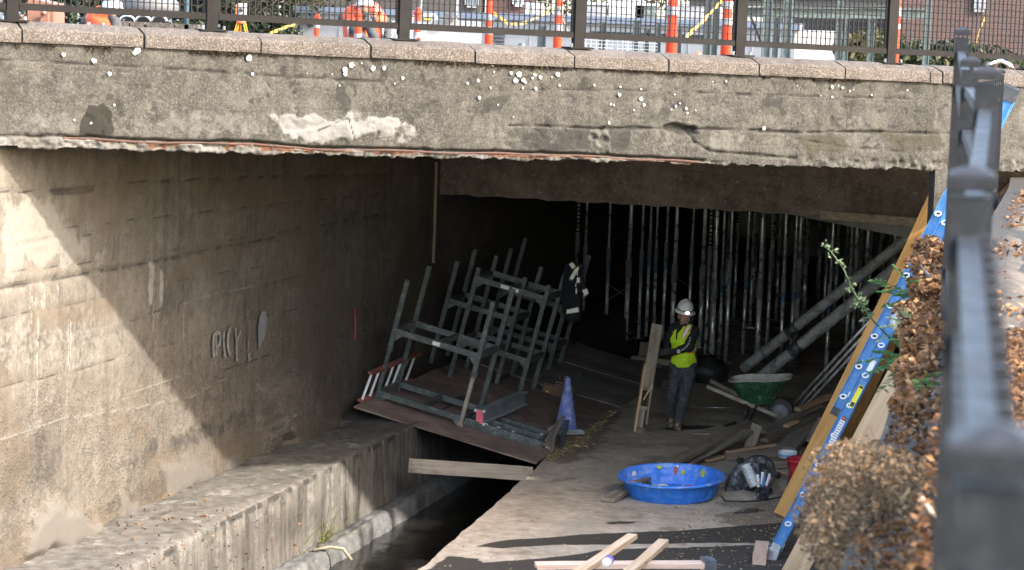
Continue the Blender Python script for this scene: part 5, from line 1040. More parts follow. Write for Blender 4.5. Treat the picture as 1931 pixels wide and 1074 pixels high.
for a in (an_l, an_r):
    z = 0.0; g = V(a[0], a[1], 0); b_ = [(g + V(0, .04, .10), g + V(0, .02, .05), .05, .055), (g + V(0, .05, .045), g + V(0 if a is an_l else -.02, -.10, .04), .047, .042), (g + V(0, -.10, .035), g + V(0, -.16, .033), .046, .036)]
    body('boot', b_, M['boot'], man, .009, 2)
    mb = MB(); mb.prism([g + V(-.05, .09, 0), g + V(.05, .09, 0), g + V(.052, -.12, 0), g + V(.03, -.195, 0), g + V(-.03, -.195, 0), g + V(-.052, -.12, 0)], (0, 0, .018)); part(mb, 'sole', M['rubber'], man)
# beard and brows, small skins of hair on the face
mb = MB(); mb.ball(hd(0, -.078, -.105), (.03, .018, .018), 10, 6); part(mb, 'beard', M['hair'], man, True)
mb = MB(); mb.path([hd(-.03, -.098, -.05), hd(0, -.106, -.046), hd(.03, -.098, -.05)], .005, 6); part(mb, 'moustache', M['hair'], man, True)
mb = MB(); mb.ball(hd(0, .045, .0), (.08, .08, .085), 14, 8); part(mb, 'hair', M['hair'], man, True)
# hard hat, tilted forward
hc = z5(448, 215, .0); tlt = Matrix.Rotation(.15, 3, 'Z') @ Matrix.Rotation(math.radians(12), 3, 'X') @ Matrix.Rotation(math.radians(5), 3, 'Y'); A_ = np.array(tlt.transposed())
mb = MB(); prof = [(.140, -.052), (.196, -.062), (.2, -.058), (.150, -.030), (.146, .0), (.138, .04), (.118, .08), (.085, .108), (.045, .123), (.01, .127)]
R = []
prof = [(r * .80, h * .86) for r, h in prof]
for r, h in prof: R.append([hc + (r * (1.0) * math.cos(a)) * A_[0] * .94 + (r * 1.08 * math.sin(a)) * A_[1] + (h + (.012 * max(0, math.cos(2 * a - math.pi)) if 0 < h < .12 else 0)) * A_[2] for a in np.linspace(0, 2 * math.pi, 41)[:-1]])
mb.rings(R); hat = part(mb, 'hard_hat', M['hat'], man, True)
mb = MB(); mb.path([hc + .1515 * .752 * math.cos(a) * A_[0] + .1515 * .864 * math.sin(a) * A_[1] - .014 * A_[2] for a in np.linspace(0, 2 * math.pi, 41)], .011, 6); part(mb, 'headlamp_strap', M['greentrim'], hat, True)
lpq = hc - .138 * A_[1] - .012 * A_[2]; mb = MB(); mb.box(lpq, (.05, .025, .032), A_); part(mb, 'headlamp_case', M['black'], hat)
mb = MB(); mb.ball(lpq - .016 * A_[1] - .004 * A_[2], (.022, .008, .012), 10, 6, A_); part(mb, 'headlamp_lens', M['lamp'], hat, True)
# trims draped on the vest and lettering on the sleeve
bpy.context.view_layer.update()
def bvh(o): me = o.data; off = Vector(root_loc(o)); return BVHTree.FromPolygons([v.co + off for v in me.vertices], [tuple(p.vertices) for p in me.polygons])
tv, ts = bvh(vst), bvh(slv)
def hit(tree, x, y, lift): d = unit(ray(x, y)); r = tree.ray_cast(Vector(EYE + d * 25), Vector(d)); return None if r[0] is None else np.array(r[0]) - d * lift
def drape(name, quad, mat, tree, lift, nu=8, nv=4, root=man):
    pts = {}; fs = []; vs = []
    (a, b_, c, d) = [np.array(p, float) for p in quad]
    for i in range(nu + 1):
        for j in range(nv + 1):
            u, v = i / nu, j / nv; p = (a * (1 - u) + b_ * u) * (1 - v) + (d * (1 - u) + c * u) * v; h = hit(tree, 1230 + p[0] / 7.16, 550 + p[1] / 7.16, lift)
            if h is not None: pts[i, j] = len(vs); vs.append(h)
    for i in range(nu):
        for j in range(nv):
            k = [(i, j), (i + 1, j), (i + 1, j + 1), (i, j + 1)]
            if all(q in pts for q in k): fs.append(tuple(pts[q] for q in k))
    if fs: mb = MB(); mb.add(vs, fs); part(mb, name, mat, root, True)
for nm, mt, lift, quads in (('orange_trim', 'hivisorange', .006, (((285, 395), (330, 395), (272, 568), (228, 555)), ((465, 450), (540, 458), (445, 625), (388, 610)), ((505, 750), (640, 735), (640, 810), (470, 828)), ((228, 725), (262, 735), (270, 752), (228, 748)))),
                            ('reflective_stripe', 'reflectbright', .011, (((292, 398), (320, 398), (262, 562), (238, 555)), ((478, 452), (525, 457), (432, 620), (398, 612)), ((505, 762), (640, 747), (640, 796), (485, 815))))):
    for qd in quads: drape(nm, qd, M[mt], tv, lift)
drape('vest_neck_opening', ((345, 440), (440, 440), (345, 560), (320, 560)), M['blackcloth'], tv, .012); drape('vest_zip', ((322, 555), (342, 555), (335, 645), (318, 645)), M['blackcloth'], tv, .012, 3, 5); drape('pocket_flap', ((440, 870), (552, 862), (545, 915), (445, 925)), M['lime'], tv, .012)
tcu = bpy.data.curves.new('lettering', 'FONT'); tcu.body = 'carhartt'; tcu.size = 1.0; tcu.resolution_u = 3; to = bpy.data.objects.new('lettering', tcu); COL.objects.link(to); bpy.context.view_layer.update()
tme = bpy.data.meshes.new_from_object(to.evaluated_get(bpy.context.evaluated_depsgraph_get())); bpy.data.objects.remove(to)
co = np.array([v.co for v in tme.vertices]); x0, x1 = co[:, 0].min(), co[:, 0].max()
pth = [np.array(p) for p in ((1265 + 895 / 23.87, 625 + 235 / 23.87), (1265 + 855 / 23.87, 625 + 430 / 23.87), (1265 + 745 / 23.87, 625 + 640 / 23.87), (1265 + 610 / 23.87, 625 + 770 / 23.87), (1265 + 465 / 23.87, 625 + 850 / 23.87))]
Ls = np.cumsum([0] + [np.linalg.norm(pth[i + 1] - pth[i]) for i in range(4)]); vs = []
for x_, y_, _ in co:
    s = (x_ - x0) / (x1 - x0) * Ls[-1]; i = min(int(np.searchsorted(Ls, s, 'right')) - 1, 3); t = (s - Ls[i]) / (Ls[i + 1] - Ls[i]); p = pth[i] * (1 - t) + pth[i + 1] * t; d = unit(pth[min(i + 1, 4)] - pth[i]); up = np.array([-d[1], d[0]]) * -1.0
    p = p + up * (y_ - .3) * 5.6; h = hit(ts, p[0], p[1], .008); vs.append(h if h is not None else q_(p[0], p[1], -.25))
mb = MB(); mb.add(vs, [tuple(f.vertices) for f in tme.polygons]); part(mb, 'sleeve_lettering', M['white'], man)
mb = MB(); cen = np.array([1265 + 340 / 23.87, 625 + 885 / 23.87]); vs = []
for k in range(16): p = cen + 3.6 * np.array([math.cos(k * math.pi / 8), math.sin(k * math.pi / 8)]) * (1 if k not in (8, 9) else .45); h = hit(ts, *p, .008); vs.append(h if h is not None else q_(*p, -.27))
mb.add(vs, [tuple(range(16))]); part(mb, 'sleeve_emblem', M['white'], man)
# the timber piece he holds
PB_ = 32.25; t0 = atY(1206, 815, PB_ - .25); t1 = atY(1241, 611, PB_); root = thing('timber_form', 'old ladder-like timber form held upright by the worker', 'timber', t0)
td = unit(t1 - t0); TL = float(np.linalg.norm(t1 - t0)); tw = unit(V(1, .12, 0) - np.dot(V(1, .12, 0), td) * td); tn_ = np.cross(tw, td)
def tp_(t, w, n=0.0): return t0 + td * t + tw * w + tn_ * n
board('', tp_(0, -.075), tp_(TL * .62, -.085), .03, .09, M['wood_new'], tn_, name='side_rail', parent=root); board('', tp_(.12, .065), tp_(TL * .95, .045), .025, .09, M['wood_old'], tn_, name='side_rail', parent=root)
board('', tp_(TL * .42, -.012), tp_(TL, -.012), .15, .06, M['wood_old'], tn_, name='broad_board', parent=root); board('', tp_(-.01, -.01, -.075), tp_(TL * .22, -.015, -.075), .10, .02, M['wood_old'], tn_, name='back_board', parent=root)
for t in (.05, .33, .60): board('', tp_(t, -.07, -.02), tp_(t, .06, -.02), .035, .05, M['wood_old'], td, name='cross_block', parent=root)
board('', tp_(TL * .30, -.03, .04), tp_(TL * .45, .06, .04), .02, .02, M['wood_pale'], tn_, name='splinter', parent=root)

# ================================================================== mesh fence on the bridge
FV = .20                                                              # how far behind the face the fence stands
pu = [b_uz(x, 70, FV)[0] for x in (22, 398, 760, 1090, 1394, 1680)]; du = pu[-1] - pu[-2]; pu = [2 * pu[0] - pu[1]] + pu + [pu[-1] + du * 1.0, pu[-1] + 2 * du]
bf = thing('mesh_fence', 'taupe steel fence with dark wire mesh along the top of the bridge', 'fence', bp(0, FV, 1.088))
for u in pu:
    mb = MB(); mb.box(bp(u, FV, 1.09 + .62), (.105, .07, 1.22), (EB, NB, V(0, 0, 1))); part(mb, 'post', M['railtaupe'], bf)
    mb = MB(); mb.box(bp(u, FV, 1.094), (.26, .20, .016), (EB, NB, V(0, 0, 1))); pz_ = part(mb, 'base_plate', M['railtaupe'], bf)
    for s in (-1, 1): mb = MB(); mb.tube(bp(u + .1 * s, FV - .06, 1.10), bp(u + .1 * s, FV - .06, 1.135), .014, 6); part(mb, 'anchor_bolt', M['propdark'], pz_)
for a, c in zip(pu[:-1], pu[1:]):
    for z in (1.215, 2.26): mb = MB(); mb.bar(bp(a + .06, FV, z), bp(c - .06, FV, z), .05, .055); part(mb, 'rail', M['railtaupe'], bf)
    mb = MB(); w = c - a - .16; nv_ = int(w / .055); nh = 15
    for k in range(nv_ + 1): uu = a + .08 + w * k / nv_; mb.bar(bp(uu, FV, 1.24), bp(uu, FV, 2.24), .010, .010, NB)
    for k in range(nh + 1): zz = 1.245 + .99 * k / nh; mb.bar(bp(a + .07, FV + .009, zz), bp(c - .07, FV + .009, zz), .008, .008)
    part(mb, 'wire_mesh', M['wire'], bf)['kind'] = 'stuff'
    mb = MB(); mb.bar(bp(a + .07, FV, 1.24), bp(a + .07, FV, 2.24), .02, .02, NB); part(mb, 'mesh_edge', M['railtaupe'], bf)
    mb = MB(); mb.bar(bp(c - .07, FV, 1.24), bp(c - .07, FV, 2.24), .02, .02, NB); part(mb, 'mesh_edge', M['railtaupe'], bf)
p = bp(b_uz(1903, 128)[0], .16, 1.10); root = thing('litter_bag', 'crumpled blue and white bag lying on the bridge coping beside the railing posts', 'bag', p)
mb = MB(); R = []
for i in range(7):
    R.append([p + EB * (.30 * (i / 6 - .5)) + NB * (.08 * (j / 4 - .5)) + V(0, 0, .03 + .05 * math.sin(i * .9 + j) * .5 + .05 * (1 - abs(i / 3 - 1)) - BK * 0) for j in range(5)])
mb.rings(R, closed=False, cap=False); o = part(mb, 'bag_sheet', M['paper'], root, True); sd = o.modifiers.new('s', 'SOLIDIFY'); sd.thickness = .004
mb = MB(); mb.rings([[q + V(0, -.004, .006) for q in r[0:4]] for r in R[3:6]], closed=False, cap=False); o = part(mb, 'blue_print', plain('bright_blue_print', (.05, .14, .55), .5), root, True); o.modifiers.new('s', 'SOLIDIFY').thickness = .003

# ================================================================== dark railing beside the camera
rl = thing('railing', 'dark blue-grey picket railing running from the camera to the bridge along the bank', 'fence', (1.2, 6.5, 3.9))
caps_ = [atY(1884, 796, 1.9), atY(1834, 312, 4.0), atY(1863, 123, 6.5), atY(1831, 106, 9.1), atY(1815, 50, 11.5)]
d_ = V(.183, 1, 0); ext = [caps_[-1] * V(1, 1, 0) + d_ * 2.45 * k + V(0, 0, 5.16) for k in (1, 2, 3, 4)] + [V(4.62, 23.3, 5.16)]; caps_ = [caps_[0] - d_ * 2.3 + V(-.05, 0, 0)] + caps_ + ext
fx = unit(V(.183, 1, 0)); fy = V(fx[1], -fx[0], 0)
pm = MB(); pm.box((0, 0, -.55), (.0165, .0165, 1.04)); pme = pm.mesh('picket')
for i, p in enumerate(caps_):
    A_ = (fx, fy, V(0, 0, 1)); mb = MB(); mb.box(p + V(0, 0, -.03 - .66), (.063, .063, 1.28), A_); po_ = part(mb, 'post', M['fencegrey'], rl)
    mb = MB(); mb.rings([[p + V(0, 0, h) + fx * a * w + fy * b2 * w for a, b2 in ((-1, -1), (1, -1), (1, 1), (-1, 1))] for h, w in ((-.04, .0365), (-.038, .039), (-.018, .039), (-.012, .036), (.0, .006))]); part(mb, 'cap', M['fencegrey'], po_)
for p, q in zip(caps_[:-1], caps_[1:]):
    for dz in (-.13, -.29, -1.16): mb = MB(); mb.bar(p + V(0, 0, dz) + fx * .035, q + V(0, 0, dz) - fx * .035, .034, .034); part(mb, 'rail', M['fencegrey'], rl)
    L = np.linalg.norm(q - p); n = int(L / .115)
    for k in range(1, n):
        c = p + (q - p) * k / n + fy * .026; o = link('picket', pme, M['fencegrey'], rl); o.location = tuple(c + V(0, 0, -.07) - root_loc(rl)); o.rotation_euler = (0, 0, math.atan2(fx[1], fx[0]))

# ================================================================== plants and litter on the bank
def cloud(c, r, n, rng=RNG):
    v = rng.normal(size=(n, 3)); v /= np.linalg.norm(v, axis=1)[:, None]; return np.asarray(c) + v * (rng.uniform(0, 1, (n, 1)) ** .45) * np.asarray(r)
def mound(label, px, Y, r, n, size, root=None):
    c = atY(*px, Y); P = cloud(c, r, n); sz = RNG.uniform(.6, 1.3, n) * size; tint = np.clip(RNG.normal(.55, .28, n), 0, 1)
    o = leaves('leaf_litter', P, sz, M['litter'], tint, .55, .35); o['kind'] = 'stuff'; return o
n = 9000; Yl = RNG.uniform(7.2, 24, n); off = np.abs(RNG.normal(0, .30, n)) + .22 * sstep(13, 10, Yl); Xl = np.array([bank_x(y) for y in Yl]) - .05 + off; zl_ = 3.66 + .34 * sstep(0, .7, off) + RNG.uniform(-.01, .05, n) + .10 * np.clip(fbm(Yl * .8, off * 2, 3, 12) - .4, 0, 1) * sstep(.6, .1, off)
kz = fbm(Yl * .9, off * 3, 3, 9) > .40; o = leaves('leaf_litter', np.stack([Xl, Yl, zl_], 1)[kz], RNG.uniform(.028, .065, n)[kz], M['litter'], np.clip(RNG.normal(.5, .25, n), 0, 1)[kz], .55, .5); tag(o, 'brown leaf litter lying along the top of the bank', None, None, 'stuff')
for px, Y, r, n_, s in (((1755, 470), 19.5, (.13, .5, .10), 420, .07), ((1735, 500), 18.5, (.10, .4, .08), 260, .06), ((1755, 545), 16.5, (.15, .5, .10), 520, .075), ((1722, 590), 15.5, (.12, .4, .08), 420, .06), ((1752, 640), 14.0, (.16, .6, .12), 700, .07), ((1745, 720), 12.5, (.16, .6, .12), 700, .065), ((1735, 775), 11.5, (.13, .4, .10), 520, .065), ((1745, 850), 10.6, (.10, .5, .10), 420, .045), ((1772, 950), 9.0, (.06, .5, .10), 300, .04), ((1750, 1040), 8.0, (.09, .5, .08), 350, .04)):
    mound('', px, Y, r, n_, s)
n = 5200; Yl = RNG.uniform(6.3, 12, n); off = RNG.uniform(.02, .75, n); Xl = np.array([bank_x(y) for y in Yl]) + off; o = leaves('leaf_litter', np.stack([Xl, Yl, 3.68 + .36 * sstep(0, .7, off) + RNG.uniform(0, .05, n)], 1), RNG.uniform(.02, .05, n), M['litter'], np.clip(RNG.normal(.45, .25, n), 0, 1), .5, .5); tag(o, 'fine brown litter at the near end of the bank', None, None, 'stuff')
n = 4200; Yl = RNG.uniform(4.2, 9.5, n); off = RNG.uniform(.25, 1.0, n); Xl = np.array([bank_x(y) for y in Yl]) + off; o = leaves('leaf_litter', np.stack([Xl, Yl, np.full(n, 4.0) + RNG.uniform(-.04, .05, n)], 1), RNG.uniform(.02, .05, n), M['litter'], np.clip(RNG.normal(.4, .25, n), 0, 1), .5, .5); tag(o, 'fine brown litter at the foot of the railing', None, None, 'stuff')
# the dry bush
bb0 = atY(1640, 1010, 9.3); bush = thing('dry_bush', 'dry tan bush with fluffy seed heads at the near end of the bank', 'bush', bb0 - V(0, 0, .3))
P, D, T = [], [], []
for px, Y, r, n_ in (((1612, 930), 9.9, (.20, .8, .18), 3200), ((1582, 1000), 9.4, (.17, .7, .16), 2300), ((1680, 940), 9.2, (.20, .8, .17), 3000), ((1640, 1030), 8.7, (.26, .6, .15), 2200), ((1640, 890), 10.4, (.20, .6, .13), 1400), ((1740, 960), 8.6, (.12, .6, .18), 1700)):
    P.append(cloud(atY(*px, Y), r, n_))
P = np.concatenate(P); leaves('seed_heads', P, RNG.uniform(.012, .034, len(P)), M['fluff'], np.clip(RNG.normal(.55, .22, len(P)) , 0, 1), .5, 0, bush)['kind'] = 'stuff'
n = 700; b0 = np.stack([np.array([bank_x(y) for y in np.linspace(8.2, 11, n)]) + RNG.uniform(-.1, .4, n), np.linspace(8.2, 11, n), np.full(n, 3.5)], 1); tg = P[RNG.integers(0, len(P), n)]; dd = tg - b0; dl = np.linalg.norm(dd, axis=1); ok = dl < .75; b0, dd, n = b0[ok], dd[ok], int(ok.sum())
strands('stems', b0, dd, np.linalg.norm(dd, axis=1) * RNG.uniform(.8, 1.15, n), .0028, M['fluff'], RNG.uniform(.3, .95, n), bush, .12, 4)['kind'] = 'stuff'
k = RNG.integers(0, len(P), 330); leaves('dead_leaves', P[k], RNG.uniform(.03, .06, 330), M['litter'], np.clip(RNG.normal(.65, .2, 330), 0, 1), .6, 0, bush)['kind'] = 'stuff'
mb = MB(); mb.path([atY(1738, 938, 7.6), atY(1763, 975, 7.5), atY(1785, 1005, 7.4)], [.007, .008, .009], 6); mb.path([atY(1763, 975, 7.5), atY(1770, 950, 7.5), atY(1776, 905, 7.5)], [.007, .006, .004], 6); tag(mb.build('twig', M['wood_pale'], None, True), 'pale forked twig lying on the litter beside the railing', 'twig')
mb = MB(); mb.path([atY(1736, 500, 16.6), atY(1752, 520, 16.5), atY(1758, 555, 16.4), atY(1762, 585, 16.3)], [.006, .012, .014, .02], 6); tag(mb.build('stump_root', M['bark'], None, True), 'crooked grey root sticking up from the leaf heap by the ladder', 'root')
# stone-like clods on the edge
for px, Y, r, s in (((1752, 490), 19.6, (.13, .3, .12), 1), ((1705, 605), 15.6, (.08, .2, .07), 2), ((1722, 790), 12.2, (.10, .2, .08), 3)): lump('soil_clod', ('crumbling soil clod under orange leaves high on the bank edge', 'pale knobbly soil clod sticking out beside the ladder', 'dark soil clod at the bank edge above the dry bush')[s - 1], 'clod', atY(*px, Y), r, M['soil'] if s != 2 else M['bankwall'], 20 + s, 20, 12)
# ferny plants
def frond(P, S, D, T, p, q, n, size, lift=.3):
    p = np.asarray(p); q = np.asarray(q); ax = unit(q - p); sd = unit(np.cross(ax, V(0, .4, 1))); L = np.linalg.norm(q - p)
    for k in range(1, n + 1):
        t = k / n; c = p + (q - p) * t + V(0, 0, lift * L * t * (1 - t)); sz = size * (1.15 - .6 * abs(t - .45))
        for s in (-1, 1): d = unit(ax * .7 + sd * s + V(0, 0, -.25)); P.append(c + d * sz * .5); S.append(sz); D.append(d); T.append(random.gauss(.55, .22))
def fernplant(label, base, tips, size, mat, n=9, cat='plant'):
    root = thing('fern_plant', label, cat, base); P, S, D, T = [], [], [], []
    for q in tips:
        frond(P, S, D, T, base, q, n, size); L = np.linalg.norm(q - base); mb = MB(); mb.path([base + (q - base) * t + V(0, 0, .3 * L * t * (1 - t)) for t in np.linspace(0, 1, 6)], [.005, .0045, .004, .003, .002, .001], 5); part(mb, 'stem', M['fern'] if mat == 'fern' else M['sage'], root, True)
    D = np.array(D); o = leaves('leaflets', P, np.array(S), M[mat], np.array(T), .34, 0, root, dirs=D * 3); o['kind'] = 'stuff'
fernplant('green ferny plant reaching left across the ladder just below the orange leaf heap', atY(1748, 585, 17), [atY(x, y, Y) for x, y, Y in ((1650, 528, 16.8), (1662, 548, 16.5), (1690, 505, 17.2), (1688, 570, 16.6), (1700, 545, 17.2), (1725, 530, 16.4), (1672, 575, 17))], .075, 'fern', 11)
fernplant('low green plant spilling over the bank edge in front of the ladder, lower one', atY(1745, 690, 14), [atY(x, y, Y) for x, y, Y in ((1628, 680, 13.8), (1650, 700, 13.6), (1660, 665, 14.2), (1690, 640, 14.4), (1700, 672, 13.6), (1665, 735, 13.4), (1700, 735, 13.6), (1715, 655, 14), (1680, 690, 13.8))], .075, 'fern', 11)
fernplant('small bright green plant among brown leaves beside the railing', atY(1755, 755, 11.8), [atY(x, y, Y) for x, y, Y in ((1735, 715, 11.6), (1760, 705, 12), (1728, 745, 11.6), (1775, 725, 11.7), (1765, 765, 11.4), (1745, 735, 12))], .06, 'fern', 6)
fernplant('wispy grey-green weed straggling over the blue ladder in the middle', atY(1730, 625, 15), [atY(x, y, Y) for x, y, Y in ((1668, 615, 14.8), (1680, 600, 15.2), (1660, 640, 14.8), (1692, 620, 14.8), (1700, 580, 15))], .05, 'sage', 8)
sb = atY(1648, 606, 16.6); root = thing('seed_stalk', 'tall pale seed stalk arching to the left in front of the dark props', 'plant', atY(1700, 660, 16.4)); pts = [atY(x, y, 16.6) for x, y in ((1700, 660), (1648, 606), (1622, 570), (1607, 545), (1590, 505), (1568, 475), (1549, 458))]
mb = MB(); mb.path(pts, [.008, .0075, .007, .0065, .006, .005, .004], 6); part(mb, 'stalk', M['sage'], root, True); P, S, D, T = [], [], [], []
for (x, y), m_, sz in (((1552, 460), 4, .035), ((1560, 463), 3, .035), ((1566, 466), 3, .04), ((1573, 472), 3, .04), ((1582, 487), 3, .045), ((1590, 500), 3, .045), ((1563, 478), 2, .04), ((1576, 492), 2, .05), ((1602, 528), 5, .05), ((1607, 540), 5, .05), ((1600, 546), 3, .06), ((1622, 560), 6, .06), ((1612, 572), 5, .06), ((1628, 572), 6, .06), ((1632, 585), 6, .06), ((1640, 592), 5, .055), ((1632, 598), 5, .055)):
    for _ in range(m_): P.append(atY(x, y, 16.6) + RNG.normal(size=3) * .012); S.append(sz * random.uniform(.7, 1.2)); T.append(random.gauss(.75 if y < 520 else .5, .15)); D.append(V(random.gauss(.5, .6), random.gauss(0, .5), random.gauss(.4, .5)))
leaves('buds_and_leaves', P, np.array(S), M['sage'], np.array(T), .55, 0, root, dirs=np.array(D))['kind'] = 'stuff'
# fallen leaves on the path and on the slab, straw by the cone, grass by the water
n = 2600; Yp = RNG.uniform(12, 26, n); Xp = np.array([bank_x(y) for y in Yp]) + RNG.uniform(.7, 3.0, n); o = leaves('path_leaves', np.stack([Xp, Yp, np.full(n, 3.94)], 1), RNG.uniform(.03, .08, n), M['litter'], np.clip(RNG.normal(.5, .25, n), 0, 1), .6, .85); tag(o, 'brown leaves scattered on the path behind the railing', None, None, 'stuff')
cs = np.array([onz(x, y, .01) for x, y in zip(RNG.uniform(800, 1620, 260), RNG.uniform(800, 1074, 260))]); ok = cs[:, 0] > E0[0] + ED[0] * (cs[:, 1] - E0[1]) + .05; cs = cs[ok]; o = leaves('floor_leaves', cs, RNG.uniform(.018, .045, len(cs)), M['straw'], RNG.uniform(.2, 1, len(cs)), .45, .9); tag(o, 'small dry leaves and chips scattered on the slab', None, None, 'stuff')
P = []
for x0_, y0_, x1_, y1_, n_ in ((1035, 868, 1100, 800, 420), (1095, 835, 1150, 770, 320), (1150, 775, 1208, 716, 120), (1060, 850, 1110, 825, 220)):
    t = RNG.uniform(0, 1, n_); P += [onz(x0_ + (x1_ - x0_) * a + RNG.normal(0, 6), y0_ + (y1_ - y0_) * a + RNG.normal(0, 5), .015) for a in t]
P = np.array(P); o = leaves('straw', P + RNG.normal(size=P.shape) * (.02, .02, .008), RNG.uniform(.05, .13, len(P)), M['straw'], RNG.uniform(0, 1, len(P)), .12, .8); tag(o, 'yellow-brown straw swept along the joint by the blue cone', None, None, 'stuff')
n = 300; t = RNG.uniform(0, 1, n); P = np.array([onz(1250 + 240 * a + RNG.normal(0, 10), 990 + 80 * b2, .012) for a, b2 in zip(t, RNG.uniform(0, 1, n))]); o = leaves('wet_litter', P, RNG.uniform(.015, .05, n), M['straw'], RNG.uniform(0, .7, n), .4, .9); tag(o, 'damp brown litter on the dark wet corner of the slab', None, None, 'stuff')
n = 300; t = RNG.uniform(0, 1, n); P = np.array([onz(1300 + 200 * a + RNG.normal(0, 15), 985 - 40 * b2, .01) for a, b2 in zip(t, RNG.uniform(0, 1, n))]); o = leaves('wood_chips', P, RNG.uniform(.015, .04, n), M['straw'], RNG.uniform(.2, 1, n), .4, .9); tag(o, 'wood chips and crumbs strewn over the slab near the pool', None, None, 'stuff')
for lab, x, y, n_, L in (('tuft of yellow-green grass growing at the kerb edge over the water', 612, 1020, 46, .26), ('few tall green blades in the ledge joint', 556, 1040, 12, .42)):
    P = np.array([onz(x + RNG.normal(0, 6), y + RNG.normal(0, 5), KZ) for _ in range(n_)]); D = RNG.normal(size=(n_, 3)) * .5 + V(.3, -.2, 1.0); root = thing('grass_tuft', lab, 'grass', P.mean(0)); strands('blades', P, D, RNG.uniform(.6, 1.1, n_) * L, .006, M['grass'], RNG.uniform(0, 1, n_), root, .6, 4)['kind'] = 'stuff'
mb = MB(); p = onz(590, 1037, KZ + .02); mb.path([p, p + V(.18, .1, .02), p + V(.32, .12, .0), p + V(.42, .1, -.12)], .02, 6); tag(mb.build('dead_stalk', M['drystem'], None, True), 'dead brown stalk drooping from the kerb grass into the water', 'stalk')
P = []; 
for k in range(9):
    x = RNG.uniform(260, 420) if k < 6 else RNG.uniform(480, 530); y = RNG.uniform(960, 1060); s0_ = w_sz(x, y)[0]; P.append((x, y))
P = np.array([onpl(x, y, onz(640, 870, ZL) + NW * .03, NW) for x, y in zip(RNG.uniform(200, 540, 150), RNG.uniform(960, 1074, 150))]); o = leaves('wall_weeds', P, RNG.uniform(.015, .04, len(P)), M['litter'], RNG.uniform(0, .6, len(P)), .6, 0); tag(o, 'tiny reddish weeds clinging to the ledge face', None, None, 'stuff')
P = np.array([onz(x, y, ZL + .03) for x, y in zip(list(RNG.uniform(270, 430, 26)) + list(RNG.uniform(150, 600, 60)), list(RNG.uniform(880, 985, 26)) + list(RNG.uniform(880, 1040, 60)))]); o = leaves('ledge_leaves', P, RNG.uniform(.02, .06, len(P)), M['litter'], RNG.uniform(.3, .9, len(P)), .5, .8); tag(o, 'few orange-brown leaves on the ledge at the foot of the wall', None, None, 'stuff')
# ================================================================== the street beyond the bridge fence
DZ = 4.45
def zpx(x, y, Y): return float(atY(x, y, Y)[2])
def ground(x, Y): p = atY(x, 60, Y); return V(p[0], p[1], DZ)
# delineator posts: (px, Y, width px, top px or None, white bands as px pairs)
DL = [(597, 46, 10, 26, ((52, 40),), 'smallest orange traffic delineator post, far behind the second fence panel'), (675, 36, 13, 18, ((73, 63), (46, 40)), 'orange traffic delineator post in front of the bent worker'), (787, 36, 13, 14, ((70, 60), (52, 40)), 'orange delineator post just right of the third fence post'),
      (922, 33, 14, -14, ((64, 50), (38, 26)), 'orange delineator post beside the black louvre'), (1052, 31, 15, -22, ((57, 44), (28, 12)), 'orange delineator post with yellow tape, left of the fourth fence post'), (1267, 27, 19, -30, ((28, 12),), 'thick orange delineator post mid-way along the fifth fence panel'), (1370, 28, 18, -30, ((46, 34), (16, 2)), 'orange delineator post touching the fence post on its left side'), (1691, 30, 11, -24, ((56, 43), (30, 14)), 'thin orange delineator post right beside the sixth fence post')]
for x, Y, wpx, top, bands, lab in DL:
    g = ground(x, Y); r = wpx * .5 * Y / FPX; zt = zpx(x, top, Y); root = thing('delineator', lab, 'traffic delineator', g, group='orange delineators on the bridge')
    mb = MB(); mb.lathe([(r * 2.1, 0), (r * 2.1, .03), (r * 1.3, .07), (r * 1.15, .3), (r * 1.12, zt - DZ - .55), (r * 1.0, zt - DZ - .50), (r, zt - DZ - .12), (r * .7, zt - DZ - .08)], g, None, 16); part(mb, 'tube', M['orange'], root, True)
    mb = MB(); mb.lathe([(r * 2.2, 0), (r * 2.3, .04), (r * 1.2, .05)], g, None, 8); part(mb, 'base', M['black'], root)
    mb = MB(); mb.lathe([(r * .7, zt - DZ - .12), (r * 1.25, zt - DZ - .09), (r * 1.25, zt - DZ - .06), (r * .75, zt - DZ - .04), (r * .7, zt - DZ), (.001, zt - DZ + .01)], g, None, 14); part(mb, 'top_knob', M['orange'], root, True)
    for lo, hi in bands: z0, z1 = zpx(x, lo, Y) - DZ, zpx(x, hi, Y) - DZ; mb = MB(); mb.lathe([(r * 1.17, z0), (r * 1.17, z1)], g, None, 16); part(mb, 'white_band', M['band'], root, True)
def tape(label, pts):
    q = [atY(x, y, Y) for x, y, Y in pts]; root = thing('caution_tape', label, 'caution tape', q[0]); mb = MB(); R = []
    n = 26; L = np.linspace(0, len(q) - 1, n)
    for k, t in enumerate(L):
        i = min(int(t), len(q) - 2); c = q[i] + (q[i + 1] - q[i]) * (t - i); a = .3 + 1.2 * vnoise(np.array([k * .5]), np.array([1.0]), 4)[0]; R.append([c + V(0, .02 * math.cos(a), .028 * math.sin(a)), c - V(0, .02 * math.cos(a), .028 * math.sin(a)), c - V(0, .02 * math.cos(a) - .004, .028 * math.sin(a))])
    mb.rings(R); part(mb, 'tape_band', M['caution'], root)
    for k in range(2, n - 2, 4): mb = MB(); mb.rings([[v + V(0, -.006, 0) for v in R[k]], [v + V(0, -.006, 0) for v in R[k + 1]]]); part(mb, 'black_mark', M['black'], root)
tape('yellow caution tape sagging between two orange delineators', ((928, 22, 33), (960, 45, 32.5), (985, 44, 32), (1020, 30, 31.5), (1050, 12, 31))); tape('yellow caution tape running down to the fourth fence post', ((1054, 14, 31), (1066, 45, 30), (1080, 80, 29))); tape('yellow caution tape rising between the two thick delineators', ((1285, 78, 27), (1330, 35, 27.5), (1362, 0, 28)))
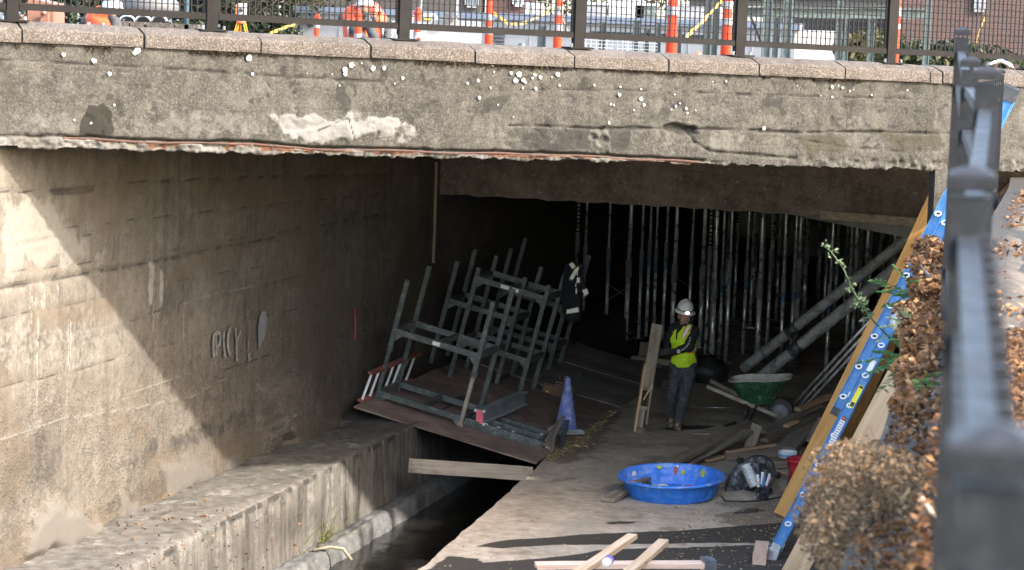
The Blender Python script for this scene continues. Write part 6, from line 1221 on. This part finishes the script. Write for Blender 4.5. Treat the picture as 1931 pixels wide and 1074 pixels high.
tape('yellow tape streamer on the far right fence panel', ((1838, 88, 33), (1848, 55, 33), (1860, 28, 33))); tape('thin orange tape line in front of the white wall at left', ((510, 62, 40), (540, 50, 40), (556, 46, 40)))
# white low building with a pale coping
WY = 47.0
w0, w1 = atY(565, 50, WY + 2), atY(1500, 60, WY - 1); wdir = unit((w1 - w0) * V(1, 1, 0)); wnr = V(wdir[1], -wdir[0], 0); wt = zpx(1000, 27, WY)
wb = thing('white_building', 'long low white building with a pale blue-grey roof edge across the street', 'building', V(w0[0], w0[1], DZ))
def wv(t, n, z): q = w0 * V(1, 1, 0) + wdir * t + wnr * n; return V(q[0], q[1], z)
WLn = float(np.linalg.norm((w1 - w0) * V(1, 1, 0)))
whitewall = plain('white_painted_block', (.16, .16, .16), .8, 0, .05); roofedge = plain('pale_roof_edge', (.10, .12, .155), .5, .1, .08)
mb = MB(); mb.prism([wv(0, 0, DZ), wv(WLn, 0, DZ), wv(WLn, -8, DZ), wv(0, -8, DZ)], (0, 0, wt - DZ - .12)); part(mb, 'wall', whitewall, wb)
mb = MB(); mb.prism([wv(-.1, .08, wt - .12), wv(WLn + .1, .08, wt - .12), wv(WLn + .1, -.3, wt - .12), wv(-.1, -.3, wt - .12)], (0, 0, .13)); part(mb, 'roof_edge', roofedge, wb)
def t_w(x): return float(np.dot(onpl(x, 60, wv(0, 0, 5), wnr) - w0, wdir))
for x in (640, 705, 775, 865, 1000, 1105, 1180, 1300, 1420): mb = MB(); mb.box(wv(t_w(x), .006, (DZ + wt) / 2 - .06), (.02, .012, wt - DZ - .14), (wdir, wnr, V(0, 0, 1))); part(mb, 'panel_joint', plain('grey_joint', (.17, .17, .17)), wb)
lv = t_w(941); mb = MB(); mb.box(wv(lv, .02, zpx(941, 72, WY)), (.24, .04, .42), (wdir, wnr, V(0, 0, 1))); fr = part(mb, 'louvre', M['black'], wb)
for k in range(6): mb = MB(); mb.box(wv(lv, .05, zpx(941, 72, WY) - .18 + .07 * k), (.22, .03, .012), (wdir, wnr, V(0, 0, 1))); part(mb, 'slat', M['propdark'], fr)
for x, y0, y1, w_, mt in ((1120, 8, 28, .5, 'propdark'), (1180, 4, 30, .7, 'galv'), (1215, 10, 30, .4, 'tealsteel'), (1300, 10, 36, .9, 'propdark'), (995, 8, 24, .14, 'galv'), (1010, 8, 24, .14, 'galv')):
    c = atY(x, (y0 + y1) / 2, WY + 2); h = (y1 - y0) / FPX * WY; root = thing('roof_unit', {1120: 'small dark roof unit on the white building, leftmost box', 1180: 'grey metal roof unit on the white building behind the fence', 1215: 'teal-grey roof unit on the white building', 1300: 'wide dark roof unit behind the thick orange delineator', 995: 'left of two thin roof vents on the white building', 1010: 'right of two thin roof vents on the white building'}[x], 'roof unit', V(c[0], c[1], wt - .1))
    mb = MB(); mb.box(V(c[0], c[1], wt + (c[2] + h / 2 - wt) / 2), (w_, .6 if w_ > .2 else .14, max(.1, c[2] + h / 2 - wt + .1))); part(mb, 'casing', M[mt], root); mb = MB(); mb.box(V(c[0], c[1], c[2] + h / 2 + .02), (w_ * 1.1, .66 if w_ > .2 else .18, .04)); part(mb, 'lid', M['galv'], root)
# utility truck
ty_ = 41.0; tr0 = ground(742, ty_); root = thing('utility_truck', 'white utility truck with a dark wing mirror parked behind the third fence panel', 'truck', tr0); tz = zpx(800, 40, ty_); wp_ = plain('white_truck_paint', (.16, .16, .158), .35, 0, .04)
tx0, tx1 = atY(737, 50, ty_)[0], atY(905, 50, ty_)[0]
mb = MB(); pr = [(tx0, DZ + .45), (tx1, DZ + .45), (tx1, tz + .02), (tx0 + .75, tz + .04), (tx0 + .68, tz + .14), (tx0 + .55, tz + .14), (tx0, tz - .02)]; mb.prism([V(x, ty_, z) for x, z in pr], V(0, 1.9, 0)); part(mb, 'body', wp_, root)
for xx in (tx0 + .35, tx1 - .35): mb = MB(); mb.lathe([(.1, -.1), (.22, -.1), (.245, -.05), (.245, .1), (.1, .1)], V(xx, ty_ + .1, DZ + .245), (V(1, 0, 0), V(0, 0, 1), V(0, -1, 0)), 20); part(mb, 'wheel', M['rubber'], root, True)
q = atY(846, 32, ty_ - .1); mb = MB(); mb.box(q, (.16, .08, .16), None, .7); mb.bar(q + V(.02, 0, -.04), q + V(.16, .05, .02), .05, .05); part(mb, 'mirror', M['black'], root)
q = atY(806, 36, ty_ - .01); mb = MB(); mb.box(q, (.12, .015, .05)); part(mb, 'label_plate', M['black'], root); mb = MB(); mb.box(q + V(0, -.01, .0), (.09, .01, .02)); part(mb, 'label_stripe', M['yellow'], root)
mb = MB(); mb.box(atY(862, 10, ty_ + .3), (.05, .05, .5)); part(mb, 'light_bar', wp_, root)
# taupe and brick and tan buildings
def building(name, label, x0, x1, Y, h, mat, wins=(), brick=None):
    a, c = atY(x0, 40, Y), atY(x1, 40, Y); root = thing(name, label, 'building', V((a[0] + c[0]) / 2, Y, DZ)); mb = MB(); mb.prism([V(a[0], Y, DZ), V(c[0], Y, DZ), V(c[0], Y + 7, DZ), V(a[0], Y + 7, DZ)], (0, 0, h)); part(mb, 'wall', mat, root)
    mb = MB(); mb.prism([V(a[0] - .2, Y - .2, DZ + h), V(c[0] + .2, Y - .2, DZ + h), V(c[0] + .2, Y + 7.2, DZ + h), V(a[0] - .2, Y + 7.2, DZ + h)], (0, 0, .25)); part(mb, 'roof', M['propdark'], root)
    for wx0, wx1, wy0, wy1, fm, gm in wins:
        p, q = atY(wx0, wy0, Y - .03), atY(wx1, wy1, Y - .03); zc, hh, ww = (p[2] + q[2]) / 2, abs(p[2] - q[2]), q[0] - p[0]; xc = (p[0] + q[0]) / 2
        mb = MB(); [mb.bar(V(xc - ww / 2, Y - .03, zc + s * hh / 2), V(xc + ww / 2, Y - .03, zc + s * hh / 2), .08, .06) for s in (-1, 1)]; [mb.bar(V(xc + s * ww / 2, Y - .03, zc - hh / 2 + .03), V(xc + s * ww / 2, Y - .03, zc + hh / 2 - .03), .08, .06, V(1, 0, 0)) for s in (-1, 0, 1)]; f_ = part(mb, 'window', fm, root)
        mb = MB(); mb.box(V(xc, Y - .005, zc), (ww - .04, .02, hh - .04)); part(mb, 'pane', gm, f_)
    return root
glass = plain('window_glass', (.10, .14, .20), .1, 0, .2)
building('taupe_building', 'plain taupe building rising behind the white truck', 575, 905, 56, 4.5, plain('taupe_cladding', (.024, .020, .017), .8, 0, .12), ((880, 900, -20, 12, whitewall, glass),))
building('brick_annex', 'dark red brick building behind the white roof edge', 930, 1010, 58, 4.0, plain('dark_red_brick', (.055, .026, .022), .9, 0, .3, scale=3), ((970, 985, -30, 10, M['galv'], glass),))
building('tan_building', 'tan stucco building with a white-framed window behind the green steel', 1500, 1700, 54, 4.5, plain('tan_stucco', (.055, .046, .036), .9, 0, .12, scale=2), ((1508, 1533, 78, 108, whitewall, glass), (1455, 1470, 20, 60, whitewall, glass)))
tb_ = NT('red_brick_wall'); bk_ = tb_.n('TexBrick'); tb_.put(bk_.inputs['Vector'], tb_.n('TexCoord').outputs['Object']); mp = tb_.n('Mapping'); tb_.put(mp.inputs[0], tb_.obj()); mp.inputs['Rotation'].default_value = (math.pi / 2, 0, 0); tb_.put(bk_.inputs['Vector'], mp.outputs[0])
bk_.inputs['Scale'].default_value = 4.5; bk_.inputs['Color1'].default_value = (.040, .015, .011, 1); bk_.inputs['Color2'].default_value = (.024, .011, .009, 1); bk_.inputs['Mortar'].default_value = (.045, .04, .036, 1); bk_.inputs['Mortar Size'].default_value = .02
building('brick_building', 'red brick building filling the right end of the street view', 1700, 2060, 50, 6, tb_.fin(bk_.outputs[0], .9), ((1840, 1856, -40, 20, M['propdark'], glass),))
# green steel uprights and beams of the street works
GP = [(1022, 48, 14, 40, 'black-green bollard post just left of the fourth fence post'), (1136, 41, 10, 42, 'dark green steel post right of the fourth fence post'), (1200, 38, 11, 40, 'dark green steel post left of the thick orange delineator'), (1220, 55, 10, 41, 'short green post beside the taller one'), (1242, 43, 8, 40, 'slim green post hard by the thick orange delineator'), (1281, 52, 8, 38, 'green post just right of the thick orange delineator'), (1334, -30, 12, 37, 'tall dark steel upright left of the second thick delineator'), (1348, -30, 9, 39, 'slim steel upright beside the tall dark one'), (1446, -30, 14, 38, 'tall teal steel upright right of the fifth fence post'), (1463, -30, 9, 40, 'narrow dark upright beside the teal one'), (1484, -30, 15, 38, 'broad teal steel upright carrying the beam'), (1582, -30, 9, 39, 'teal steel upright in the middle of the sixth panel'), (1596, -30, 8, 41, 'slim teal upright, right one of the middle pair'), (1643, 22, 10, 39, 'short teal upright under the beam end'), (1748, -30, 10, 37, 'pale teal upright in front of the brick building')]
dk2_ = plain('dark_green_upright', (.014, .022, .021), .5, 0, .2)
for x, top, w_, Y, lab in GP:
    g = ground(x, Y); w = w_ * Y / FPX; zt = zpx(x, top, Y); root = thing('steel_upright', lab, 'steel post', g, group='green steel uprights of the street works'); mt = M['tealsteel'] if 'teal' in lab else dk2_
    mb = MB(); mb.box(V(g[0], g[1], (DZ + zt) / 2), (w, w * .25, zt - DZ)); part(mb, 'web', mt, root)
    for s in (-1, 1): mb = MB(); mb.box(V(g[0] + s * w * .5, g[1], (DZ + zt) / 2), (w * .18, w * .9, zt - DZ)); part(mb, 'flange', mt, root)
    mb = MB(); mb.box(V(g[0], g[1], DZ + .01), (w * 2.2, w * 2.2, .02)); part(mb, 'base_plate', mt, root)
dk_ = plain('dark_beam_paint', (.014, .017, .017), .5, 0, .2)
def beam(label, a, c, Ya, Yc, w, h, mt): p, q = atY(*a, Ya), atY(*c, Yc); mb = MB(); mb.bar(p, q, w, h * .2); x, y, z = axes(p, q); mb2 = MB(); root = thing('steel_beam', label, 'steel beam', p); [part(MB().bar(p + z * s * h * .45, q + z * s * h * .45, w, h * .12), 'flange', mt, root) for s in (-1, 1)]; part(MB().bar(p, q, w * .25, h * .78), 'web', mt, root)
beam('horizontal teal steel beam across the uprights', (1400, 22), (1750, 26), 38.5, 38.5, .16, .16, M['tealsteel']); beam('upper dark steel beam above the teal one', (1300, 4), (1700, 6), 39.5, 39.5, .14, .12, dk_); beam('low dark rail behind the fifth fence panel', (1115, 62), (1330, 70), 42, 40, .08, .07, dk_); beam('dark diagonal strut right of the fifth fence post', (1412, 22), (1436, 82), 40, 40, .05, .04, dk_)
for x, y, lab, mt in ((985, 80, 'small green dome-topped drum in front of the white wall', 'tealsteel'), (1318, 97, 'small dark red dome-topped drum in front of the white wall', 'redprint')):
    g = ground(x, 40); zt = zpx(x, y, 40); root = thing('dome_drum', lab, 'drum', g); part(MB().lathe([(.07, 0), (.07, zt - DZ - .05), (.055, zt - DZ - .015), (.02, zt - DZ), (.001, zt - DZ)], g, None, 14), 'drum_shell', M[mt], root, True); part(MB().lathe([(.075, zt - DZ - .08), (.075, zt - DZ - .06)], g, None, 14), 'ring', M['black'], root, True)
# wire barrow of rods low behind the fence
g = ground(1165, 36); root = thing('mesh_sheet', 'light wire mesh sheet leaning low behind the fifth fence panel', 'mesh', g); mb = MB()
for k in range(14): a = atY(1105 + 10 * k, 74, 36); mb.bar(a, a - V(0, 0, .3), .006, .006, V(0, 1, 0))
for k in range(5): mb.bar(atY(1100, 74 + 7 * k, 36), atY(1240, 82 + 6 * k, 36), .006, .006)
part(mb, 'wires', M['galv'], root)['kind'] = 'stuff'
# left end: terracotta planter block, bricks, slabs, pole, tripod, parked car shape
root = thing('terracotta_block', 'terracotta painted machine casing with lifting lugs at the left end of the bridge', 'machine', ground(60, 33)); mt = M['terracotta']; Yb = 33.0
mb = MB(); mb.prism([atY(x, y, Yb) * V(1, 1, 0) + V(0, 0, z) for x, y, z in ((52, 5, DZ), (106, 5, DZ), (100, 5, zpx(96, 6, Yb)), (52, 5, zpx(60, -4, Yb)))], V(0, .8, 0)); part(mb, 'casing', mt, root)
for x0, x1, y0 in ((18, 44, 26), (78, 92, 24)): a, c = atY(x0, y0, Yb - .1), atY(x1, y0, Yb - .1); mb = MB(); mb.box(V((a[0] + c[0]) / 2, Yb - .1, (a[2] + DZ) / 2), (c[0] - a[0], .12, a[2] - DZ)); part(mb, 'foot_plate', mt, root)
a = atY(83, 24, Yb - .18); part(MB().tube(a, a + V(0, -.05, 0), .035, 12), 'lug', mt, root, True); a = atY(39, 30, Yb - .18); part(MB().tube(a, a + V(0, -.03, 0), .03, 12), 'lug_hole', M['black'], root, True)
p = atY(27, 2, 32); root = thing('white_lamp', 'round white lamp head on a short stem at the left end', 'lamp', V(p[0], p[1], DZ)); part(MB().ball(p, (.07, .05, .08), 16, 10), 'lamp_head', M['white'], root, True); part(MB().tube(V(p[0], p[1], DZ), p - V(0, 0, .06), .015, 8), 'stem', M['galv'], root, True)
for k, x in enumerate((208, 232, 262, 292, 318, 345, 362)):
    g = atY(x, 47, 36); g0 = V(g[0], g[1], DZ); tz_ = zpx(x, 38 + (x - 208) * .045, 36); root = thing('stone_stack', ('leftmost', 'second', 'third', 'middle', 'fifth', 'sixth', 'rightmost')[k] + ' stack of pinkish paving stones in the row behind the fence', 'stone stack', g0, group='row of paving stone stacks')
    nl = 5; hh = (tz_ - DZ) / nl
    for j in range(nl): mb = MB(); mb.box(g0 + V(random.uniform(-.01, .01), 0, hh * (j + .5)), (.20, .3, hh * .92)); part(mb, 'stone', M['coping'], root)
root = thing('wrapped_load', 'grey tarp-wrapped load on the kerb behind the stone row', 'load', ground(275, 39)); part(MB().ball(atY(275, 12, 39), (.55, .4, .28), 20, 10), 'tarp', plain('grey_tarp', (.04, .04, .042), .6, 0, .35, scale=4), root, True)
for k in range(3): c = atY(240 + 30 * k, 34, 38.6); part(MB().path([c + V(.12 * math.cos(t), 0, .09 * math.sin(t) - .05) for t in np.linspace(0, math.pi, 10)], .02, 6), 'hoop', M['galv'], root, True)
p = ground(351, 38); part(MB().tube(p, p + V(0, 0, 3.2), .04, 12), 'pole_tube', plain('blue_grey_pole', (.025, .05, .06), .5), thing('sign_pole', 'blue-grey round pole left of the second fence post', 'pole', p), True)
p = ground(793, 43); part(MB().tube(p, p + V(0, 0, 3.2), .03, 10), 'pole_tube', M['galv'], thing('steel_pole', 'thin galvanised pole behind the third fence post', 'pole', p), True)
tpq = atY(455, 40, 30); root = thing('survey_tripod', 'yellow-legged survey tripod with a red head and a white instrument', 'tripod', V(tpq[0], tpq[1], DZ)); yl = plain('tripod_yellow', (.50, .19, .01), .5)
for dx, dy in ((-.24, -.05), (.25, -.05), (-.10, .2)):
    for s in (-.012, .012): mb = MB(); mb.bar(tpq + V(dx * .15 + s, dy * .1, .0), V(tpq[0] + dx + s, tpq[1] + dy, DZ), .012, .014, V(0, 1, 0)); part(mb, 'leg', yl, root)
part(MB().lathe([(.03, -.03), (.055, -.02), (.055, .03), (.0, .035)], tpq, None, 14), 'head', M['redprint'], root, True); mb = MB(); mb.box(tpq + V(.01, 0, .14), (.10, .10, .17)); i_ = part(mb, 'instrument', whitewall, root); part(MB().tube(tpq + V(.01, -.05, .15), tpq + V(.01, -.10, .15), .025, 12), 'lens', M['black'], i_, True); part(MB().box(tpq + V(-.055, 0, .14), (.02, .08, .14)), 'side_panel', M['hivisorange'], i_)
# three people on the bridge
ovest = plain('orange_vest', (.36, .045, .008), .8, 0, .1); gcoat = plain('grey_coat', (.02, .021, .023), .9, 0, .25)
def street_person(label, x, Y, hip, shoulder, head, hand, hatmat, redback=False, coat=gcoat):
    g = ground(x, Y); root = thing('person', label, 'person', g); H_, S_, D_, A_ = [atY(*c) for c in (hip, shoulder, head, hand)]; s = V(.17, 0, 0)
    body('person_body', [ell(D_, (.075, .09, .11)), (D_, S_, .055, .06), (S_, H_, .12, .12), (S_ + s, A_ + s * .4, .045, .035), (S_ - s, A_ - s * .4, .045, .035), ell(A_ + s * .4, (.03, .04, .05)), ell(A_ - s * .4, (.03, .04, .05)), (H_ + s * .5, g + s * .7 + V(0, -.12, .45), .08, .06), (g + s * .7 + V(0, -.12, .45), g + s * .7 + V(0, .1, .06), .055, .04), (H_ - s * .5, g - s * .7 + V(0, -.12, .45), .08, .06), (g - s * .7 + V(0, -.12, .45), g - s * .7 + V(0, .1, .06), .055, .04), (D_ + V(0, -.09, .0), D_ + V(0, -.105, -.03), .012, .016)], M['skin'], root, .014, 2)
    body('coat', [(S_, H_, .175, .17), (S_ + s, A_ + s * .45, .085, .055), (S_ - s, A_ - s * .45, .085, .055), (S_, D_ - V(0, 0, .11), .09, .06)], coat, root, .016, 3, .015, 4)
    body('vest', [(S_ + V(0, -.01, .02), H_ + V(0, 0, .05), .19, .185), (S_ + s * .7, S_ - s * .7, .10, .10)], ovest, root, .016, 3, .01, 6)
    body('trousers', [(H_ + s * .5, g + s * .7 + V(0, -.12, .45), .105, .075), (g + s * .7 + V(0, -.12, .45), g + s * .7 + V(0, .1, .08), .075, .06), (H_ - s * .5, g - s * .7 + V(0, -.12, .45), .105, .075), (g - s * .7 + V(0, -.12, .45), g - s * .7 + V(0, .1, .08), .075, .06)], M['jeans'], root, .016, 2)
    for k in (1, -1): mb = MB(); c = g + s * .7 * k; mb.rings([[c + V(.05 * math.cos(t), .1 * math.sin(t), h) for t in np.linspace(0, 6.28, 13)[:-1]] for h in (0, .07)]); part(mb, 'boot', M['boot'], root, True)
    mb = MB(); mb.lathe([(.135, -.01), (.165, -.02), (.13, .0), (.125, .05), (.095, .10), (.04, .125), (.001, .13)], D_ + V(0, 0, .02), None, 22); part(mb, 'hard_hat', hatmat, root, True)
    mb = MB(); u_ = unit(H_ - S_); [mb.path([S_ + u_ * .16 + k * V(.09, 0, 0) + V(0, -.195, .14) - V(0, 0, 0), H_ + k * V(.09, 0, 0) + V(0, -.185, .05)], .022, 6) for k in (-1, 1)]; part(mb, 'reflective_stripe', M['band'], root, True)['kind'] = 'stuff'
    if redback: mb = MB(); mb.ball((S_ + H_) / 2 + V(-.02, -.15, .0), (.12, .06, .13), 16, 9); part(mb, 'red_back_panel', plain('red_mesh', (.12, .006, .006), .8), root, True)
hatw = plain('street_white_hat', (.22, .22, .22), .4, 0, .05); hato = plain('street_orange_hat', (.34, .03, .006), .4, 0, .06)
street_person('worker in a grey coat and orange vest bending over behind the second fence panel', 672, 37, (670, 88, 37), (668, 34, 37), (688, 10, 36.8), (700, 78, 36.6), hatw)
street_person('worker with an orange hard hat behind the grey-coated one', 712, 39.5, (714, 92, 39.5), (710, 42, 39.5), (704, 22, 39.3), (722, 80, 39.2), hato)
street_person('worker with an orange vest and red back stooping at the left end of the bridge', 190, 31, (184, 72, 31), (190, 40, 31), (212, 16, 30.9), (215, 70, 30.8), hatw, True)
# hedge and trees beyond the street
for k, (x, Y, r, zc, n_, lab) in enumerate(((40, 52, (2.2, 1.2, 2.0), 6.0, 2600, 'dense dark hedge tree at the far left behind the terracotta casing'), (160, 50, (1.7, 1.0, 1.5), 5.7, 2400, 'low dark green bush behind the stooping worker'), (270, 54, (2.0, 1.2, 2.2), 6.2, 2400, 'broad green tree behind the wrapped load'), (385, 50, (1.7, 1.0, 1.7), 5.7, 2600, 'dark bush right of the blue-grey pole'), (470, 49, (1.6, 1.0, 1.5), 5.6, 2600, 'leafy green bush behind the survey tripod'), (548, 51, (1.5, 1.0, 1.6), 6.0, 2200, 'yellowing bush left of the white building'), (1090, 66, (3.2, 1.6, 1.6), 6.9, 2200, 'yellow-green tree over the white roof, left one'), (1215, 67, (3.0, 1.6, 1.6), 6.9, 2000, 'yellow-green tree over the white roof, right one'), (1660, 46, (.9, .6, .5), 5.0, 1200, 'brownish shrub in front of the tan building'), (1790, 45, (1.6, .6, .45), 4.9, 1500, 'low olive shrub at the foot of the brick building'))):
    c = atY(x, 30, Y); c[2] = zc; root = thing('broadleaf_tree' if r[0] > 1.9 else 'shrub', lab, 'tree' if r[0] > 1.9 else 'bush', V(c[0], c[1], DZ)); P = cloud(c, r, n_); P = P[P[:, 2] > DZ + .03]; cl = fbm(P[:, 0] * 1.5, P[:, 2] * 1.8, 3, k)
    leaves('crown', P, RNG.uniform(.09, .2, len(P)), M['tree'], np.clip(cl * 1.1 + RNG.normal(0, .16, len(P)) + (.25 if 'yellow' in lab or 'brown' in lab else 0), 0, 1), .6, 0, root)['kind'] = 'stuff'
    mb = MB(); mb.path([V(c[0], c[1], DZ), V(c[0] + .05, c[1], (DZ + zc) / 2), V(c[0], c[1], zc + r[2] * .4)], [.09, .07, .03], 7); tk = part(mb, 'trunk', M['bark'], root, True)
    for j in range(5): a = j * 1.3; mb = MB(); mb.path([V(c[0], c[1], zc - r[2] * .3), V(c[0] + r[0] * .3 * math.cos(a), c[1] + r[1] * .3 * math.sin(a), zc), V(c[0] + r[0] * .6 * math.cos(a), c[1] + r[1] * .6 * math.sin(a), zc + r[2] * .4)], [.04, .025, .01], 5); part(mb, 'limb', M['bark'], root, True)
